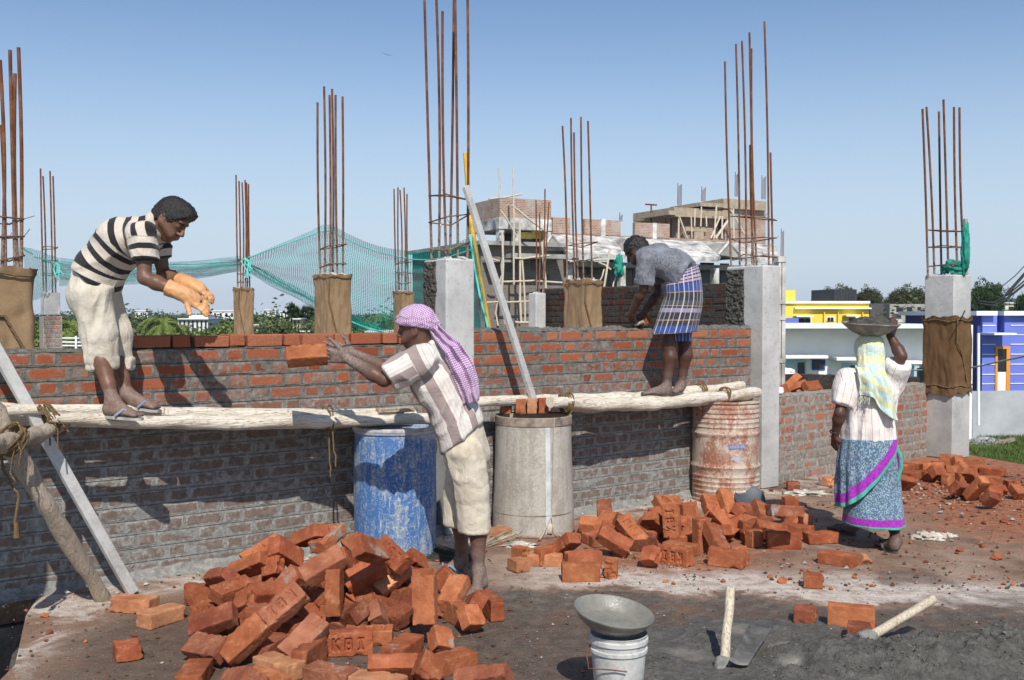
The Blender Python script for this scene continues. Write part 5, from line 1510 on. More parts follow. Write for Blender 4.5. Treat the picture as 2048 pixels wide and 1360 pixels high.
fpart('fanlight', [MAT_WIN], [((1996.5, 2014, 698, 744), dict(off=-0.02, dep=0.05))], d_, FB)
fpart('canopy', [MAT_WHITE], [((1989, 2034, 666, 670), dict(off=-1.0, dep=1.0))], hb, FB)
mb = MB(); FB.box(mb, 1944, 2150, 783, 858, -2.5, 0.25, 0, z0=GZ - 1.2)
tag(mb.build('compound_wall', MAT_GREYP), 'plain grey boundary wall below the blue house', 'boundary wall')
mb = MB(); mb.tube([FB.p3(1957, 850, -3), FB.p3(1957, 666, -3)], 0.06, 8); tag(mb.build('drain_pipe', MAT_WHITE, smooth=80), 'thin white upright pipe at the corner of the blue house', 'pipe')

# cables
mb = MB()
def cable(pts, r):
    p = [P(x, y, Y) for x, y, Y in pts]
    mb.tube(p, r, 5)
cable([(1944, 586, 14), (1955, 606, 15), (1985, 612, 16), (2015, 596, 17), (2060, 560, 18)], 0.02)
cable([(1944, 588, 14), (1958, 602, 15), (1985, 606, 16), (2015, 590, 17), (2060, 552, 18)], 0.014)
tag(mb.build('power_cable', plain('black_cable', (0.03, 0.03, 0.03), 0.6), smooth=80), 'sagging black bundle of cables tied to the right-hand column', 'cable')
for lab_, pts_, r_ in (('stout dark cable rising to the upper right corner of the cable bundle', [(2012, 590, 16), (2030, 570, 16), (2060, 536, 16)], .025), ('thin wire above the sagging cable bundle', [(2000, 576, 16), (2030, 552, 16), (2060, 520, 16)], .008), ('thin wire hanging down the face of the sacking-wrapped column', [(1944, 586, 12), (1922, 640, 11)], .006)):
    mb = MB(); cable(pts_, r_); tag(mb.build('power_cable', bpy.data.materials['black_cable'], smooth=80), lab_, 'cable')
mb = MB(); cable([(1800, 742, 30), (1944, 735, 24), (2060, 710, 20)], 0.02); tag(mb.build('washing_line', plain('pale_line', (0.6, 0.58, 0.52), 0.8), smooth=80), 'pale thin line stretched across the blue house', 'line')

# ================================================================== trees
def mat_leaf(name, c1, c2, flower=None):
    m = NT(name, 0.7, 0.2)
    v = m.co(rnd=True); n = m.noise(v, 1.1, 4, 0.7); n2 = m.noise(v, 9, 3, 0.7)
    c = m.ramp(m.math('ADD', m.math('MULTIPLY', n, 0.6), m.math('MULTIPLY', n2, 0.4)), (0.34, c1), (0.66, c2))
    if flower: c = m.mix(m.step(m.noise(v, 2.2, 5, 0.8), 0.555, 0.60), c, flower)
    m.color(c)
    return m.mat
LEAF = [mat_leaf('leaf_green', (0.045, 0.085, 0.02), (0.13, 0.19, 0.05)), mat_leaf('leaf_yellow_green', (0.08, 0.12, 0.025), (0.20, 0.245, 0.065)), mat_leaf('leaf_olive', (0.06, 0.08, 0.035), (0.16, 0.18, 0.08))]
LEAFR = mat_leaf('leaf_with_red_bloom', (0.018, 0.035, 0.012), (0.055, 0.08, 0.025), (0.19, 0.06, 0.035))
LEAFD = mat_leaf('leaf_dark', (0.015, 0.035, 0.012), (0.05, 0.085, 0.022))
MAT_TRUNK = plain('bark', (0.12, 0.09, 0.065), 0.9, 0.4, 3)
def crown_mesh(name, seed, rx, rz, nclump, nleaf, leaf, mat, flat=0.0, holes=0.35):
    rs = np.random.default_rng(seed)
    V = []; Fc = []
    cl = []
    for _ in range(nclump):
        d = rs.normal(0, 1, 3); d /= np.linalg.norm(d)
        r = rs.uniform(0.35, 1.0) ** 0.6
        p = d * r * np.array([rx, rx, rz]); p[2] = abs(p[2]) * (1 - flat) + rz * 0.25 if rs.random() < 0.75 else p[2] * .5
        cl.append((p, rs.uniform(0.20, 0.42) * rx))
    for p, cr in cl:
        for _ in range(nleaf):
            d = rs.normal(0, 1, 3); d /= np.linalg.norm(d); d[2] = d[2] * 0.75 + 0.1
            q = p + d * cr * rs.uniform(0.55, 1.05)
            n_ = d + rs.normal(0, 0.7, 3); n_[2] += 0.4
            u, v, _ = frame_of(n_)
            a = rs.uniform(0, 6.28); u2 = u * math.cos(a) + v * math.sin(a); v2 = -u * math.sin(a) + v * math.cos(a)
            s_ = leaf * rs.uniform(0.6, 1.5)
            b = len(V)
            V += [q - u2 * s_, q + v2 * s_ * 0.55 + n_ * 0.1 * s_, q + u2 * s_, q - v2 * s_ * 0.55 + n_ * 0.1 * s_]
            Fc.append((b, b + 1, b + 2, b + 3))
    V = np.array(V)
    me = bpy.data.meshes.new(name); me.from_pydata([tuple(x) for x in V], [], Fc); me.materials.append(mat)
    return me, cl
def trunk_mesh(name, seed, h, r, cl, zc):
    rs = np.random.default_rng(seed + 5)
    mb = MB(); top = np.array([0.05 * h, 0, h])
    mb.tube([np.array([0, 0, 0.0]), np.array([.03 * h, 0.02 * h, h * .5]), top], [r, r * .8, r * .6], 8)
    for p, cr in cl[:9]:
        q = p + np.array([0, 0, zc]); mb.tube([top, (top + q) / 2 + rs.normal(0, .1, 3), q], [r * .5, r * .3, r * .1], 5)
    me = bpy.data.meshes.new(name); me.from_pydata(mb.v, [], mb.f); me.materials.append(MAT_TRUNK); me.shade_smooth()
    return me
def tree_kind(seed, h, rx, rz, nc, nl, leaf, mat, flat=0.0):
    c, cl = crown_mesh('crown', seed, rx, rz, nc, nl, leaf, mat, flat)
    zc = h - rz * 1.05
    for v in c.vertices: v.co.z += zc
    top = max(v.co.z for v in c.vertices)
    return c, trunk_mesh('trunk', seed, zc + rz * 0.2, 0.035 * h, cl, zc), top
KIND_T = [tree_kind(1, 5, 2.4, 1.7, 36, 190, 0.085, LEAF[0]), tree_kind(2, 4.5, 2.2, 1.5, 32, 180, 0.085, LEAF[1]), tree_kind(3, 5, 2.0, 1.9, 32, 180, 0.08, LEAF[2]), tree_kind(4, 5, 2.6, 1.6, 38, 190, 0.085, LEAFD)]
KIND_R = [tree_kind(7, 10, 4.6, 2.6, 50, 190, 0.17, LEAFR, 0.2), tree_kind(8, 10, 4.2, 2.3, 44, 190, 0.17, LEAFR, 0.3)]
KIND_D = tree_kind(9, 9, 3.4, 3.2, 50, 200, 0.15, LEAFD)
def palm_kind(seed, h, nf, fl, fan=False):
    rs = np.random.default_rng(seed); mb = MB()
    for k in range(nf):
        az = 2 * math.pi * k / nf + rs.uniform(-.2, .2); el = rs.uniform(-0.35, 1.25)
        d = np.array([math.cos(az), math.sin(az), 0]); L = fl * rs.uniform(.8, 1.1)
        if fan:
            c = np.array([0, 0, h]) + (d * math.cos(el) + np.array([0, 0, math.sin(el)])) * L * .55
            u, v, n_ = frame_of(d * math.cos(el) + np.array([0, 0, math.sin(el)]))
            for j in range(9):
                a = -1.2 + 2.4 * j / 8; dd = (n_ * math.cos(a) + u * math.sin(a)); w = v * .06 * L + u * 0.04 * L
                mb.add([c - w, c + dd * L * .55, c + w], [(0, 1, 2)], 0)
            mb.tube([np.array([0, 0, h]), c], .07, 4, 0)
            continue
        pts = []
        for j in range(9):
            t = j / 8; pts.append(np.array([0, 0, h]) + d * L * t * math.cos(el * .6) + np.array([0, 0, L * (math.sin(el) * t - (0.75 + .3 * el) * t * t)]))
        side = np.array([-d[1], d[0], 0])
        for j in range(8):
            p, q = pts[j], pts[j + 1]
            for sg in (-1, 1):
                for m_ in range(2):
                    t0 = p + (q - p) * m_ / 2; w = (0.28 + .25 * math.sin(math.pi * (j + .5) / 8)) * L * .32
                    tip = t0 + side * sg * w + (q - p) * 0.9 + np.array([0, 0, -0.45 * w])
                    mb.add([t0, tip, t0 + (q - p) * .42], [(0, 1, 2)], 0)
    me = bpy.data.meshes.new('fronds'); me.from_pydata(mb.v, [], mb.f); me.materials.append(LEAF[1] if not fan else LEAFD)
    tb = MB(); tb.tube([np.array([0.25, 0, 0]), np.array([.1, 0, h * .4]), np.array([0, 0, h])], [.17, .13, .11], 8)
    t = bpy.data.meshes.new('trunk'); t.from_pydata(tb.v, [], tb.f); t.materials.append(MAT_TRUNK); t.shade_smooth()
    return me, t
PALM = palm_kind(3, 6.5, 22, 2.6); PALMY = palm_kind(5, 8, 26, 1.5, True)
def plant(kind, px, pytop, Y, h0, label, cat, group, name='tree', wide=1.0, names=('crown', 'trunk')):
    zt = P(px, pytop, Y)[2]; base = P(px, 628, Y); zb = GZ - (1.0 if px < 900 else 0)
    s = (zt - zb) / (kind[2] if len(kind) > 2 else h0)
    t = thing(name, (base[0], base[1], zb), label, cat, group)
    t.rotation_euler = (0, 0, RNG.uniform(0, 6.28)); t.scale = (s * wide, s * wide, s)
    for nm, me in zip(names, kind):
        o = bpy.data.objects.new(nm, me); o.parent = t; COL.objects.link(o)
    return t
gR = 'flowering trees behind the yellow house'
for px, py, k, wd, lab in ((1640, 584, 0, .34, 'small red-tinged tree just left of the dark roof screen'), (1678, 565, 0, .62, 'red-flowered tree rising behind the dark roof screen'), (1735, 567, 1, .52, 'rounded tree with reddish bloom right of the dark roof screen'),
                           (1775, 586, 1, .34, 'lower dark tree between the two taller flowering trees'), (1816, 566, 0, .60, 'flat-topped flowering tree left of the sacking-wrapped column')):
    plant(KIND_R[k], px, py - 1, 120, 10, lab, 'tree', gR, 'flowering_tree', wd)
plant(KIND_D, 1978, 551, 95, 9, 'dense dark tree behind the blue house roof', 'tree', 'dark trees beyond the blue house', 'tree', .58)
plant(KIND_D, 2058, 572, 90, 9, 'dark tree cut off by the right edge above the blue house', 'tree', 'dark trees beyond the blue house', 'tree', .45)
plant(PALM, 1615, 601, 130, 7, 'small palm top peeping over the yellow house', 'palm', None, 'palm_tree', .8, ('fronds', 'trunk'))
# the wooded plain on the left
rows = [(150, 662, 42, 1, 0), (326, 648, 58, 1, 1), (215, 655, 52, 0, 0), (268, 640, 62, 0, 0), (290, 652, 50, 2, 1), (372, 660, 50, 1, 0), (402, 657, 56, 3, 0), (432, 650, 55, 1, 0), (455, 634, 80, 0, 0), (520, 645, 62, 3, 0), (548, 630, 75, 0, 0), (566, 636, 60, 2, 0),
        (578, 668, 50, 0, 0), (630, 650, 58, 3, 0), (616, 642, 78, 0, 0), (715, 648, 62, 0, 0), (740, 640, 70, 3, 0), (765, 637, 85, 0, 0), (700, 662, 50, 1, 0), (742, 662, 48, 1, 0), (840, 620, 60, 0, 0), (866, 610, 70, 2, 0), (190, 668, 40, 1, 0), (128, 640, 70, 0, 0),
        (240, 672, 40, 0, 0), (350, 668, 44, 1, 0), (316, 672, 42, 0, 0), (440, 668, 44, 0, 0), (510, 664, 46, 1, 0), (540, 660, 50, 3, 0), (566, 674, 42, 1, 0), (72, 655, 45, 1, 0), (60, 640, 70, 0, 0), (410, 670, 44, 2, 0), (480, 640, 72, 2, 0), (648, 668, 44, 0, 0)]
vis = ['bushy green tree', 'yellow-green tree', 'greyish olive tree', 'dense dark green tree']
for i, (px, py, Y, k, pl) in enumerate(rows):
    dd = 'near' if Y < 48 else ('mid-distance' if Y < 62 else 'far')
    ref = [(120, 'left of the bending man'), (270, "beyond the bending man's legs"), (470, 'below the gloved hands'), (505, 'by the bunched net column'), (632, 'between two sack-wrapped columns'), (700, 'behind the net column'), (800, 'seen through the green net'), (900, 'beside the bright front column')]
    w = next(r for l, r in ref if px <= l)
    plant(KIND_T[k], px, py - 3, Y, 5, '%s %s %s on the wooded plain' % (dd, vis[k], w), 'tree', 'trees on the wooded plain', 'tree', RNG.uniform(1.05, 1.5))
for i, (px, py, Y, lab) in enumerate(((142, 640, 46, 'coconut palm left of the bending man at wall level'), (325, 635, 50, 'coconut palm standing below the gloved hands'), (352, 650, 60, 'smaller coconut palm just right of the one below the gloves'), (755, 628, 75, 'palm seen through the green net before the purple headcloth'))):
    plant(PALM, px, py - 4, Y, 7.0, lab, 'palm', 'coconut palms on the plain', 'palm_tree', .7, ('fronds', 'trunk'))
for i, (px, py, Y, lab) in enumerate(((587, 608, 85, 'left tall palmyra palm beside the cream tower house'), (602, 612, 82, 'right tall palmyra palm beside the cream tower house'), (619, 610, 90, 'palmyra palm next to the sack-wrapped net column'))):
    plant(PALMY, px, py, Y, 9.3, lab, 'palm', 'palmyra palms on the plain', 'palm_tree', .85, ('fronds', 'trunk'))
# farther wood: nobody could count it
def far_wood():
    rs = np.random.default_rng(77); V = []; Fc = []
    for _ in range(4200):
        Y = 75 * (900 / 75) ** rs.random(); px = rs.uniform(-80, 2150) if rs.random() < .8 else rs.uniform(0, 900)
        X = (px - 1024) / FPX * Y
        top = rs.uniform(3.6, 5.9) + min(1.0, Y / 500)
        if rs.random() < .04: top *= 1.35
        r = rs.uniform(1.2, 2.8) * (1 + Y / 500)
        zg = GZ - 1.2 if px < 900 else GZ
        n_ = 110 if Y < 160 else (60 if Y < 320 else 24)
        d = rs.normal(0, 1, (n_, 3)); d /= np.linalg.norm(d, axis=1)[:, None]
        c = np.array([X, Y, zg + top * .55]); q = c + d * np.array([r, r, top * .47]) * rs.uniform(.6, 1.05, (n_, 1))
        nn = d + rs.normal(0, .6, (n_, 3)); nn[:, 2] += .5
        u = np.cross(nn, rs.normal(0, 1, (n_, 3))); u /= np.linalg.norm(u, axis=1)[:, None]
        v = np.cross(nn, u); v /= np.linalg.norm(v, axis=1)[:, None]
        s_ = (0.10 + Y * 0.0011) * rs.uniform(.7, 1.5, (n_, 1))
        b = len(V)
        quad = np.stack([q - u * s_, q + v * s_ * .6, q + u * s_, q - v * s_ * .6], 1).reshape(-1, 3)
        V.extend(quad.tolist()); Fc.extend([(b + 4 * i, b + 4 * i + 1, b + 4 * i + 2, b + 4 * i + 3) for i in range(n_)])
    me = bpy.data.meshes.new('far_wood'); me.from_pydata(V, [], Fc); me.materials.append(mat_leaf('far_leaf', (0.035, 0.055, 0.02), (0.085, 0.115, 0.04)))
    o = link_mesh('far_wood', me, origin=(0, 0, 0))
    tag(o, 'hazy green wood spreading to the horizon', 'wood', kind='stuff')
far_wood()
# houses among the trees
def hut(px0, px1, py0, Y, c, label, dep=6, nwin=3, extra=None, trim=None):
    F = Facade(px0, Y, R(6)); t = thing('far_house', [*F.at((px0 + px1) / 2)[0], GZ - 1], label, 'house', 'houses among the trees')
    mt = paint('far_house_paint', c)
    fpart('wall', [mt], [((px0, px1, py0, py0 + 30), dict(dep=dep, z0=GZ - 1))], t, F)
    h_ = max(8, 0.3 * FPX / Y)
    fpart('roof_edge', [MAT_WHITE], [((px0 - 1, px1 + 1, py0 - 1.2, py0 + .8), dict(off=-.3, dep=dep + .6))], t, F)
    w = (px1 - px0) / nwin
    for k in range(nwin):
        fpart('window', [MAT_WIN], [((px0 + w * (k + .28), px0 + w * (k + .68), py0 + w * .2 + 2, py0 + w * .2 + 2 + max(2.5, 1.1 * FPX / Y)), dict(off=-.05, dep=.1))], t, F)
    if extra:
        for q in extra: fpart('upper_storey', [mt], [(q, dict(dep=dep * .6))], t, F)
    return t
hut(356, 416, 638, 95, (.70, .70, .68), 'low white house below the gloved hands', nwin=7, extra=[(378, 416, 630, 638)])
hut(586, 601, 638, 60, (.70, .60, .42), 'cream tower house between the sack-wrapped columns', nwin=2, dep=3)
hut(600, 622, 663, 58, (.72, .66, .52), 'small cream house at the foot of the cream tower', nwin=2, dep=3)
hut(505, 516, 650, 70, (.74, .70, .6), 'small pale house right of the bunched net column', nwin=1)
hut(270, 296, 622, 330, (.8, .8, .8), 'white building on the horizon left of the gloved hands', nwin=3)
hut(425, 470, 622, 300, (.8, .8, .82), 'white building on the horizon left of the bunched net column', nwin=4)
hut(530, 552, 620, 340, (.8, .8, .8), 'white building on the horizon between the sacking columns', nwin=3)
hut(560, 583, 623, 260, (.8, .8, .8), 'second white horizon building nearer the palmyra palms', nwin=3)
hut(730, 790, 664, 48, (.5, .48, .44), 'low grey shed seen through the net beside the short column', nwin=3, dep=4)
hut(2010, 2060, 606, 140, (.7, .66, .5), 'pale cream house over the roof of the blue house', nwin=2)
hut(2035, 2060, 598, 180, (.75, .75, .72), 'small white house at the far right above the blue roof', nwin=1)
# white railing on the next roof
mb = MB()
for y in (676, 684, 691): mb.tube([P(100, y, 24), P(185, y + 1, 23.2), P(278, y + 1.5, 22.5)], 0.022, 6)
for x in (120, 152, 185, 218, 250): mb.tube([P(x, 672, 23.4), P(x, 768, 23.4)], 0.025, 6)
tag(mb.build('pipe_railing', MAT_WHITE, smooth=80), 'white pipe railing left of the bending man over the wall', 'railing')

# ================================================================== green net
def mat_net():
    m = NT('green_net', 0.9, 0.05)
    a = m.sep(m.attr().outputs['Color'])
    def line(c, n):
        f = m.math('FRACT', m.math('MULTIPLY', c, n)); return m.math('LESS_THAN', f, 0.23)
    k = m.math('MAXIMUM', line(a[0], 420.0), line(a[1], 66.0))
    m.color((0.012, 0.21, 0.19))
    tr = m.n('ShaderNodeBsdfTransparent'); mx = m.n('ShaderNodeMixShader', {0: k, 1: tr.outputs[0], 2: m.b.outputs[0]})
    m.t.links.new(mx.outputs[0], m.out.inputs['Surface'])
    return m.mat
MAT_NET = mat_net(); MAT_CORD = plain('teal_cord', (0.10, 0.52, 0.46), 0.6, 0.1)
def net(top, bot, label, cords, seed=0, ruff=0.10):
    """top, bot: (px, py, Y) polylines"""
    def at(pl, u):
        f = u * (len(pl) - 1); i = min(int(f), len(pl) - 2); t = f - i
        q = [np.array(p, float) for p in (pl[max(i-1, 0)], pl[i], pl[i+1], pl[min(i+2, len(pl)-1)])]
        r = 0.5 * (2*q[1] + (-q[0]+q[2])*t + (2*q[0]-5*q[1]+4*q[2]-q[3])*t*t + (-q[0]+3*q[1]-3*q[2]+q[3])*t**3)
        return P(*r)
    t_ = thing('safety_net', at(bot, .5), label, 'net', 'green safety net')
    def fn(u, v):
        a, b = at(top, u), at(bot, u); p = a * (1 - v) + b * v
        w = ruff * (noise.noise(Vector((u * 9 + seed, v * 3.5, 0))) + .5 * noise.noise(Vector((u * 3, v * 9, seed))))
        return p + np.array([0, w * 2.0, -0.12 * math.sin(math.pi * v) * math.sin(u * 7) * ruff * 4 + w * .35])
    mb = MB(); span = np.linalg.norm(at(top, 1) - at(top, 0)) / 14
    mb.grid(fn, 180, 30, 0, colfn=lambda u, v: (u * span, v + .015 * noise.noise(Vector((u * 20, v * 4, seed))), 0, 1)); mb.build('mesh_sheet', MAT_NET, t_)
    for v0, v1 in cords:
        c = MB(); c.tube([fn(i / 60, v0 + (v1 - v0) * i / 60) + np.array([0, -.03, 0]) for i in range(61)], 0.011, 5); c.build('edge_cord', MAT_CORD, t_, smooth=80)
net([(497, 514, 17.2), (560, 488, 17.6), (612, 466, 18), (656, 448, 18.4), (700, 470, 18.6), (760, 492, 19), (822, 502, 19.3), (880, 497, 18.5), (952, 470, 17.5)],
    [(497, 542, 17.2), (545, 566, 17.6), (600, 592, 18), (655, 626, 18.4), (700, 650, 18.6), (760, 664, 19), (822, 672, 19.3), (880, 676, 18.5), (952, 676, 17.5)],
    'teal safety net spread in a peak behind the sack-wrapped columns', ((0.04, 0.12),), 1)
net([(497, 524, 17.3), (545, 548, 17.7), (600, 578, 18.1), (655, 612, 18.5), (720, 640, 18.7), (790, 664, 19)], [(497, 545, 17.3), (545, 574, 17.7), (600, 602, 18.1), (655, 632, 18.5), (720, 662, 18.7), (790, 676, 19)],
    'bunched lower edge of the teal net sagging towards the short column', ((0.35, 0.45), (0.1, .6)), 4, .06)
net([(118, 516, 20), (200, 521, 19.2), (300, 524, 18.4), (400, 521, 17.7), (482, 511, 17.2)], [(118, 560, 20), (200, 566, 19.2), (300, 560, 18.4), (400, 555, 17.7), (482, 543, 17.2)],
    'teal net gathered into a thick roll behind the bending man', ((0.2, 0.3), (0.7, .5)), 7, .07)
net([(118, 521, 20.1), (200, 528, 19.3), (300, 534, 18.5), (400, 530, 17.8), (482, 516, 17.3)], [(118, 572, 20.1), (200, 574, 19.3), (300, 566, 18.5), (400, 557, 17.8), (482, 540, 17.3)],
    'second fold of the teal net roll behind the bending man', (), 9, .08)
net([(44, 492, 19), (80, 502, 19.5), (118, 517, 20)], [(60, 604, 19), (88, 592, 19.5), (118, 562, 20)], 'teal net fanning out left of the slim bare column', ((0.02, .3),), 12, .05)
net([(942, 470, 9.2), (950, 478, 9.1), (958, 500, 9.0)], [(946, 668, 9.2), (962, 666, 9.1), (978, 662, 9.0)], 'strip of teal net hanging beside the yellow bamboo pole', ((0.0, 1),), 15, .02)
for x, y, Y, lab_ in ((112, 525, 19.9, 'light teal cord ends knotted on the slim bare column bars'), (490, 516, 17.05, 'light teal cord ends knotted on the bunched net column')):
    mb = MB()
    for k in range(5): mb.tube([P(x, y, Y), P(x + RNG.normal(2, 5), y + RNG.uniform(5, 14), Y - .05), P(x + RNG.normal(4, 8), y + RNG.uniform(18, 40), Y - .08)], .012, 5)
    tag(mb.build('knotted_cord', MAT_CORD, smooth=80), lab_, 'cord')
mb = MB(); mb.tube([P(930, 306, 9.3), P(940, 430, 9.25), P(962, 570, 9.1), P(977, 655, 9.05), P(1034, 988, 8.9)], [.018, .021, .024, .026, .028], 8)
tag(mb.build('yellow_pole', plain('yellow_bamboo', (0.62, 0.38, 0.04), 0.6, 0.3, 6), smooth=80), 'thin yellow painted bamboo pole behind the bright middle column', 'pole')
blob('green_rag', P(1931, 497, 11.3), (0.045, 0.045, 0.30), MAT_TEAL, 'teal cloth strip wound on a stake among the right-hand bars', 'cloth', 9, .35)
blob('green_rag', P(1908, 536, 11.35), (0.12, 0.08, 0.08), MAT_TEAL, 'crumpled teal cloth at the foot of the right-hand bars', 'cloth', 12, .45)
mb = MB(); mb.tube([P(1932, 560, 11.5), P(1931, 438, 11.5)], .024, 6); tag(mb.build('wooden_stake', MAT_PROP, smooth=80), 'grey stake wound with teal cloth on the right-hand column', 'stake')

# grass and gravel beyond the slab on the right
def mat_grass():
    m = NT('grass_blade', 0.7, 0.2); v = m.co(); n = m.noise(v, 0.5, 4, .7)
    m.color(m.ramp(n, (0.35, (0.06, 0.10, 0.02)), (0.55, (0.10, 0.15, 0.035)), (0.7, (0.20, 0.19, 0.085)))); return m.mat
rs = np.random.default_rng(3); V = []; Fc = []
for _ in range(34000):
    px = rs.uniform(1932, 2090); Y = rs.uniform(33, 48.5)
    X = (px - 1024) / FPX * Y; z = GZ
    if noise.noise(Vector((X * .35, Y * .35, 2))) < -0.30: continue
    h = rs.uniform(.12, .38); d = rs.normal(0, .5, 2); w = rs.normal(0, 1, 2); w = w / np.linalg.norm(w) * .05
    b = len(V); V += [(X - w[0], Y - w[1], z - .02), (X + w[0], Y + w[1], z - .02), (X + d[0] * h, Y + d[1] * h, z + h)]; Fc.append((b, b + 1, b + 2))
me = bpy.data.meshes.new('grass'); me.from_pydata(V, [], Fc); me.materials.append(mat_grass())
tag(link_mesh('grass', me, origin=(0, 0, 0)), 'short scrubby grass beyond the corner column', 'grass', kind='stuff')
V = []; Fc = []
for _ in range(2200):
    px = rs.uniform(1938, 2016); Y = rs.uniform(38, 41.6) ; X = (px - 1024) / FPX * Y; s_ = rs.uniform(.025, .075)
    z = GZ + max(0, .35 - abs(Y - 39.6) * .17) * (1 - abs(px - 1970) / 90)
    b = len(V); q = rs.normal(0, 1, (4, 3)) * s_ + np.array([X, Y, z]); V += q.tolist(); Fc += [(b, b+1, b+2), (b, b+2, b+3), (b, b+3, b+1), (b+1, b+3, b+2)]
me = bpy.data.meshes.new('gravel'); me.from_pydata(V, [], Fc); me.materials.append(plain('grey_gravel', (.38, .38, .38), .9, .5, 3))
tag(link_mesh('gravel', me, origin=(0, 0, 0)), 'grey gravel heap in the grass beyond the corner column', 'gravel', kind='stuff')
mb = MB(); mb.box(P(1975, 893, 39), (2.2, .2, .12), [(.96, .1, .25), (-.1, .99, 0), (-.25, 0, .96)]); tag(mb.build('plank', MAT_RIM), 'reddish plank lying on the gravel beyond the corner column', 'plank')
# a bird far off
mb = MB(); c = P(775, 110, 160)
mb.add([c + 1.5 * np.array(q) for q in ((-.65, 0, .32), (-.2, .12, .1), (0, -.15, 0), (.2, .1, -.02), (.7, 0, -.12), (0, .25, .06), (.1, -.35, -.05))], [(0, 1, 2), (2, 3, 4), (1, 5, 3, 2), (1, 3, 5), (2, 3, 6), (2, 6, 1)])
tag(mb.build('bird', plain('dark_feather', (.02, .02, .02))), 'small dark bird gliding high in the clear sky', 'bird')

# ------------------------------------------------------------------ the air itself
mb = MB(); mb.box((0, 760, 13), (3000, 1720, 42)); hz = NT('haze'); hz.t.nodes.remove(hz.b)
pv = hz.n('ShaderNodeVolumePrincipled', {'Color': (.80, .88, 1.0, 1), 'Density': .00022, 'Anisotropy': .2}); hz.t.links.new(pv.outputs[0], hz.out.inputs['Volume'])
tag(mb.build('haze', hz.mat), 'thin pale haze over the plain', 'haze', kind='stuff')
# ================================================================== bodies and clothes: signed distance fields meshed as one surface
def smin(a, b, k):
    if k <= 0: return np.minimum(a, b)
    h = np.clip(0.5 + 0.5 * (b - a) / k, 0, 1)
    return b + (a - b) * h - k * h * (1 - h)
A3 = lambda q: np.asarray(q, float)
def unit(v): v = A3(v); return v / (np.linalg.norm(v) + 1e-12)
def cone(a, b, ra, rb, k=0.012):
    a, b = A3(a), A3(b); d = b - a; L2 = max(d @ d, 1e-10)
    def f(p):
        w = p - a; t = np.clip(w @ d / L2, 0, 1)
        return np.linalg.norm(w - t[..., None] * d, axis=-1) - (ra + (rb - ra) * t)
    m = max(ra, rb)
    return f, np.minimum(a, b) - m, np.maximum(a, b) + m, k, 1
def ell(c, rad, ax=None, k=0.012, sign=1):
    c = A3(c); rad = A3(rad); M = np.eye(3) if ax is None else np.array([unit(q) for q in ax])
    def f(p):
        q = (p - c) @ M.T; k0 = np.linalg.norm(q / rad, axis=-1); k1 = np.linalg.norm(q / rad ** 2, axis=-1) + 1e-9
        return k0 * (k0 - 1) / k1
    m = float(rad.max())
    return f, c - m, c + m, k, sign
def sweep(pts, side, ra, rb, k=0.03):
    """elliptical tube: half-widths ra along the side direction, rb across it"""
    pts = [A3(p) for p in pts]
    if np.ndim(side[0]) == 0: side = [A3(side)] * len(pts)
    def f(p):
        out = None
        for i in range(len(pts) - 1):
            d = pts[i + 1] - pts[i]; L2 = d @ d; w = p - pts[i]; t = np.clip(w @ d / L2, 0, 1)
            w = w - t[..., None] * d; dd = d / math.sqrt(L2)
            s = A3(side[i]); s = unit(s - dd * (s @ dd)); n = np.cross(dd, s)
            a = ra[i] + (ra[i + 1] - ra[i]) * t; b = rb[i] + (rb[i + 1] - rb[i]) * t
            ws, wn, wd = w @ s, w @ n, w @ dd
            k0 = np.sqrt((ws / a) ** 2 + (wn / b) ** 2 + (wd / np.minimum(a, b)) ** 2)
            k1 = np.sqrt((ws / a ** 2) ** 2 + (wn / b ** 2) ** 2 + (wd / np.minimum(a, b) ** 2) ** 2) + 1e-9
            e = np.where(k0 > 0.05, k0 * (k0 - 1) / k1, -np.minimum(a, b))
            out = e if out is None else smin(out, e, 0.02)
        return out
    m = max(max(ra), max(rb)); P_ = np.array(pts)
    return f, P_.min(0) - m, P_.max(0) + m, k, 1
def group(prims, cuts=(), k=0.02):
    lo = np.min([q[1] for q in prims], 0); hi = np.max([q[2] for q in prims], 0)
    def f(p):
        out = None
        for q in prims:
            d = q[0](p)
            out = d if out is None else smin(out, d, q[3])
        for c, n in cuts: out = np.maximum(out, (p - A3(c)) @ unit(n))
        return out
    return f, lo, hi, k, 1
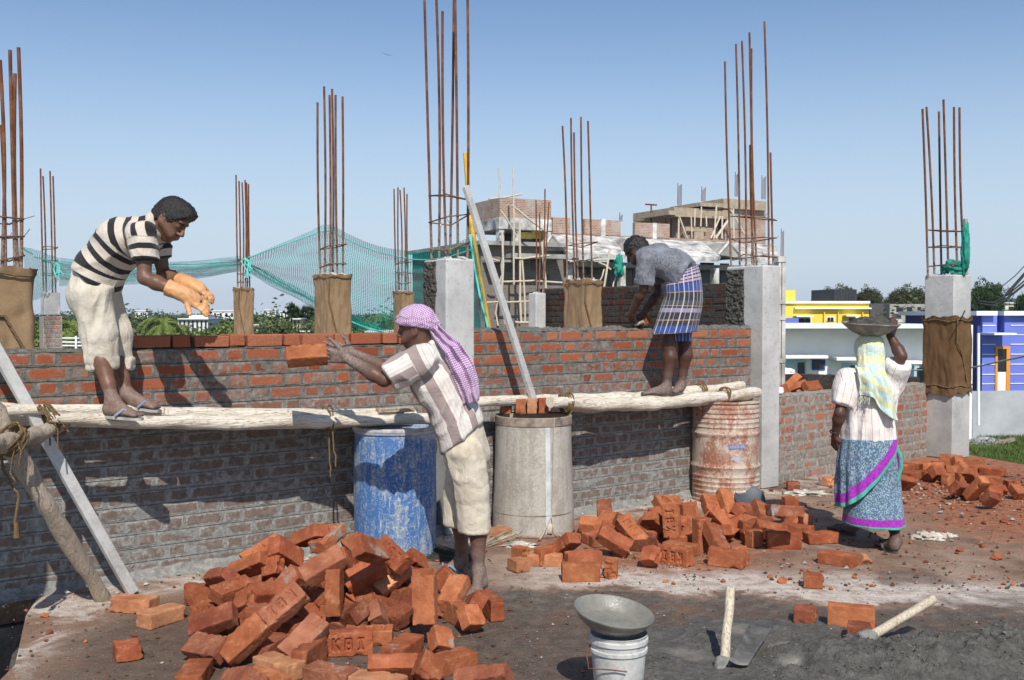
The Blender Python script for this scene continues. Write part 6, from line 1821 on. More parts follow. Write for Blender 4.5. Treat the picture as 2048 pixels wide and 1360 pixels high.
def sdf_mesh(prims, vox, smooth=2):
    lo = np.min([q[1] for q in prims if q[4] > 0], 0) - 3 * vox; hi = np.max([q[2] for q in prims if q[4] > 0], 0) + 3 * vox
    n = np.ceil((hi - lo) / vox).astype(int) + 1
    F = np.full(n, 0.2, np.float32)
    for f, a, b, k, sg in prims:
        pad = k + 0.03
        i0 = np.clip(((a - pad - lo) / vox).astype(int), 0, n - 1); i1 = np.clip(((b + pad - lo) / vox).astype(int) + 2, 1, n)
        if np.any(i1 <= i0): continue
        ax = [lo[j] + vox * np.arange(i0[j], i1[j]) for j in range(3)]
        p = np.stack(np.meshgrid(*ax, indexing='ij'), -1)
        d = f(p).astype(np.float32); sl = tuple(slice(i0[j], i1[j]) for j in range(3))
        if sg > 0: F[sl] = smin(F[sl], d, k)
        else: F[sl] = -smin(-F[sl], d, k)
    ins = F < 0
    c = np.zeros(n - 1, np.int8)
    for i in (0, 1):
        for j in (0, 1):
            for l in (0, 1): c += ins[i:n[0]-1+i, j:n[1]-1+j, l:n[2]-1+l]
    idx = np.argwhere((c > 0) & (c < 8))
    corners = [(i, j, l) for i in (0, 1) for j in (0, 1) for l in (0, 1)]
    val = np.stack([F[idx[:, 0] + q[0], idx[:, 1] + q[1], idx[:, 2] + q[2]] for q in corners], 1)
    acc = np.zeros((len(idx), 3)); cnt = np.zeros(len(idx))
    for a in range(8):
        for b in range(a + 1, 8):
            ca, cb = np.array(corners[a]), np.array(corners[b])
            if np.abs(ca - cb).sum() != 1: continue
            va, vb = val[:, a], val[:, b]; m = (va < 0) != (vb < 0)
            t = np.where(m, va / np.where(m, va - vb, 1), 0)
            acc += np.where(m[:, None], ca + (cb - ca) * t[:, None], 0); cnt += m
    V = lo + vox * (idx + acc / cnt[:, None])
    vid = np.full(n - 1, -1, np.int32); vid[idx[:, 0], idx[:, 1], idx[:, 2]] = np.arange(len(idx))
    Q = []
    for ax in range(3):
        b_, c_ = (ax + 1) % 3, (ax + 2) % 3
        s0 = [slice(None)] * 3; s1 = [slice(None)] * 3; s0[ax] = slice(0, -1); s1[ax] = slice(1, None)
        ch = ins[tuple(s0)] != ins[tuple(s1)]
        e = np.argwhere(ch)
        e = e[(e[:, b_] > 0) & (e[:, c_] > 0) & (e[:, b_] < n[b_] - 1) & (e[:, c_] < n[c_] - 1)]
        fl = ins[e[:, 0], e[:, 1], e[:, 2]]
        def g(db, dc):
            q = e.copy(); q[:, b_] += db; q[:, c_] += dc; return vid[q[:, 0], q[:, 1], q[:, 2]]
        quad = np.stack([g(-1, -1), g(0, -1), g(0, 0), g(-1, 0)], 1)
        quad[~fl] = quad[~fl][:, ::-1]
        Q.append(quad)
    Q = np.concatenate(Q); Q = Q[(Q >= 0).all(1)]
    for _ in range(smooth):
        s = np.zeros_like(V); m = np.zeros(len(V))
        for a in range(4):
            i, j = Q[:, a], Q[:, (a + 1) % 4]
            np.add.at(s, i, V[j]); np.add.at(m, i, 1); np.add.at(s, j, V[i]); np.add.at(m, j, 1)
        V = V * 0.45 + 0.55 * s / np.maximum(m, 1)[:, None]
    return V, Q
def normals_of(V, Q):
    n = np.cross(V[Q[:, 2]] - V[Q[:, 0]], V[Q[:, 3]] - V[Q[:, 1]]); N = np.zeros_like(V)
    for a in range(4): np.add.at(N, Q[:, a], n)
    return N / (np.linalg.norm(N, axis=1)[:, None] + 1e-12)
def wrinkle(V, Q, amp, sc, stretch=(1, 1, 1), seed=0, amp2=0.0, sc2=40):
    N = normals_of(V, Q); st = A3(stretch); o = np.empty(len(V))
    for i, v in enumerate(V):
        q = Vector(v * st * sc + seed)
        w = noise.noise(q + Vector((noise.noise(q * .6) * 1.2, 0, noise.noise(q * .6 + Vector((5, 0, 0))) * 1.2)))
        o[i] = amp * (1 - 2.2 * abs(w)) + (amp2 * noise.noise(Vector(v * sc2)) if amp2 else 0)
    return V + N * o[:, None]
def mesh_obj(name, V, Q, mat, parent=None, col=None, smooth=True, origin=None):
    me = bpy.data.meshes.new(name); me.from_pydata(V.tolist(), [], Q.tolist()); me.materials.append(mat)
    ca = me.attributes.new('col', 'FLOAT_COLOR', 'POINT')
    cc = np.zeros((len(V), 4), np.float32); cc[:, 3] = 1
    if col is not None: cc[:, :col.shape[1]] = col
    ca.data.foreach_set('color', cc.ravel())
    if smooth: me.shade_smooth()
    return link_mesh(name, me, parent, origin)
def path_coord(V, pts, side):
    """distance along a polyline, offset angle round it, distance from it"""
    best = np.full(len(V), 1e9); S = np.zeros(len(V)); A_ = np.zeros(len(V)); s0 = 0
    for i in range(len(pts) - 1):
        a, b = A3(pts[i]), A3(pts[i + 1]); d = b - a; L = np.linalg.norm(d); d = d / L
        w = V - a; t = w @ d; tc = np.clip(t, -0.3 if i == 0 else 0, L + (0.3 if i == len(pts) - 2 else 0)); r = w - tc[:, None] * d
        s = unit(A3(side) - d * (A3(side) @ d)); n = np.cross(d, s)
        dist = np.linalg.norm(r, axis=1); m = dist < best
        best[m] = dist[m]; S[m] = (s0 + tc)[m]; A_[m] = np.arctan2(r @ n, r @ s)[m]; s0 += L
    return S, A_, best

def finger_chain(b, d, n, l, lens, r, bends, k=0.006):
    out = []; p = A3(b); d = unit(d); ang = 0
    for L, bd in zip(lens, bends):
        d = unit(d * math.cos(bd) - n * math.sin(bd)); n2 = unit(np.cross(np.cross(d, n), d)); n = n2
        q = p + d * L; out.append(cone(p, q, r, r * .9, k)); p = q; r *= .92
    return out
def hand(w, d, n, thumb, bends=(.3, .4, .3), spread=.12, scale=1.0, fat=1.0, thumbdir=None, per=None):
    """w wrist, d towards the fingers, n out of the back of the hand, thumb = +1/-1 side of (d x n)"""
    d = unit(d); n = unit(A3(n) - d * (A3(n) @ d)); l = np.cross(d, n) * thumb
    out = []
    for i, (o, L) in enumerate(((.030, .9), (.010, 1.0), (-.010, .93), (-.029, .74))):
        kn = w + (d * (.088 - .004 * i) + l * o) * scale
        out.append(cone(w + l * o * .6 * scale + d * .012 * scale, kn, .0150 * fat * scale, .0122 * fat * scale, .014))
        bd = bends if per is None else per[i]
        dd = unit(d + l * spread * (1.5 - i))
        out += finger_chain(kn, dd, n, l, (.042 * L * scale, .026 * L * scale, .021 * L * scale), .0092 * fat * scale, bd)
    td = unit(d * .62 + l * .72 - n * .3) if thumbdir is None else unit(thumbdir)
    t0 = w + (d * .022 + l * .026) * scale
    out.append(cone(t0, t0 + td * .038 * scale, .0165 * fat * scale, .0125 * fat * scale, .012))
    t1 = t0 + td * .038 * scale; td2 = unit(td + d * .35)
    out += [cone(t1, t1 + td2 * .030 * scale, .0112 * fat * scale, .0102 * fat * scale, .006), cone(t1 + td2 * .030 * scale, t1 + td2 * .054 * scale, .0102 * fat * scale, .0085 * fat * scale, .006)]
    return out
def foot(ankle, heel, toe, up=(0, 0, 1)):
    ankle, heel, toe = A3(ankle), A3(heel), A3(toe); d = unit(toe - heel); u = unit(A3(up) - d * (A3(up) @ d)); l = np.cross(d, u)
    L = np.linalg.norm(toe - heel)
    out = [cone(ankle, heel + u * .035 + d * .02, .036, .032, .02), ell(heel + u * .03 + d * .025, (.036, .030, .032), (d, l, u), .02),
           cone(ankle + d * .015 - u * .01, heel + d * L * .62 + u * .022, .034, .024, .03), ell(heel + d * L * .66 + u * .018, (.055, .044, .019), (d, l, u), .02), cone(heel + d * .03 + u * .022, heel + d * L * .6 + u * .018, .028, .026, .02)]
    for i, o in enumerate((-.030, -.013, .003, .018, .031)):
        q = heel + d * (L * (.78 - .02 * abs(i - 1))) + l * o; r = .0125 if abs(o) > .029 else .0098
        out.append(cone(q + u * .014, q + d * L * .18 + u * .009, r, r * .85, .005))
    return out
def head(hc, f, u, k=1.0):
    f = unit(f); u = unit(A3(u) - f * (A3(u) @ f)); r = np.cross(f, u); ax = (f, r, u); C = lambda a, b, c: hc + (f * a + r * b + u * c) * k
    o = [ell(C(-.008, 0, .022), (.096 * k, .076 * k, .098 * k), ax, .02), ell(C(.026, 0, -.052), (.060 * k, .052 * k, .062 * k), ax, .03), ell(C(.058, 0, -.092), (.022 * k, .024 * k, .016 * k), ax, .02),
         cone(C(.070, .034, -.055), C(.01, .062, -.03), .022 * k, .022 * k, .02), cone(C(.070, -.034, -.055), C(.01, -.062, -.03), .022 * k, .022 * k, .02),
         ell(C(.078, 0, .036), (.016 * k, .050 * k, .013 * k), ax, .016), cone(C(.088, 0, .020), C(.110, 0, -.020), .0085 * k, .0125 * k, .010), ell(C(.098, .012, -.026), (.012 * k, .009 * k, .009 * k), ax, .008), ell(C(.098, -.012, -.026), (.012 * k, .009 * k, .009 * k), ax, .008),
         ell(C(.084, 0, -.049), (.016 * k, .024 * k, .0075 * k), ax, .007), ell(C(.081, 0, -.064), (.016 * k, .021 * k, .0085 * k), ax, .007)]
    for s in (1, -1):
        o.append(ell(C(.096, s * .031, .010), (.016 * k, .019 * k, .0125 * k), ax, .014, -1))
        o.append(ell(C(.070, s * .031, .010), (.0155 * k, .0165 * k, .0135 * k), ax, .004))
        o.append(ell(C(-.008, s * .080, -.006), (.022 * k, .009 * k, .034 * k), ax, .008)); o.append(ell(C(-.004, s * .089, -.004), (.010 * k, .006 * k, .018 * k), ax, .006, -1))
    return o, (f, r, u)
def face_paint(V, hc, F3, k=1.0, stubble=True):
    f, r, u = F3; q = (V - hc); x, y, z = q @ f / k, q @ r / k, q @ u / k
    col = np.zeros((len(V), 4), np.float32); fr = (x > .055)
    ey = np.abs(np.abs(y) - .031); ez = z - .010
    white = fr & (ey ** 2 / .0125 ** 2 + ez ** 2 / .0055 ** 2 < 1); pup = fr & (ey ** 2 + ez ** 2 < .0058 ** 2)
    lid = fr & (np.abs(ez - .0068) < .0028) & (ey < .016)
    brow = fr & (np.abs(z - .034 + (np.abs(y) - .03) ** 2 * 8) < .0055) & (np.abs(y) > .012) & (np.abs(y) < .052)
    lips = (x > .068) & (np.abs(y) < .024) & (np.abs(z + .056) < .013)
    mous = (x > .07) & (np.abs(y) < .028) & (np.abs(z + .037) < .006)
    col[white, 1] = 1; col[pup | brow, 2] = .85; col[pup, 1] = 0; col[lips, 0] = .35
    if stubble: col[mous, 2] = np.maximum(col[mous, 2], .75)
    return col
def mat_skin(name, base, dusty=(0.30, 0.26, 0.23)):
    m = NT(name, 0.55, 0.35)
    a = m.sep(m.attr().outputs['Color']); al = m.attr().outputs['Alpha']
    v = m.co(); n1 = m.noise(v, 9, 5, .6); n2 = m.noise(v, 70, 4, .7)
    c = m.ramp(m.math('ADD', m.math('MULTIPLY', n1, .7), m.math('MULTIPLY', n2, .3)), (.35, [x * .78 for x in base]), (.65, [x * 1.22 for x in base]))
    c = m.mix(a[0], c, (base[0] * .9, base[1] * .55, base[2] * .55))
    c = m.mix(m.math('MULTIPLY', m.math('SUBTRACT', 1.0, al), m.step(n2, .25, .65)), c, dusty)
    c = m.mix(a[1], c, (.17, .14, .12)); c = m.mix(a[2], c, (.012, .009, .008))
    m.color(c); m.rough(m.math('ADD', .46, m.math('MULTIPLY', m.math('SUBTRACT', 1.0, al), .4)))
    m.bump(n2, .25, .003)
    return m.mat
SKIN = mat_skin('brown_skin', (0.150, 0.074, 0.047)); SKIN2 = mat_skin('dark_brown_skin', (0.118, 0.058, 0.039)); SKIN3 = mat_skin('deep_brown_skin', (0.085, 0.041, 0.028))
def mat_hair():
    m = NT('black_hair', .42, .5); v = m.co(); n = m.noise(m.n('ShaderNodeVectorMath', {0: v, 1: (60, 60, 160)}, operation='MULTIPLY').outputs[0], 1.5, 4, .7)
    m.color(m.ramp(n, (.3, (.006, .005, .005)), (.75, (.028, .023, .021)))); m.bump(n, .8, .008); return m.mat
HAIR = mat_hair()
def cloth(name, colfn, rough=.9, weave=320, bump=.5, fold=11):
    m = NT(name, rough, .12); m.b.inputs['Sheen Weight'].default_value = .15
    v = m.co(); c = colfn(m, m.sep(m.attr().outputs['Color']), v)
    n = m.noise(v, 6, 5, .7); c = m.mix(m.math('MULTIPLY', m.step(n, .44, .72), .42), c, m.mix(1.0, c, (.72, .66, .58), 'MULTIPLY'))
    vz = m.n('ShaderNodeVectorMath', {0: v, 1: (1.0, 1.0, .32)}, operation='MULTIPLY').outputs[0]; rg = m.math('ABSOLUTE', m.math('SUBTRACT', m.noise(vz, 13, 2, .5, 1.0), .5))
    m.color(c); m.bump(m.math('ADD', m.math('ADD', m.math('MULTIPLY', m.noise(v, fold, 4, .6, .8), 1.0), m.math('MULTIPLY', rg, -1.1)), m.math('MULTIPLY', m.noise(v, weave, 2, .5), .12)), bump, .022)
    return m.mat
def band(m, x, period, lo, hi):
    f = m.math('FRACT', m.math('DIVIDE', m.math('ADD', x, 40 * period), period)); return m.math('MULTIPLY', m.math('GREATER_THAN', f, lo), m.math('LESS_THAN', f, hi))
C_STRIPE = cloth('striped_knit', lambda m, a, v: m.mix(band(m, a[0], .073, .0, .43), (.56, .50, .42), (.026, .024, .027)))
C_CREAM = cloth('cream_cotton', lambda m, a, v: m.ramp(m.noise(v, 4, 5, .7), (.32, (.44, .39, .30)), (.55, (.58, .53, .44)), (.75, (.65, .61, .52))))
C_CREAM2 = cloth('dusty_cream_cotton', lambda m, a, v: m.ramp(m.noise(v, 5, 5, .7), (.32, (.46, .40, .30)), (.55, (.62, .56, .45)), (.75, (.68, .63, .53))))
C_MAUVE = cloth('mauve_striped_cotton', lambda m, a, v: m.mix(band(m, a[1], .135, .0, .40), m.mix(band(m, a[1], .0225, .0, .12), (.66, .61, .56), (.50, .44, .42)), (.32, .255, .24)))
def pr(m, a, v):
    c = m.mix(m.step(m.noise(v, 7, 4, .7), .4, .6), (.155, .165, .19), (.22, .235, .265))
    w = m.voro(m.n('ShaderNodeVectorMath', {0: v, 1: m.n('ShaderNodeTexNoise', {'Vector': v, 'Scale': 18.0}).outputs['Color']}, operation='ADD').outputs[0], 15); k = m.math('MULTIPLY', m.step(w, .16, .20), m.step(w, .42, .36))
    return m.mix(m.math('MULTIPLY', k, m.step(m.noise(v, 9, 3), .44, .5)), c, (.045, .047, .055))
C_PRINT = cloth('grey_printed_shirt', pr)
def plaid(m, a, v):
    x, y = a[0], a[1]
    c = m.mix(band(m, y, .30, .02, .22), (.045, .045, .055), (.045, .085, .26)); c = m.mix(band(m, y, .30, .52, .62), c, (.30, .26, .36)); c = m.mix(band(m, y, .30, .70, .80), c, (.075, .085, .085))
    top = m.math('GREATER_THAN', y, .36); c = m.mix(top, c, m.mix(band(m, y, .030, 0, .5), (.36, .33, .42), (.075, .05, .13)))
    c = m.mix(band(m, y, .10, .0, .06), c, (.45, .25, .14)); c = m.mix(m.math('MULTIPLY', band(m, x, .085, .0, .11), .62), c, (.66, .66, .70)); c = m.mix(band(m, x, .085, .48, .53), c, (.35, .38, .50))
    return c
C_PLAID = cloth('checked_lungi_cotton', plaid)
C_PURPLE = cloth('purple_check_headcloth', lambda m, a, v: m.mix(m.math('MAXIMUM', band(m, a[0], .011, 0, .45), band(m, a[1], .011, 0, .45)), (.70, .62, .70), m.mix(m.math('MULTIPLY', band(m, a[0], .011, 0, .45), band(m, a[1], .011, 0, .45)), (.42, .24, .42), (.22, .07, .25))))
C_REDLINE = cloth('white_red_lined_cotton', lambda m, a, v: m.mix(m.math('MULTIPLY', band(m, a[1], .042, .0, .07), .9), m.mix(band(m, a[1], .0105, 0, .2), (.74, .70, .66), (.66, .60, .56)), (.50, .15, .17)))
def sari(m, a, v):
    x, y = a[0], a[1]
    vo = m.voro(m.n('ShaderNodeCombineXYZ', {0: m.math('MULTIPLY', x, 120.0), 1: m.math('MULTIPLY', y, 85.0)}).outputs[0], 1.0)
    c = m.mix(m.step(vo, .30, .55), (.30, .40, .45), (.075, .14, .21)); c = m.mix(m.math('MULTIPLY', m.step(m.noise(v, 55, 2), .6, .66), .5), c, (.34, .20, .42))
    c = m.mix(m.math('LESS_THAN', y, .088), c, m.mix(m.step(m.noise(v, 90, 3), .4, .6), (.24, .02, .30), (.34, .045, .40))); c = m.mix(m.math('LESS_THAN', y, .026), c, (.07, .36, .27))
    return c
C_SARI = cloth('patterned_sari_cotton', sari, bump=.5)
def towel(m, a, v):
    c = m.mix(band(m, a[0], .115, .05, .5), (.46, .60, .58), (.60, .64, .50)); c = m.mix(m.math('MULTIPLY', band(m, a[1], .125, .1, .55), .6), c, (.74, .66, .24)); c = m.mix(m.math('MULTIPLY', band(m, a[0], .019, 0, .3), .35), c, (.74, .78, .74))
    return m.mix(m.math('MULTIPLY', band(m, a[1], .014, 0, .3), .35), c, (.28, .45, .46))
C_TOWEL = cloth('pale_check_towel', towel, weave=160, bump=.5)
C_RUBBER = plain('orange_rubber', (.66, .34, .15), .5, .22, 9, .3, 26, .01)
C_SOLE = plain('slipper_sole', (.10, .09, .085), .8, .2, 8); C_STRAP = plain('blue_strap', (.20, .25, .34), .6, .2, 10); C_SOLE2 = plain('worn_slipper_top', (.40, .38, .35), .85, .3, 20)

def arm_prims(sh, el, wr, r=(.047, .038, .039, .026), k=.02):
    sh, el, wr = A3(sh), A3(el), A3(wr)
    m1 = sh + (el - sh) * .45; m2 = el + (wr - el) * .28
    return [cone(sh, m1, r[0] * .98, r[0], k), cone(m1, el, r[0], r[1] * .92, k), cone(el, m2, r[1] * .95, r[2] * 1.04, k), cone(m2, wr, r[2] * 1.04, r[3], k)]
def leg_prims(hip, kn, an, r=(.080, .055, .054, .034), k=.02, back=(0, 0, 0)):
    hip, kn, an = A3(hip), A3(kn), A3(an); m2 = kn + (an - kn) * .30 + A3(back) * .014
    return [cone(hip, kn, r[0], r[1], k), cone(kn, m2, r[1] * .95, r[2] * 1.04, k), cone(m2, kn + (an - kn) * .72 + A3(back) * .005, r[2] * 1.04, r[3] * 1.08, k), cone(kn + (an - kn) * .72, an, r[3] * 1.08, r[3], k)]
def flipflop(root, heel, toe, name='flip_flop', top=C_SOLE2, strap=C_STRAP, w=.046, up=(0, 0, 1)):
    heel, toe = A3(heel), A3(toe); d = unit(toe - heel); u = unit(A3(up) - d * (A3(up) @ d)); l = np.cross(d, u); L = np.linalg.norm(toe - heel) + .02
    mb = MB(); ring = []
    for i in range(28):
        a = 2 * math.pi * i / 28; x = math.cos(a); y = math.sin(a); wd = w * (.80 + .22 * x)
        ring.append(heel - d * .012 + d * (L / 2) * (1 + x) + l * wd * np.sign(y) * abs(y) ** .8)
    mb.add([p - u * .016 for p in ring] + [p - u * .001 for p in ring], [tuple(range(28))[::-1], tuple(range(28, 56))] + [(i, (i + 1) % 28, 28 + (i + 1) % 28, 28 + i) for i in range(28)])
    o = mb.build(name, [top], root)
    mb = MB(); t = heel + d * L * .72
    for s in (-1, 1): mb.tube([t, t + u * .028 + l * s * .012 - d * .02, heel + d * L * .55 + l * s * .034 + u * .042, heel + d * L * .36 + l * s * w * .95 + u * .004], [.006, .007, .009, .009], 6)
    mb.build('strap', strap, o, smooth=80)

# ------------------------------------------------------------------ the man bending over the wall, in orange gloves
def man_one():
    base = Wp(255, 832, .40)
    t = thing('person', base, 'man in a black-and-cream striped shirt and orange rubber gloves bending on the poles', 'person')
    Yc = 5.80
    pel, wai, che, nk = P(188, 578, Yc), P(204, 534, Yc), P(243, 483, Yc), P(299, 456, Yc - .01)
    S = np.array([0.0, 1.0, 0.05]); side = S
    hN, hF = P(186, 592, Yc - .09), P(201, 590, Yc + .09)
    kN, kF = P(203, 690, Yc - .08), P(233, 688, Yc + .10)
    fN, fF = Wp(210, 829, .45), Wp(259, 812, .31)
    aN, aF = P(224, 800, fN[1] + .005), P(252, 786, fF[1])
    tN, tF = P(283, 834, fN[1] - .045), P(317, 818, fF[1] - .02)
    fN, fF = P(211, 829, fN[1]), P(260, 811, fF[1])
    shN, shF = P(287, 474, Yc - .175), P(312, 472, Yc + .165)
    elN, elF = P(289, 556, Yc - .22), P(327, 548, Yc + .17)
    wN, wF = P(374, 590, Yc - .21), P(384, 571, Yc + .02)
    hc = P(341, 441, Yc - .03)
    hp, F3 = head(hc, (.74, -.16, -.62), (.60, 0, .78), 1.0)
    body = [sweep([pel, wai, che, nk], side, [.13, .12, .145, .07], [.09, .085, .095, .06], .03)] + hp + [cone(nk - A3((.02, 0, .02)), hc - F3[2] * .07 - F3[0] * .018, .062, .053, .03)]
    body += arm_prims(shN, elN, wN, (.046, .037, .038, .027)) + arm_prims(shF, elF, wF, (.046, .037, .038, .027)) + [cone(shN, che, .06, .09, .04), cone(shF, che, .06, .09, .04)]
    body += leg_prims(hN, kN, aN, back=(-1, 0, 0)) + leg_prims(hF, kF, aF, back=(-1, 0, 0)) + foot(aN, fN, tN) + foot(aF, fF, tF)
    dN, dF = unit(P(424, 622, Yc - .22) - wN), unit(P(436, 596, Yc + .0) - wF)
    body += [cone(wN, wN + dN * .07, .028, .026, .01), cone(wF, wF + dF * .07, .028, .026, .01)]
    V, Q = sdf_mesh(body, .0048, 1)
    col = face_paint(V, hc, F3); col[:, 3] = 1
    low = V[:, 2] < base[2] + .16; col[low, 3] = .55
    mesh_obj('body', V, Q, SKIN, t, col)
    # hair
    h = [group([ell(hc + F3[2] * .036 - F3[0] * .012, (.104, .086, .100), F3, .02), ell(hc + F3[2] * .098 + F3[0] * .045, (.064, .066, .038), F3, .03), ell(hc + F3[2] * .066 + F3[0] * .084, (.026, .058, .034), F3, .02), ell(hc - F3[0] * .065 - F3[2] * .015, (.045, .068, .062), F3, .03)],
               [(hc + F3[0] * .085 - F3[2] * .0 + F3[2] * .036, unit(F3[0] * .55 - F3[2] * .85)), (hc + F3[0] * .035 + F3[2] * .0, unit(F3[0] * .95 - F3[2] * .62)), (hc - F3[2] * .055, -F3[2])])]
    V, Q = sdf_mesh(h, .0055, 1); V = wrinkle(V, Q, .0035, 22, (1, .3, 1.2), 3, .004, 95)
    mesh_obj('hair', V, Q, HAIR, t)
    # shirt
    shirt = [group([sweep([P(186, 572, Yc), P(201, 537, Yc), che, P(293, 459, Yc)], side, [.185, .170, .185, .098], [.140, .130, .125, .076], .03), ell(P(287, 473, Yc), (.085, .205, .080), (WE * 0 + A3((1, 0, .3)), S, A3((-.3, 0, 1))), .04)],
                   [(P(190, 556, Yc), unit(pel - che) + A3((-.12, 0, 0)))])]
    for sh, el in ((shN, elN), (shF, elF)):
        d = unit(el - sh); shirt.append(group([cone(sh - d * .015, sh + d * .20, .069, .070, .02)], [(sh + d * .135, d)], .05))
    shirt.append(group([cone(nk - unit(nk - che) * .03, hc - F3[2] * .085 - F3[0] * .02, .074, .066, .01)], [(nk + unit(hc - nk) * .058, unit(hc - nk))], .015))
    V, Q = sdf_mesh(shirt, .0062, 1)
    sp = [P(184, 590, Yc), wai, che, nk]; s1, a1, d1 = path_coord(V, sp, side)
    sN, aN_, dN_ = path_coord(V, [shN, elN], side); sF, aF_, dF_ = path_coord(V, [shF, elF], side)
    sl = (dN_ < .094) & (sN > .015); sl2 = (dF_ < .094) & (sF > .015)
    s1 = np.where(sl, sN + .02, np.where(sl2, sF + .02, s1 * 1.0 + .012 * np.sin(a1 * 2)))
    V = wrinkle(V, Q, .013, 8, (1.0, .5, 1.2), 2, .004, 18)
    mesh_obj('shirt', V, Q, C_STRIPE, t, np.stack([s1, a1, d1], 1))
    cl_ = MB(); cu = unit(hc - nk); cs = unit(np.cross(cu, S)); cb = nk + cu * .045 - cs * .004
    cl_.lathe([(.066, -.005), (.074, .012), (.078, .034), (.086, .030), (.092, .006), (.088, -.012)], cb, 32, axis=np.array([cs, np.cross(cu, cs), cu]), sq=(1, 1.08)); cl_.build('collar', [C_CREAM], t, smooth=70)
    # trousers rolled at the shin
    cN, cF = P(206, 725, Yc - .085), P(241, 727, Yc + .10)
    up_ = unit(wai - pel)
    tr = [group([sweep([P(196, 545, Yc), P(186, 592, Yc)], side, [.145, .160], [.118, .128], .02), sweep([hN, P(199, 668, Yc - .085), cN + A3((0, 0, -.06))], side, [.094, .084, .074], [.110, .092, .076], .02), sweep([hF, P(230, 668, Yc + .105), cF + A3((0, 0, -.06))], side, [.094, .082, .070], [.104, .086, .066], .02)],
                [(P(206, 523, Yc), up_), (P(220, 724, Yc), (0, 0, -1))])]
    for c_, r in ((cN, .080), (cF, .070)): tr.append(group([sweep([c_ + A3((0, 0, .022)), c_ - A3((0, 0, .030))], side, [r * .90, r * .92], [r * 1.0, r * 1.0], .004)], [(c_ + A3((0, 0, -.034)), (0.1, 0, -1)), (c_ + A3((0, 0, .030)), (0, 0, 1))], .003))
    V, Q = sdf_mesh(tr, .0066, 1); V = wrinkle(V, Q, .013, 8.5, (1.5, 1, .35), 8, .003, 22)
    mesh_obj('trousers', V, Q, C_CREAM, t)
    # gloves
    for w, d, n, th, el, bends in ((wN, dN, unit(A3((.35, -.75, .62))), 1, elN, ((.10, .30, .2), (.15, .32, .25), (.2, .35, .25), (.28, .4, .3))), (wF, dF, unit(A3((.3, -.15, 1))), -1, elF, ((.3, .55, .4), (.25, .5, .4), (.2, .45, .4), (.25, .5, .4)))):
        ar = unit(w - el)
        g = hand(w, d, n, th, spread=.035, scale=.94, fat=1.18, per=bends) + [group([cone(w - ar * .125, w + d * .02, .047, .037, .02)], [(w - ar * .115, -ar)], .02), cone(w - ar * .03, w + d * .05, .040, .034, .02)]
        V, Q = sdf_mesh(g, .0042, 1); V = wrinkle(V, Q, .0025, 26, (1, 1, 1), 4)
        mesh_obj('rubber_glove', V, Q, C_RUBBER, t)
    flipflop(t, fN + A3((0, 0, -.003)), tN + A3((0, 0, -.003))); flipflop(t, fF + A3((0, 0, -.003)), tF + A3((0, 0, -.003)))
man_one()

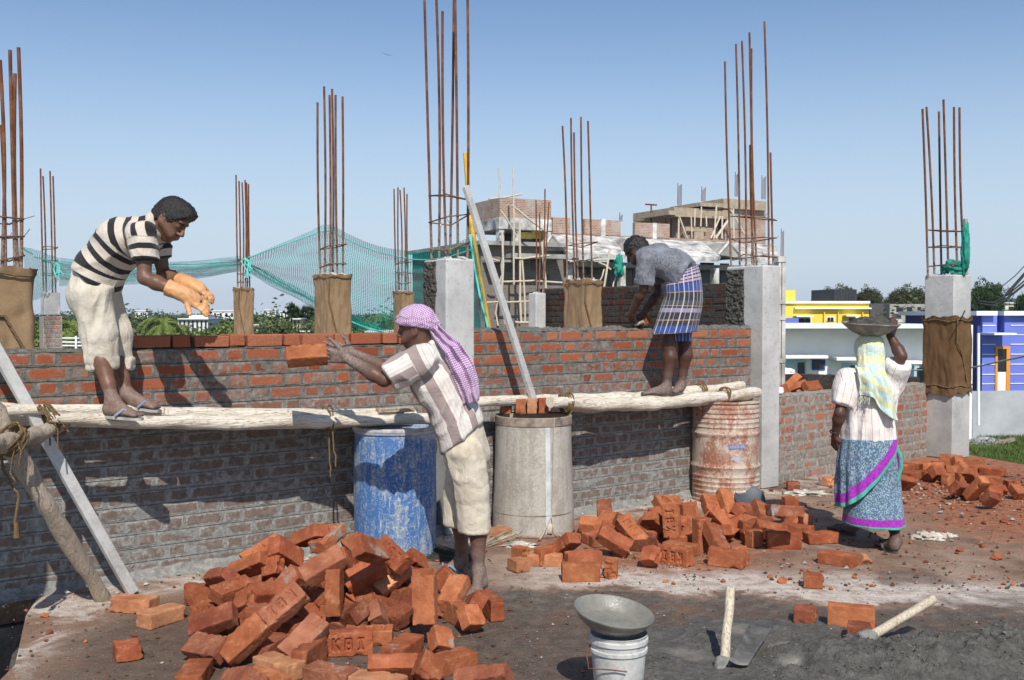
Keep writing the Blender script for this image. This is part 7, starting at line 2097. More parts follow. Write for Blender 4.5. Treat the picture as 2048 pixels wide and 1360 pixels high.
# ------------------------------------------------------------------ the man throwing a brick
def man_two():
    g1, g2 = G(956, 1186), G(902, 1150)
    t = thing('person', (g1 + g2) / 2, 'man in a purple checked headcloth and cream shorts tossing a brick', 'person')
    Yb = 6.06
    pel, wai, che, nk = P(934, 893, Yb), P(917, 838, Yb), P(873, 754, Yb - .01), P(846, 702, Yb - .02)
    Ff = unit(A3((-.93, .36, 0))); Lf = unit(A3((-.36, -.93, 0))); S = Lf
    hN, hF = P(930, 905, Yb - .08), P(930, 903, Yb + .09)
    kN, kF = P(948, 1028, Yb - .05), P(915, 1022, Yb + .14)
    heN, toN = G(966, 1172), G(944, 1198); heF, toF = G(922, 1140), G(872, 1152)
    aN, aF = P(958, 1140, heN[1] - .0), P(924, 1118, heF[1])
    shN, shF = P(836, 724, Yb - .20), P(872, 712, Yb + .15)
    elN, wN = P(768, 760, Yb - .22), P(693, 716, Yb - .14)
    elF, wF = P(782, 742, Yb + .14), P(704, 706, Yb + .03)
    hc = P(831, 659, Yb - .03)
    hp, F3 = head(hc, (-.97, .10, -.14), (-.10, 0, 1), .98)
    dN, dF = unit(P(640, 708, Yb - .12) - wN), unit(P(664, 695, Yb + .04) - wF)
    body = [sweep([pel, wai, che, nk], S, [.135, .125, .155, .07], [.09, .085, .10, .06], .03)] + hp + [cone(nk - A3((0, 0, .03)), hc - F3[2] * .065 - F3[0] * .02, .064, .054, .03)]
    body += arm_prims(shN, elN, wN, (.050, .040, .041, .028)) + arm_prims(shF, elF, wF, (.050, .040, .041, .028)) + [cone(shN, che, .06, .09, .04), cone(shF, che, .06, .09, .04)]
    body += leg_prims(hN, kN, aN, (.080, .056, .055, .035), back=(1, 0, 0)) + leg_prims(hF, kF, aF, (.080, .056, .055, .035), back=(1, 0, 0)) + foot(aN, heN, toN) + foot(aF, heF, toF)
    body += hand(wN, dN, unit(A3((.15, -.9, -.25))), 1, spread=.16, scale=1.08, per=((-.05, .15, .1), (.05, .2, .15), (.1, .25, .15), (.2, .25, .2)), thumbdir=(-.55, -.1, .83))
    body += hand(wF, dF, unit(A3((.1, .9, -.3))), -1, spread=.15, scale=1.05, per=((-.05, .15, .1), (.0, .2, .15), (.1, .25, .15), (.15, .25, .2)), thumbdir=(-.35, -.1, .9))
    V, Q = sdf_mesh(body, .0046, 1)
    col = face_paint(V, hc, F3, .98); al = np.ones(len(V))
    dh = np.minimum(np.linalg.norm(V - (wN + dN * .07), axis=1), np.linalg.norm(V - (wF + dF * .07), axis=1)); al = np.minimum(al, np.clip((dh - .06) / .22, .28, 1))
    al = np.minimum(al, np.clip(.25 + V[:, 2] / .42, .2, 1)); col[:, 3] = al
    mesh_obj('body', V, Q, SKIN2, t, col)
    # shirt
    hem = P(924, 872, Yb)
    shirt = [group([sweep([P(938, 905, Yb), P(918, 842, Yb), P(873, 757, Yb), P(850, 712, Yb - .01)], S, [.185, .172, .195, .105], [.145, .130, .140, .085], .03), ell(P(856, 724, Yb - .01), (.085, .19, .07), (Ff, Lf, (0, 0, 1)), .04)],
                   [(hem, unit(pel - che) + A3((.25, 0, .15)))])]
    for sh, el, L in ((shN, elN, .185), (shF, elF, .18)):
        d = unit(el - sh); shirt.append(group([cone(sh - d * .03, sh + d * .26, .082, .088, .02)], [(sh + d * L, d)], .04))
    shirt.append(group([cone(nk, hc - F3[2] * .08 - F3[0] * .03, .076, .068, .01)], [(nk + A3((0, 0, .035)), unit(hc - nk))], .015))
    V, Q = sdf_mesh(shirt, .0062, 1)
    s1, a1, d1 = path_coord(V, [P(938, 905, Yb), wai, che, nk], S); lat = (V - che) @ Lf
    back = np.sign((V - (che + (V - che) @ unit(che - pel)[:, None] * unit(che - pel))) @ Ff)
    x = a1 * .165
    sN, aN_, dN_ = path_coord(V, [shN, elN], (0, 0, 1)); m = (dN_ < .10) & (sN > .03); x = np.where(m, aN_ * .085 + .055, x)
    V = wrinkle(V, Q, .016, 7.5, (1, .8, .8), 5, .004, 18)
    mesh_obj('shirt', V, Q, C_MAUVE, t, np.stack([s1, x, d1], 1))
    # shorts
    eN, eF = P(948, 1062, Yb - .06), P(911, 1050, Yb + .16)
    sh_ = [group([sweep([P(922, 850, Yb), P(932, 905, Yb)], S, [.145, .155], [.116, .130], .02), sweep([hN, P(944, 985, Yb - .06), eN + A3((.004, 0, -.06))], S, [.094, .086, .078], [.112, .094, .084], .012), sweep([hF, P(916, 980, Yb + .14), eF + A3((0, 0, -.06))], S, [.090, .078, .070], [.10, .078, .066], .012)],
                 [(P(920, 838, Yb), unit(wai - pel)), (P(940, 1060, Yb), (.0, 0, -1))])]
    V, Q = sdf_mesh(sh_, .0066, 1); V = wrinkle(V, Q, .012, 9, (1.3, 1, .4), 14, .003, 22)
    mesh_obj('shorts', V, Q, C_CREAM2, t)
    # headcloth: wrapped cap, knot and tail down the back
    cap = [group([ell(hc + F3[2] * .045 - F3[0] * .010, (.116, .096, .098), F3, .02), ell(hc + F3[2] * .028 - F3[0] * .066, (.058, .072, .072), F3, .03)], [(hc + F3[2] * .030 + F3[0] * .03, unit(F3[0] * .28 - F3[2])), (hc - F3[2] * .02, -F3[2])])]
    kn = hc - F3[0] * .118 + F3[2] * .006
    cap += [ell(kn, (.034, .038, .034), F3, .03)]
    V, Q = sdf_mesh(cap, .005, 1); V = wrinkle(V, Q, .0075, 20, (.5, 1, 1.6), 3, .002, 50)
    q = V - hc; col = np.stack([np.arctan2(q @ F3[1], q @ F3[0]) * .10, q @ F3[2] + .4 * (q @ F3[0]), q @ F3[0]], 1)
    hcl = mesh_obj('headcloth', V, Q, C_PURPLE, t, col)
    mb = MB()
    path = [kn + A3((-.01, -.03, .0)), P(884, 676, Yb - .10), P(905, 700, Yb - .155), P(926, 740, Yb - .17), P(938, 778, Yb - .165), P(943, 806, Yb - .15)]
    wid = [.035, .045, .060, .068, .060, .045]
    def tail(u, v):
        f = v * (len(path) - 1); i = min(int(f), len(path) - 2); a = f - i; c = path[i] * (1 - a) + path[i + 1] * a; w = wid[i] * (1 - a) + wid[i + 1] * a
        d = unit(path[i + 1] - path[i]); s_ = unit(np.cross(d, (0, -1, .1))); n_ = np.cross(s_, d); x = (u - .5) * 2
        return c + s_ * x * w * (1 + .15 * noise.noise(Vector((v * 6, u * 2, 1)))) + n_ * (.016 * math.sin(u * 15 + v * 5) + .02 * noise.noise(Vector((u * 4, v * 7, 3))) - .02 * x * x)
    mb.grid(tail, 30, 60, 0, colfn=lambda u, v: (u * .16, v * .52, 0, 1))
    o = mb.build('cloth_tail', [C_PURPLE], hcl, smooth=179); sm = o.modifiers.new('thick', 'SOLIDIFY'); sm.thickness = .004
    flipflop(t, heF + A3((0, 0, .014)), toF + A3((0, 0, .014)), top=C_SOLE2)
man_two()

# ------------------------------------------------------------------ the man laying bricks in a checked lungi
def loft(rings, NU, colfn, name, mat, parent, fold=None, thick=.004, u0=0.0, u1=1.0):
    """rings: (centre, ex, ey, a, b): ellipse with half-axes a along ex, b along ey"""
    n = len(rings) - 1; NV = n * 8
    def at(u, v):
        f = v * n; i = min(int(f), n - 1); t = f - i
        pk = [rings[max(i-1, 0)], rings[i], rings[i+1], rings[min(i+2, n)]]
        def cr(j): 
            q = [A3(r[j]) for r in pk]; return .5 * (2*q[1] + (-q[0]+q[2])*t + (2*q[0]-5*q[1]+4*q[2]-q[3])*t*t + (-q[0]+3*q[1]-3*q[2]+q[3])*t**3)
        c, ex, ey, a, b = (cr(j) for j in range(5))
        al = 2 * math.pi * (u0 + (u1 - u0) * u); k = 1 + (fold(al, v) if fold else 0)
        return c + ex * a * math.cos(al) * k + ey * b * math.sin(al) * k
    mb = MB(); mb.grid(at, NU, NV, 0, colfn=colfn)
    o = mb.build(name, [mat], parent, smooth=179)
    sm = o.modifiers.new('thick', 'SOLIDIFY'); sm.thickness = thick; sm.offset = 0
    return o, at
def man_three():
    base = Wp(1345, 785, .3)
    t = thing('person', base, 'barefoot man in a grey printed shirt and blue checked lungi laying bricks', 'person')
    Yb = 8.36
    pel, wai, che, nk = P(1362, 556, Yb), P(1348, 532, Yb + .02), P(1315, 519, Yb + .08), P(1288, 507, Yb + .13)
    S = unit(A3((.62, .78, 0)))            # shoulder line: left shoulder nearer the camera
    heN, toN = P(1340, 788, 8.31), P(1281, 789, 8.24); heF, toF = P(1366, 782, 8.44), P(1346, 786, 8.40)
    aN, aF = P(1334, 772, 8.31), P(1364, 768, 8.45)
    kN, kF = P(1338, 690, 8.32), P(1369, 684, 8.42)
    hN, hF = P(1356, 575, Yb - .01), P(1372, 572, Yb + .08)
    shN, shF = P(1293, 526, Yb - .04), P(1312, 522, Yb + .26)
    elN, wN = P(1287, 577, Yb - .02), P(1263, 626, Yb + .12)
    elF, wF = P(1315, 588, Yb + .30), P(1284, 630, Yb + .26)
    hc = P(1274, 503, Yb + .17)
    hp, F3 = head(hc, (-.72, .42, -.60), (-.52, .25, .78), 1.0)
    dN, dF = unit(P(1266, 652, Yb + .22) - wN), unit(P(1276, 648, Yb + .25) - wF)
    body = [sweep([pel, wai, che, nk], S, [.13, .12, .145, .07], [.09, .085, .095, .06], .03)] + hp + [cone(nk, hc - F3[2] * .06 - F3[0] * .02, .062, .053, .03)]
    body += arm_prims(shN, elN, wN) + arm_prims(shF, elF, wF) + [cone(shN, che, .055, .085, .04), cone(shF, che, .055, .085, .04)]
    body += leg_prims(hN, kN, aN, (.066, .054, .056, .033), back=(1, -.3, 0)) + leg_prims(hF, kF, aF, (.08, .055, .056, .033), back=(1, -.3, 0)) + foot(aN, heN, toN) + foot(aF, heF, toF)
    body += hand(wN, dN, unit(A3((-.5, -.8, .1))), 1, per=((.5, .8, .6),) * 4, spread=.02) + hand(wF, dF, unit(A3((.5, -.7, .3))), 1, per=((.45, .7, .5),) * 4, spread=.02)
    V, Q = sdf_mesh(body, .0052, 1); col = face_paint(V, hc, F3); col[:, 3] = np.clip(.3 + (V[:, 2] - base[2]) / .30, .3, 1)
    mesh_obj('body', V, Q, SKIN3, t, col)
    h = [group([ell(hc + F3[2] * .030 - F3[0] * .012, (.103, .085, .102), F3, .02), ell(hc - F3[0] * .06 - F3[2] * .02, (.046, .070, .066), F3, .03)], [(hc + F3[0] * .050, unit(F3[0] - F3[2] * .5)), (hc - F3[2] * .06, -F3[2])])]
    V, Q = sdf_mesh(h, .006, 1); V = wrinkle(V, Q, .008, 34, (1, .6, 1), 7, .005, 60); mesh_obj('hair', V, Q, HAIR, t)
    shirt = [group([sweep([P(1378, 558, Yb), P(1350, 533, Yb + .02), che, P(1292, 511, Yb + .12)], S, [.175, .168, .182, .10], [.138, .128, .128, .08], .03), ell(P(1300, 517, Yb + .10), (.075, .18, .07), (unit(nk - che), S, (0, 0, 1)), .04)], [(P(1373, 552, Yb), unit(pel - che) + A3((0, 0, .25)))])]
    for sh, el in ((shN, elN), (shF, elF)):
        d = unit(el - sh); shirt.append(group([cone(sh - d * .03, sh + d * .26, .074, .072, .02)], [(sh + d * .175, d)], .035)); shirt.append(group([cone(sh + d * .14, sh + d * .176, .077, .077, .01)], [(sh + d * .178, d), (sh + d * .138, -d)], .006))
    shirt.append(group([cone(nk, hc - F3[2] * .07 - F3[0] * .03, .072, .066, .01)], [(nk + unit(hc - nk) * .04, unit(hc - nk))], .015))
    V, Q = sdf_mesh(shirt, .0066, 1); V = wrinkle(V, Q, .010, 7, (1, .8, 1), 21, .003, 26); mesh_obj('shirt', V, Q, C_PRINT, t)
    ex, ey = A3((1, 0, 0)), A3((0, 1, 0))
    sx = lambda p: p / (FPX / Yb)
    rings = [(P(1366, 540, Yb + .02), unit(A3((.85, 0, .35))), ey, sx(31), .135), (P(1365, 562, Yb), unit(A3((.95, 0, .2))), ey, sx(37), .150), (P(1366, 596, Yb), ex, ey, sx(38), .165), (P(1357, 632, Yb), ex, ey, sx(41), .175), (P(1347, 666, Yb - .01), unit(A3((1, 0, .06))), ey, sx(44), .185)]
    fold = lambda a, v: v * (.045 * math.sin(a * 7 + 2 * v) + .03 * math.sin(a * 4 + 1)) + .02 * noise.noise(Vector((math.cos(a) * 2, math.sin(a) * 2, v * 4))) + .012 * math.sin(a * 13 + v * 6) * v
    o, at = loft(rings, 140, lambda u, v: (u * 1.05, (1 - v) * .52, 0, 1), 'lungi', C_PLAID, t, fold)
    # inner hem and the folded-up corner
    rings2 = [(P(1366, 600, Yb), ex, ey, sx(30), .12), (P(1362, 650, Yb), ex, ey, sx(24), .11), (P(1362, 682, Yb), ex, ey, sx(20), .10)]
    loft(rings2, 60, lambda u, v: (u * .8, .03 + (1 - v) * .05, 0, 1), 'lungi_inner_fold', C_PLAID, t, lambda a, v: .04 * math.sin(a * 5))
    # trowel in the hand, brick being set
    tr = thing('trowel', P(1266, 655, Yb + .26), 'mason\'s trowel pressed on the fresh mortar by the man in the checked lungi', 'trowel')
    q = P(1268, 651, Yb + .22)
    mb = MB(); c = P(1262, 658, Yb + .27); d = unit(A3((-.8, .35, -.25))); l = unit(np.cross(d, (0, 0, 1))); u_ = np.cross(l, d)
    mb.add([c - d * .03 + l * .04, c - d * .03 - l * .04, c + d * .10, c - d * .03 + l * .04 + u_ * .004, c - d * .03 - l * .04 + u_ * .004, c + d * .10 + u_ * .004], [(0, 2, 1), (3, 4, 5), (0, 1, 4, 3), (1, 2, 5, 4), (2, 0, 3, 5)]); mb.build('blade', plain('trowel_steel', (.12, .12, .12), .5, .2), tr)
    mb = MB(); mb.tube([c - d * .02, c - d * .05 + A3((0, 0, .03)), q], .006, 6); mb.tube([q - d * .01, q - d * .09 + A3((0, 0, .01))], .014, 8); mb.build('handle', MAT_PROP, tr, smooth=60)
man_three()
c_, ax_ = solve('E', (1270, 636), (1288, 630), (1276, 648), lambda fc: 8.60)
tag(place_brick(HALF[1], P(1284, 640, 8.70), [unit(A3((.8, .5, .3))), unit(A3((-.5, .8, 0))), unit(np.cross((.8, .5, .3), (-.5, .8, 0)))], 'o', None, 'half_brick', label='x'), 'orange half brick held in the hand of the man in the checked lungi', 'brick')

# ------------------------------------------------------------------ the woman carrying mortar on her head
def woman():
    Yb = 7.08; sx = lambda p: p / (FPX / Yb)
    heR, toR = G(1793, 1108), G(1783, 1098); heL = G(1708, 1072)
    toR = heR + unit(A3((-.25, 1, 0))) * .225; toL = G(1690, 1060) ; toL = heL + unit(A3((-.55, .8, 0))) * .22
    t = thing('person', ((heR[0] + heL[0]) / 2, Yb, 0), 'woman in a blue sari and white shirt walking away with a basin on her head', 'person')
    pel, wai, che, nk = P(1737, 905, Yb), P(1737, 862, Yb), P(1740, 785, Yb), P(1739, 741, Yb + .02)
    S = A3((1, .05, 0)); ex, ey = A3((1, 0, 0)), A3((0, 1, 0))
    aR, aL = P(1793, 1082, heR[1] + .03), P(1708, 1052, heL[1] + .03)
    kR, kL = P(1772, 985, Yb + .04), P(1712, 980, Yb + .12); hR, hL = P(1762, 905, Yb), P(1715, 905, Yb)
    shL, shR = P(1693, 764, Yb), P(1785, 758, Yb)
    elL, wL = P(1679, 826, Yb - .05), P(1670, 872, Yb + .03)
    elR, wR = P(1803, 712, Yb - .10), P(1780, 671, Yb - .02)
    hc = P(1739, 703, Yb + .02)
    hp, F3 = head(hc, (.05, 1, -.05), (0, .05, 1), .96)
    dL, dR = unit(A3((.12, .25, -1))), unit(P(1788, 652, Yb - .01) - wR)
    body = [sweep([pel, wai, che, nk], S, [.14, .12, .14, .06], [.10, .09, .095, .055], .03)] + hp + [cone(nk - A3((0, 0, .03)), hc - F3[2] * .06, .055, .05, .03)]
    body += arm_prims(shL, elL, wL, (.043, .036, .036, .025)) + arm_prims(shR, elR, wR, (.043, .037, .037, .026)) + [cone(shL, che, .05, .08, .04), cone(shR, che, .05, .08, .04)]
    body += leg_prims(hL, kL, aL, (.08, .056, .052, .033), back=(0, -1, 0)) + leg_prims(hR, kR, aR, (.07, .052, .048, .033), back=(0, -1, 0)) + foot(aR, heR + A3((0, 0, .02)), toR + A3((0, 0, .02))) + foot(aL, heL + A3((0, 0, .02)), toL + A3((0, 0, .02)))
    body += hand(wL, dL, unit(A3((-.85, -.5, 0))), -1, per=((.5, .7, .5), (.45, .7, .5), (.45, .7, .5), (.5, .7, .5)), spread=.03, scale=.95)
    body += hand(wR, dR, unit(A3((.75, -.65, .1))), 1, per=((.35, .85, .6), (.4, .9, .6), (.45, .9, .6), (.5, .9, .6)), spread=.05, scale=.98)
    V, Q = sdf_mesh(body, .005, 1); col = face_paint(V, hc, F3, .96, False); col[:, 3] = np.clip(.5 + V[:, 2] / .4, .45, 1); mesh_obj('body', V, Q, SKIN3, t, col)
    mb = MB(); mb.lathe([(.034, -.006), (.038, 0), (.034, .006)], wL - dL * .035, 20, axis=np.array(frame_of(dL))); mb.build('bangle', plain('dark_bangle', (.05, .03, .03), .4), t, smooth=60)
    # white shirt
    shirt = [group([sweep([P(1737, 912, Yb), P(1737, 860, Yb), che, P(1739, 752, Yb + .01)], S, [.186, .172, .178, .105], [.150, .138, .130, .085], .03), ell(P(1739, 762, Yb + .005), (.175, .085, .06), (S, ey, (0, 0, 1)), .04)], [(P(1737, 895, Yb), (0, 0, -1))])]
    d = unit(elL - shL); shirt.append(group([cone(shL - d * .02, shL + d * .25, .072, .074, .02)], [(shL + d * .165, d)], .035))
    d = unit(elR - shR); shirt.append(group([cone(shR - d * .03, shR + d * .20, .080, .074, .02)], [(shR + d * .135, d)], .04))
    V, Q = sdf_mesh(shirt, .0062, 1); s1, a1, d1 = path_coord(V, [P(1737, 920, Yb), che, nk], S); x = (V - che) @ S
    sl, al, dl = path_coord(V, [shL, elL], ey); x = np.where((dl < .085) & (sl > .02), al * .075, x); sr, ar, dr = path_coord(V, [shR, elR], ey); x = np.where((dr < .088) & (sr > .03), ar * .08, x)
    V = wrinkle(V, Q, .015, 7, (1.2, 1, .6), 31, .004, 18); mesh_obj('shirt', V, Q, C_REDLINE, t, np.stack([s1, x, d1], 1))
    # sari: underskirt fall and the drawn-up outer layer
    zt, zb = P(1737, 880, Yb)[2], P(1744, 1061, Yb)[2]
    rings = [(P(1737, 878, Yb), ex, ey, sx(50), .14), (P(1738, 925, Yb), ex, ey, sx(56), .165), (P(1742, 975, Yb), ex, ey, sx(55), .18), (P(1745, 1010, Yb - .03), ex, ey, sx(54), .225), (P(1745, 1045, Yb - .05), unit(A3((1, 0, .0))), ey, sx(55), .26)]
    H = zt - zb
    fold = lambda a, v: .05 * math.sin(a * 3 + 1 + 3 * v) * v + .035 * noise.noise(Vector((math.cos(a) * 2.5, math.sin(a) * 2.5, v * 5))) + .022 * math.sin(a * 8 + v * 11) * (.3 + v)
    loft(rings, 150, lambda u, v: (u * 1.25, (1 - v) * H, 0, 1), 'sari_fall', C_SARI, t, fold)
    # outer layer: lower edge runs from low on the left up to the right hip
    Lr = [(P(1737, 876, Yb), ex, ey, sx(53), .15), (P(1737, 920, Yb), ex, ey, sx(60), .185), (P(1737, 965, Yb - .01), ex, ey, sx(60), .215), (P(1737, 1014, Yb - .03), ex, ey, sx(61), .25)]
    NU, NV = 150, 60; mb = MB()
    def ring_at(a, h):
        f = min(max(h, 0), 1) * 3; i = min(int(f), 2); tt = f - i; r0, r1 = Lr[i], Lr[i + 1]
        c = A3(r0[0]) * (1 - tt) + A3(r1[0]) * tt; aa = r0[3] * (1 - tt) + r1[3] * tt; bb = r0[4] * (1 - tt) + r1[4] * tt
        lf = max(0, -math.cos(a))
        k = 1 + .055 * (.3 + h) * math.sin(a * 17) * lf ** 1.2 + .05 * noise.noise(Vector((math.cos(a) * 2 + 4, math.sin(a) * 2, h * 4 + math.cos(a) * 2.5))) + .030 * math.sin(h * 17 + math.cos(a) * 10) * (.25 + h) * (1 - lf)
        return c + ex * aa * math.cos(a) * k + ey * bb * math.sin(a) * k
    def low(a):                      # 0..1 down the layer, by angle; the back is -90 degrees
        x = math.cos(a)
        base = .56 - .47 * x if x > -.45 else .775 + (-.45 - x) * .40
        return min(1.0, max(.10, base))
    A0, A1 = -math.pi * 1.18, math.pi * .12
    def outer(u, v):
        a = A0 + (A1 - A0) * u; return ring_at(a, low(a) * v)
    Hh = (P(1737, 876, Yb) - P(1737, 1014, Yb))[2]
    mb.grid(outer, NU, NV, 0, colfn=lambda u, v: (u * .9, (1 - v) * Hh * low(A0 + (A1 - A0) * u) * (1.0 if u < .3 else .82), 0, 1))
    o = mb.build('sari_outer_layer', [C_SARI], t, smooth=179); sm = o.modifiers.new('thick', 'SOLIDIFY'); sm.thickness = .005
    # the gathered end at the right hip
    mb = MB(); pth = [P(1780, 880, Yb - .06), P(1792, 905, Yb - .09), P(1795, 930, Yb - .09), P(1786, 962, Yb - .10)]
    def fl(u, v):
        f = v * 3; i = min(int(f), 2); tt = f - i; c = pth[i] * (1 - tt) + pth[i + 1] * tt
        return c + A3(((u - .5) * .085 * (1 - .3 * v), -.012 * math.sin(u * 9), -.02 * u))
    mb.grid(fl, 16, 24, 0, colfn=lambda u, v: (v * .3, .10 * (1 - u), 0, 1)); o = mb.build('sari_end', [C_SARI], t, smooth=179); sm = o.modifiers.new('thick', 'SOLIDIFY'); sm.thickness = .004
    # towel over the head and down the back
    cap = [group([ell(hc + A3((0, 0, .03)), (.094, .112, .098), None, .02), sweep([hc + A3((-.005, -.035, -.02)), P(1742, 755, Yb - .10)], ex, [.094, .088], [.075, .05], .03)], [(hc + A3((0, .045, .0)), (0, 1, -.25)), (P(1742, 752, Yb), (0, 0, -1))])]
    V, Q = sdf_mesh(cap, .006, 1); V = wrinkle(V, Q, .008, 10, (2, 1, .35), 3, .003, 40); tw = mesh_obj('head_towel', V, Q, C_TOWEL, t, np.stack([V[:, 0] - hc[0], V[:, 2], V[:, 1]], 1))
    mb = MB()
    def tl(u, v):
        top = [P(1713, 735, Yb - .09), P(1742, 735, Yb - .125), P(1768, 735, Yb - .09)]; bot = [P(1722, 792, Yb - .17), P(1757, 812, Yb - .19), P(1799, 840, Yb - .15)]
        f = u * 2; i = min(int(f), 1); k = f - i
        a = top[i] * (1 - k) + top[i + 1] * k; b = bot[i] * (1 - k) + bot[i + 1] * k
        sag = .0 if u > .3 else -.0
        p = a * (1 - v) + b * v
        return p + A3((0, -.035 * math.sin(math.pi * min(1, v * 1.2)) * .8 + .022 * math.sin(u * 13 + 1) * (.35 + v) + .016 * noise.noise(Vector((u * 5, v * 4, 2))), .03 * math.sin(u * 6) * v))
    mb.grid(tl, 50, 50, 0, colfn=lambda u, v: (u * .30, v * .38, 0, 1)); o = mb.build('towel_end', [C_TOWEL], tw, smooth=179); sm = o.modifiers.new('thick', 'SOLIDIFY'); sm.thickness = .006
    mb = MB()
    for i in range(16):
        p = tl(.02 + .22 * i / 16, 1.0); mb.tube([p, p + A3((RNG.normal(0, .008), -.004, -.025)), p + A3((RNG.normal(0, .014), -.004, -.055))], .0018, 4)
    mb.build('towel_fringe', [C_TOWEL], tw)
    flipflop(t, heR + A3((0, 0, .017)), toR + A3((0, 0, .017)), 'sandal', C_SOLE, C_SOLE); flipflop(t, heL + A3((0, 0, .017)), toL + A3((0, 0, .017)), 'sandal', C_SOLE, C_SOLE)
    # basin on her head
    c = P(1740, 672, Yb + .0); n = unit(A3((.035, -.06, 1))); ax = np.array([unit(np.cross((0, 1, 0), n)), np.cross(n, unit(np.cross((0, 1, 0), n))), n])
    bs = thing('basin', c, 'shallow metal basin carried on the woman\'s head', 'basin')
    mb = MB(); mb.lathe([(0, 0), (.07, .004), (.125, .028), (.170, .062), (.192, .082), (.197, .086), (.196, .090), (.188, .086), (.165, .066), (.12, .034), (.06, .012), (0, .010)], c, 56, axis=ax)
    mb.v = [tuple(np.array(p) + n * .004 * noise.noise(Vector(p) * 14)) for p in mb.v]
    mb.build('bowl', plain('cement_coated_steel', (.27, .25, .22), .8, .35, 14, .4), bs, smooth=45)
    mb = MB()
    def mo(u, v):
        a = 2 * math.pi * u; r = .182 * v; q = c + ax[0] * r * math.cos(a) + ax[1] * r * math.sin(a)
        k = noise.noise(Vector(q) * 16) * .5 + noise.noise(Vector(q) * 38) * .35
        return q + n * (.072 + .062 * (1 - v ** 2.2) + k * .026 * (1 - v ** 4))
    mb.grid(mo, 72, 26, 0); tag(mb.build('mortar_load', MAT_GROUT, smooth=60), 'heap of wet grey mortar in the basin on the woman\'s head', 'mortar')
woman()
# ================================================================== bucket, pan, hoes, mortar and litter
def mat_pail():
    m = NT('cement_smeared_plastic', .6, .3); v = m.co(); n1 = m.noise(v, 6, 6, .7, .3); n2 = m.noise(v, 40, 4, .7)
    c = m.ramp(n1, (.3, (.36, .355, .335)), (.5, (.54, .54, .52)), (.7, (.66, .66, .64)))
    c = m.mix(m.math('MULTIPLY', m.step(m.math('ADD', m.sep(v)[2], m.math('MULTIPLY', n1, .12)), .17, .07), .8), c, m.mix(m.step(n2, .45, .6), (.24, .22, .19), (.36, .20, .12)))
    c = m.mix(m.math('MULTIPLY', m.step(m.noise(v, 9, 4, .8), .60, .66), .7), c, (.16, .26, .46)); c = m.mix(m.math('MULTIPLY', m.step(m.noise(v, 7, 4, .8, .2), .63, .68), .6), c, (.52, .20, .13))
    c = m.mix(m.math('MULTIPLY', m.step(n2, .5, .68), .6), c, (.30, .29, .26)); m.color(c); m.bump(n2, .3, .006); return m.mat
BY = 4.20
bb = P(1239, 628, BY); bb = A3((bb[0], BY, 0))
bk = thing('bucket', bb, 'cement-smeared white bucket with a mortar pan resting on it', 'bucket')
rimz = .285
mb = MB(); mb.lathe([(0, .003), (.092, .003), (.098, .012), (.112, rimz - .075), (.119, rimz - .072), (.119, rimz - .058), (.113, rimz - .055), (.115, rimz - .035), (.122, rimz - .032), (.122, rimz - .016), (.116, rimz - .013), (.1175, rimz - .004), (.121, rimz), (.116, rimz + .001), (.110, rimz - .03), (.10, .06), (0, .05)], bb, 56)
mb.build('pail', mat_pail(), bk, smooth=35)
mb = MB(); hx = A3((-.117, 0, rimz - .05)); mb.tube([bb + hx, bb + hx + A3((-.018, -.03, -.03)), bb + hx + A3((-.012, -.075, -.075)), bb + A3((-.05, -.118, rimz - .115)), bb + A3((.02, -.128, rimz - .12))], .0028, 6); mb.build('wire_handle', MAT_RUST, bk, smooth=80)
pc = P(1224, 1250, BY - .01); pn = unit(A3((.15, -.10, 1))); pu = unit(np.cross((0, 1, 0), pn)); pax = np.array([pu, np.cross(pn, pu), pn])
pan = thing('mortar_pan', pc, 'shallow round iron pan wet with grout, tilted on the bucket', 'pan')
pc = bb + A3((-.034, -.005, rimz + .004))
mb = MB(); mb.lathe([(0, 0), (.06, .004), (.105, .022), (.142, .052), (.163, .082), (.168, .090), (.166, .094), (.159, .089), (.138, .058), (.10, .030), (.058, .012), (0, .009)], pc, 64, axis=pax)
mb.v = [tuple(A3(p) + pn * .003 * noise.noise(Vector(p) * 12)) for p in mb.v]
mw = NT('wet_grout_film', .22, .5); vv = mw.co(); mw.color(mw.ramp(mw.noise(vv, 12, 5, .7), (.3, (.155, .15, .125)), (.7, (.25, .24, .205)))); mw.rough(mw.ramp(mw.noise(vv, 20, 4, .7), (.35, .16), (.7, .55))); mw.bump(mw.noise(vv, 90, 4, .75), .35, .004)
mb.build('pan_bowl', mw.mat, pan, smooth=60)
mb = MB(); mb.lathe([(0, .046), (.06, .045), (.11, .042), (.134, .048)], pc, 64, axis=pax); mb.v = [tuple(A3(p) + pn * .004 * noise.noise(Vector(p) * 20)) for p in mb.v]; mb.build('grout_fill', mw.mat, pan, smooth=80)

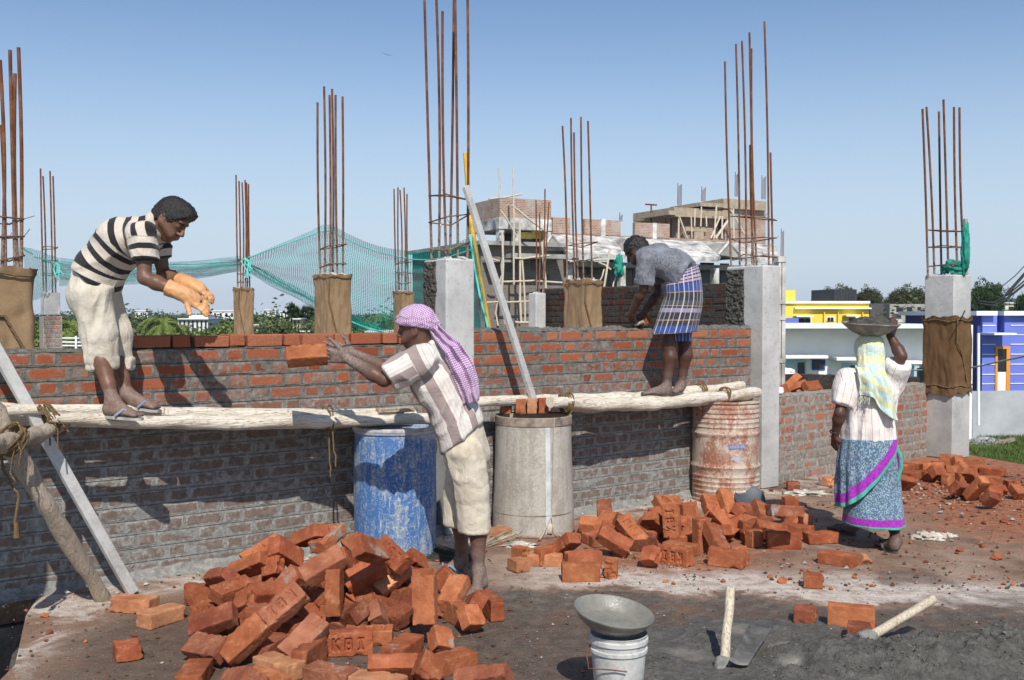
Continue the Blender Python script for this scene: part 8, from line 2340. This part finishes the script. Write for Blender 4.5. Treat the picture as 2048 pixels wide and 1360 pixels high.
HW = mat_wood('hoe_handle_wood', (.50, .42, .30), (.70, .62, .49), .12, 'Z')
HI = plain('cement_caked_iron', (.24, .235, .215), .85, .4, 18, .7, 40, .01); HB = plain('hoe_blade_steel', (.13, .125, .115), .5, .4, 9, .4, 50, .004)
def hoe(label, foot_, top, eye, blade):
    h = thing('hoe', A3((foot_[0], foot_[1], 0)), label, 'hoe', 'mortar hoes')
    d = unit(top - foot_); mb = MB(); N = 8; mb.tube([foot_ + (top - foot_) * i / N + A3((.003 * math.sin(i * 1.4), .003 * math.cos(i), 0)) for i in range(N + 1)], [.0235, .023, .022, .0215, .021, .021, .0215, .022, .022], 12); mb.build('handle', HW, h, smooth=50)
    mb = MB(); mb.tube([foot_ - d * .035, foot_ - d * .02, foot_ + d * .04, foot_ + d * .05], [.026, .044, .042, .032], 12, wob=.14); mb.v = [tuple(A3(p) + RNG.normal(0, .0018, 3)) for p in mb.v]; mb.build('eye_socket', HI, h, smooth=50)
    a, b, c, e = blade; n = unit(np.cross(b - a, e - a)); n = n if n[2] > 0 else -n
    mb = MB(); mb.grid(lambda u, v: (a * (1 - u) + b * u) * (1 - v) + (e * (1 - u) + c * u) * v + n * (.012 * (2 * v - 1) ** 2 + .002), 10, 10, 0); o = mb.build('blade', HB, h, smooth=60); s = o.modifiers.new('thick', 'SOLIDIFY'); s.thickness = .005
hoe('hoe with an upright pale handle, blade lying in the wet mortar', P(1447, 1338, 4.57), P(1462, 1174, 4.76), None,
    (P(1456, 1326, 4.50), P(1500, 1250, 4.83), P(1544, 1258, 4.83), P(1494, 1336, 4.50)))
hoe('hoe with its handle slanting up to the right, head sunk in mortar', P(1730, 1279, 4.76), P(1868, 1198, 5.0), None,
    (P(1713, 1268, 4.74), P(1730, 1306, 4.64), P(1744, 1304, 4.66), P(1741, 1280, 4.76)))

# mixing place: a sheet of mortar with mounds
def mat_mix():
    m = NT('wet_mortar', .75, .4); v = m.co(); n1 = m.noise(v, 2.6, 5, .6); n2 = m.noise(v, 16, 6, .75); n3 = m.noise(v, 70, 4, .8)
    c = m.ramp(m.math('ADD', m.math('MULTIPLY', n2, .6), m.math('MULTIPLY', n3, .4)), (.3, (.055, .052, .044)), (.5, (.125, .12, .104)), (.7, (.24, .232, .205)))
    c = m.mix(m.math('MULTIPLY', m.step(n1, .50, .66), .45), c, (.20, .175, .145))
    a = m.sep(m.attr().outputs['Color']); c = m.mix(m.math('MULTIPLY', a[0], .8), c, m.ramp(n2, (.3, (.14, .13, .11)), (.7, (.21, .20, .175))))
    m.color(c); m.rough(m.math('SUBTRACT', .66, m.math('MULTIPLY', a[0], .45)))
    m.bump(m.math('MULTIPLY', m.math('ADD', n2, m.math('MULTIPLY', n3, .9)), m.math('SUBTRACT', 1.05, a[0])), 1.0, .02); return m.mat
mounds = [(1400, 1275, .12, .03), (1560, 1325, .12, .035), (1645, 1318, .22, .075), (1700, 1350, .22, .04), (1790, 1335, .22, .065), (1900, 1325, .30, .08), (1965, 1290, .18, .085), (2040, 1330, .26, .085), (1880, 1365, .3, .06), (2080, 1290, .25, .06), (1330, 1340, .18, .03), (1600, 1375, .3, .05), (1830, 1290, .12, .03)]
pools = [(1375, 1315, .13), (1575, 1300, .10), (1840, 1288, .14), (1480, 1262, .12), (1240, 1262, .10), (1980, 1240, .14), (1590, 1345, .1)]
MC = [(G(x, y)[:2], r, h) for x, y, r, h in mounds]; PC = [(G(x, y)[:2], r) for x, y, r in pools]
def mixh(x, y):
    q = Vector((x, y, 0)); w = noise.noise(q * 4) * .06; h = 0
    for c, r, hh in MC:
        d = math.hypot(x - c[0] + w, (y - c[1]) * .95 + w); h += hh * math.exp(-(d / r) ** 2 * 1.6)
    pl = 0
    for c, r in PC: pl = max(pl, min(1, max(0, 1.6 - 1.6 * math.hypot(x - c[0] + w, (y - c[1]) * 1.0 - w) / r)))
    edge = (6.05 - .20 * x + noise.noise(q * 1.6) * .35 + noise.noise(q * 5) * .1) - y - .35
    m_ = min(1, max(0, edge / .35)) * min(1, max(0, (x - .35 + noise.noise(q * 3) * .2) / .3))
    k = (.30 + min(1.2, h * 13)) * (1 - pl)
    lump = .034 * max(-.05, noise.noise(q * 8)) + .026 * max(-.1, noise.noise(q * 19)) + .016 * max(-.2, noise.noise(q * 42)) + .008 * noise.noise(q * 85)
    return (h * (1 - .6 * pl) + lump * k + .004) * m_ - .012 * (1 - m_) , pl * m_
mb = MB(); NX, NY = 340, 190; X0, X1, Y0_, Y1_ = .15, 3.0, 3.95, 5.75
hh = {}
def mfn(u, v):
    x, y = X0 + (X1 - X0) * u, Y0_ + (Y1_ - Y0_) * v; z, pl = mixh(x, y); hh[(u, v)] = pl; return (x, y, z)
mb.grid(mfn, NX, NY, 0, colfn=lambda u, v: (hh[(u, v)], 0, 0, 1))
tag(mb.build('wet_mortar', mat_mix(), smooth=179, origin=(0, 0, 0)), 'spread of wet grey mortar with trowelled mounds and puddles in the mixing place', 'mortar', kind='stuff')

# crumbs on the mounds
rs = np.random.default_rng(12); V = []; Fc = []
for _ in range(5500):
    x, y = rs.uniform(.5, 2.95), rs.uniform(3.95, 5.5); z, pl = mixh(x, y)
    if z < .012 or pl > .15 or rs.random() > min(1, z * 16): continue
    s = .0022 * 5 ** (rs.random() ** 2); b = len(V)
    q = np.array([[1, 0, 0], [-1, 0, 0], [0, 1, 0], [0, -1, 0], [0, 0, .9], [0, 0, -.9]]) * s * rs.uniform(.6, 1.2, (6, 3)) + rs.normal(0, .2 * s, (6, 3))
    V += (q + A3((x, y, z + s * .25))).tolist()
    for t in ((0, 2, 4), (2, 1, 4), (1, 3, 4), (3, 0, 4), (2, 0, 5), (1, 2, 5), (3, 1, 5), (0, 3, 5)): Fc.append(tuple(b + k for k in t))
me = bpy.data.meshes.new('mortar_crumbs'); me.from_pydata(V, [], Fc); me.materials.append(plain('mortar_crumb', (.12, .115, .10), .9, .5, 30))
tag(link_mesh('mortar_crumbs', me, origin=(0, 0, 0)), 'loose crumbs on the mounds of wet mortar', 'mortar', kind='stuff')

# grit and crumbs lying on the floor
def litter(name, label, n, fn, smin_, smax, mats, seed):
    rs = np.random.default_rng(seed); V = []; Fc = []; M_ = []
    for _ in range(n):
        x, y = fn(rs); s = smin_ * (smax / smin_) ** (rs.random() ** 2.2); b = len(V)
        q = rs.normal(0, 1, (6, 3)); q /= np.linalg.norm(q, axis=1)[:, None]; q = q * s * rs.uniform(.6, 1.1, (6, 1)) * A3((1, 1, .6))
        q = np.array([[1, 0, 0], [-1, 0, 0], [0, 1, 0], [0, -1, 0], [0, 0, .7], [0, 0, -.7]]) * s * rs.uniform(.6, 1.1, (6, 3)) + rs.normal(0, .12 * s, (6, 3))
        a = rs.uniform(0, 6.3); c, sn = math.cos(a), math.sin(a); q[:, :2] = q[:, :2] @ np.array([[c, sn], [-sn, c]])
        z = s * .4
        V += (q + A3((x, y, z))).tolist(); mi = int(rs.integers(len(mats)))
        for t in ((0, 2, 4), (2, 1, 4), (1, 3, 4), (3, 0, 4), (2, 0, 5), (1, 2, 5), (3, 1, 5), (0, 3, 5)): Fc.append(tuple(b + k for k in t)); M_.append(mi)
    me = bpy.data.meshes.new(name); me.from_pydata(V, [], Fc)
    for m in mats: me.materials.append(m)
    me.polygons.foreach_set('material_index', M_)
    return tag(link_mesh(name, me, origin=(0, 0, 0)), label, 'litter', kind='stuff')
LR = plain('brick_crumb', (.34, .115, .05), .95, .35, 20); LRD = plain('dark_brick_crumb', (.16, .06, .035), .95, .3, 20); LG = plain('cement_crumb', (.33, .31, .28), .95, .3, 20); LW = plain('lime_crumb', (.58, .54, .48), .95, .2, 20); LDK = plain('damp_crumb', (.085, .07, .058), .95, .3, 20)
def px_area(x0, x1, y0, y1):
    def f(rs):
        g = G(rs.uniform(x0, x1), rs.uniform(y0, y1)); return g[0], g[1]
    return f
def around(cx, cy, r):
    c = G(cx, cy)
    def f(rs):
        a = rs.uniform(0, 6.3); d = r * abs(rs.normal(0, .55)); return c[0] + d * math.cos(a), c[1] + d * math.sin(a)
    return f
litter('brick_debris', 'fine red brick debris strewn on the floor at the right', 1500, px_area(1560, 2090, 930, 1180), .003, .022, [LR, LRD, LR, LRD, LDK, LDK, LR, LG], 1)
litter('brick_debris', 'brick crumbs round the heap before the drums', 1300, around(1330, 1105, 1.0), .003, .022, [LR, LRD, LR, LDK, LG], 2)
litter('brick_debris', 'brick crumbs round the near heap', 1200, around(660, 1255, 1.15), .003, .022, [LR, LRD, LRD, LDK], 3)
litter('floor_grit', 'scattered grit on the damp floor', 2600, px_area(-30, 2080, 1120, 1370), .002, .013, [LG, LDK, LDK, LRD, LDK], 4)
litter('mortar_droppings', 'dropped mortar crumbs along the foot of the wall', 900, lambda rs: (lambda u, d: ((wp0 + WE * u + WN * d)[0], (wp0 + WE * u + WN * d)[1]))(rs.uniform(uL, uR), abs(rs.normal(.05, .22))), .003, .022, [LG, LG, LW, LR], 5)
litter('brick_debris', 'red debris and rubble round the far right heap', 1600, around(1930, 985, 1.5), .005, .034, [LR, LRD, LR, LG], 6)

# twig brooms
def broom(label, a, b, n, fan, mat, r=.0022, band=True):
    t = thing('broom', (a + b) / 2, label, 'broom', 'twig brooms')
    d = unit(b - a); s = unit(np.cross(d, (0, 0, 1))); L = np.linalg.norm(b - a)
    mb = MB()
    for _ in range(n):
        o = RNG.normal(0, .5, 2); p = a + s * o[0] * .03 + A3((0, 0, abs(o[1]) * .02 + .006)); q = a + d * L * RNG.uniform(.75, 1.05) + s * o[0] * fan + A3((0, 0, abs(o[1]) * .05 + .006))
        mb.tube([p, (p + q) / 2 + RNG.normal(0, .006, 3), q], r, 4)
    mb.build('bristles', mat, t)
    mb = MB(); c = a + d * L * .28 + A3((0, 0, .018)); mb.tube([c + (s * math.cos(x) * .036 + A3((0, 0, 1)) * math.sin(x) * .026) for x in np.linspace(0, 6.28, 13)], .004, 5); mb.build('binding', MAT_ROPE, t, smooth=80)
broom('pale twig broom lying in front of the grey drum', G(966, 1095), G(1030, 1066) + A3((.02, 0, .02)), 70, .13, plain('dry_twig', (.46, .38, .28), .8, .3, 10))
broom('dark wet twig broom lying behind the feet of the man in shorts', G(942, 1122), G(842, 1108), 90, .16, plain('dark_twig', (.055, .05, .042), .7, .3, 10))
# rags, bags, pan
C_RAG = plain('dirty_cotton', (.60, .55, .47), .95, .3, 14, .8, 40, .02)
def rag(name, x, y, w, l, h, label, cat, seed):
    g = G(x, y); blob(name, g + A3((0, 0, h * .3)), (w, l, h), C_RAG, label, cat, seed, .75)
rag('rag', 1612, 988, .15, .10, .022, 'crumpled dirty white rag on the floor by the right column', 'rag', 2)
rag('rag', 1858, 1076, .10, .08, .03, 'torn white rag on the red earth right of the woman', 'rag', 5)
rag('rag', 1895, 1072, .05, .04, .015, 'small scrap of white cloth right of the torn rag', 'rag', 8)
rag('rag', 1040, 1092, .09, .07, .02, 'flattened pale cement bag scrap by the pale twig broom', 'rag', 11)
q = A3([*w2a[:2], 0]) + A3([*w2e, 0]) * .16 - w2n * .12; blob('cement_bag', q + A3((0, 0, .865)), (.10, .07, .05), MAT_WHITE, 'small white bag lying on the low wall beside the right column', 'bag', 4, .25)
q = A3([*w3a[:2], 0]) + A3([*w3e, 0]) * .42 ; blob('cement_bag', P(1571, 746, 14.05), (.14, .1, .07), MAT_WHITE, 'white bag lying on the dark low wall further back', 'bag', 6, .2)
mb = MB(); c = G(1500, 1010) + A3((0, .02, .045)); n_ = unit(A3((.05, -.75, .65))); u_ = unit(np.cross((0, 1, 0), n_)); mb.lathe([(0, 0), (.10, .004), (.125, .02), (.128, .024), (.122, .022), (.098, .010), (0, .006)], c, 36, axis=np.array([u_, np.cross(n_, u_), n_]))
tag(mb.build('iron_plate', plain('blued_iron', (.06, .075, .09), .5, .3), smooth=50), 'dark round iron plate lying at the foot of the rusty barrel', 'plate')
# unseen column, added to throw shade across the left end of the wall
mb = MB(); mb.box((-2.72, 4.15, 1.05), (.46, .3, 2.1), [WE, -WN, (0, 0, 1)], 0, ch=.012); tag(mb.build('concrete_column', MAT_CONC), 'unseen concrete column added outside the left edge to shade the wall end', 'column')
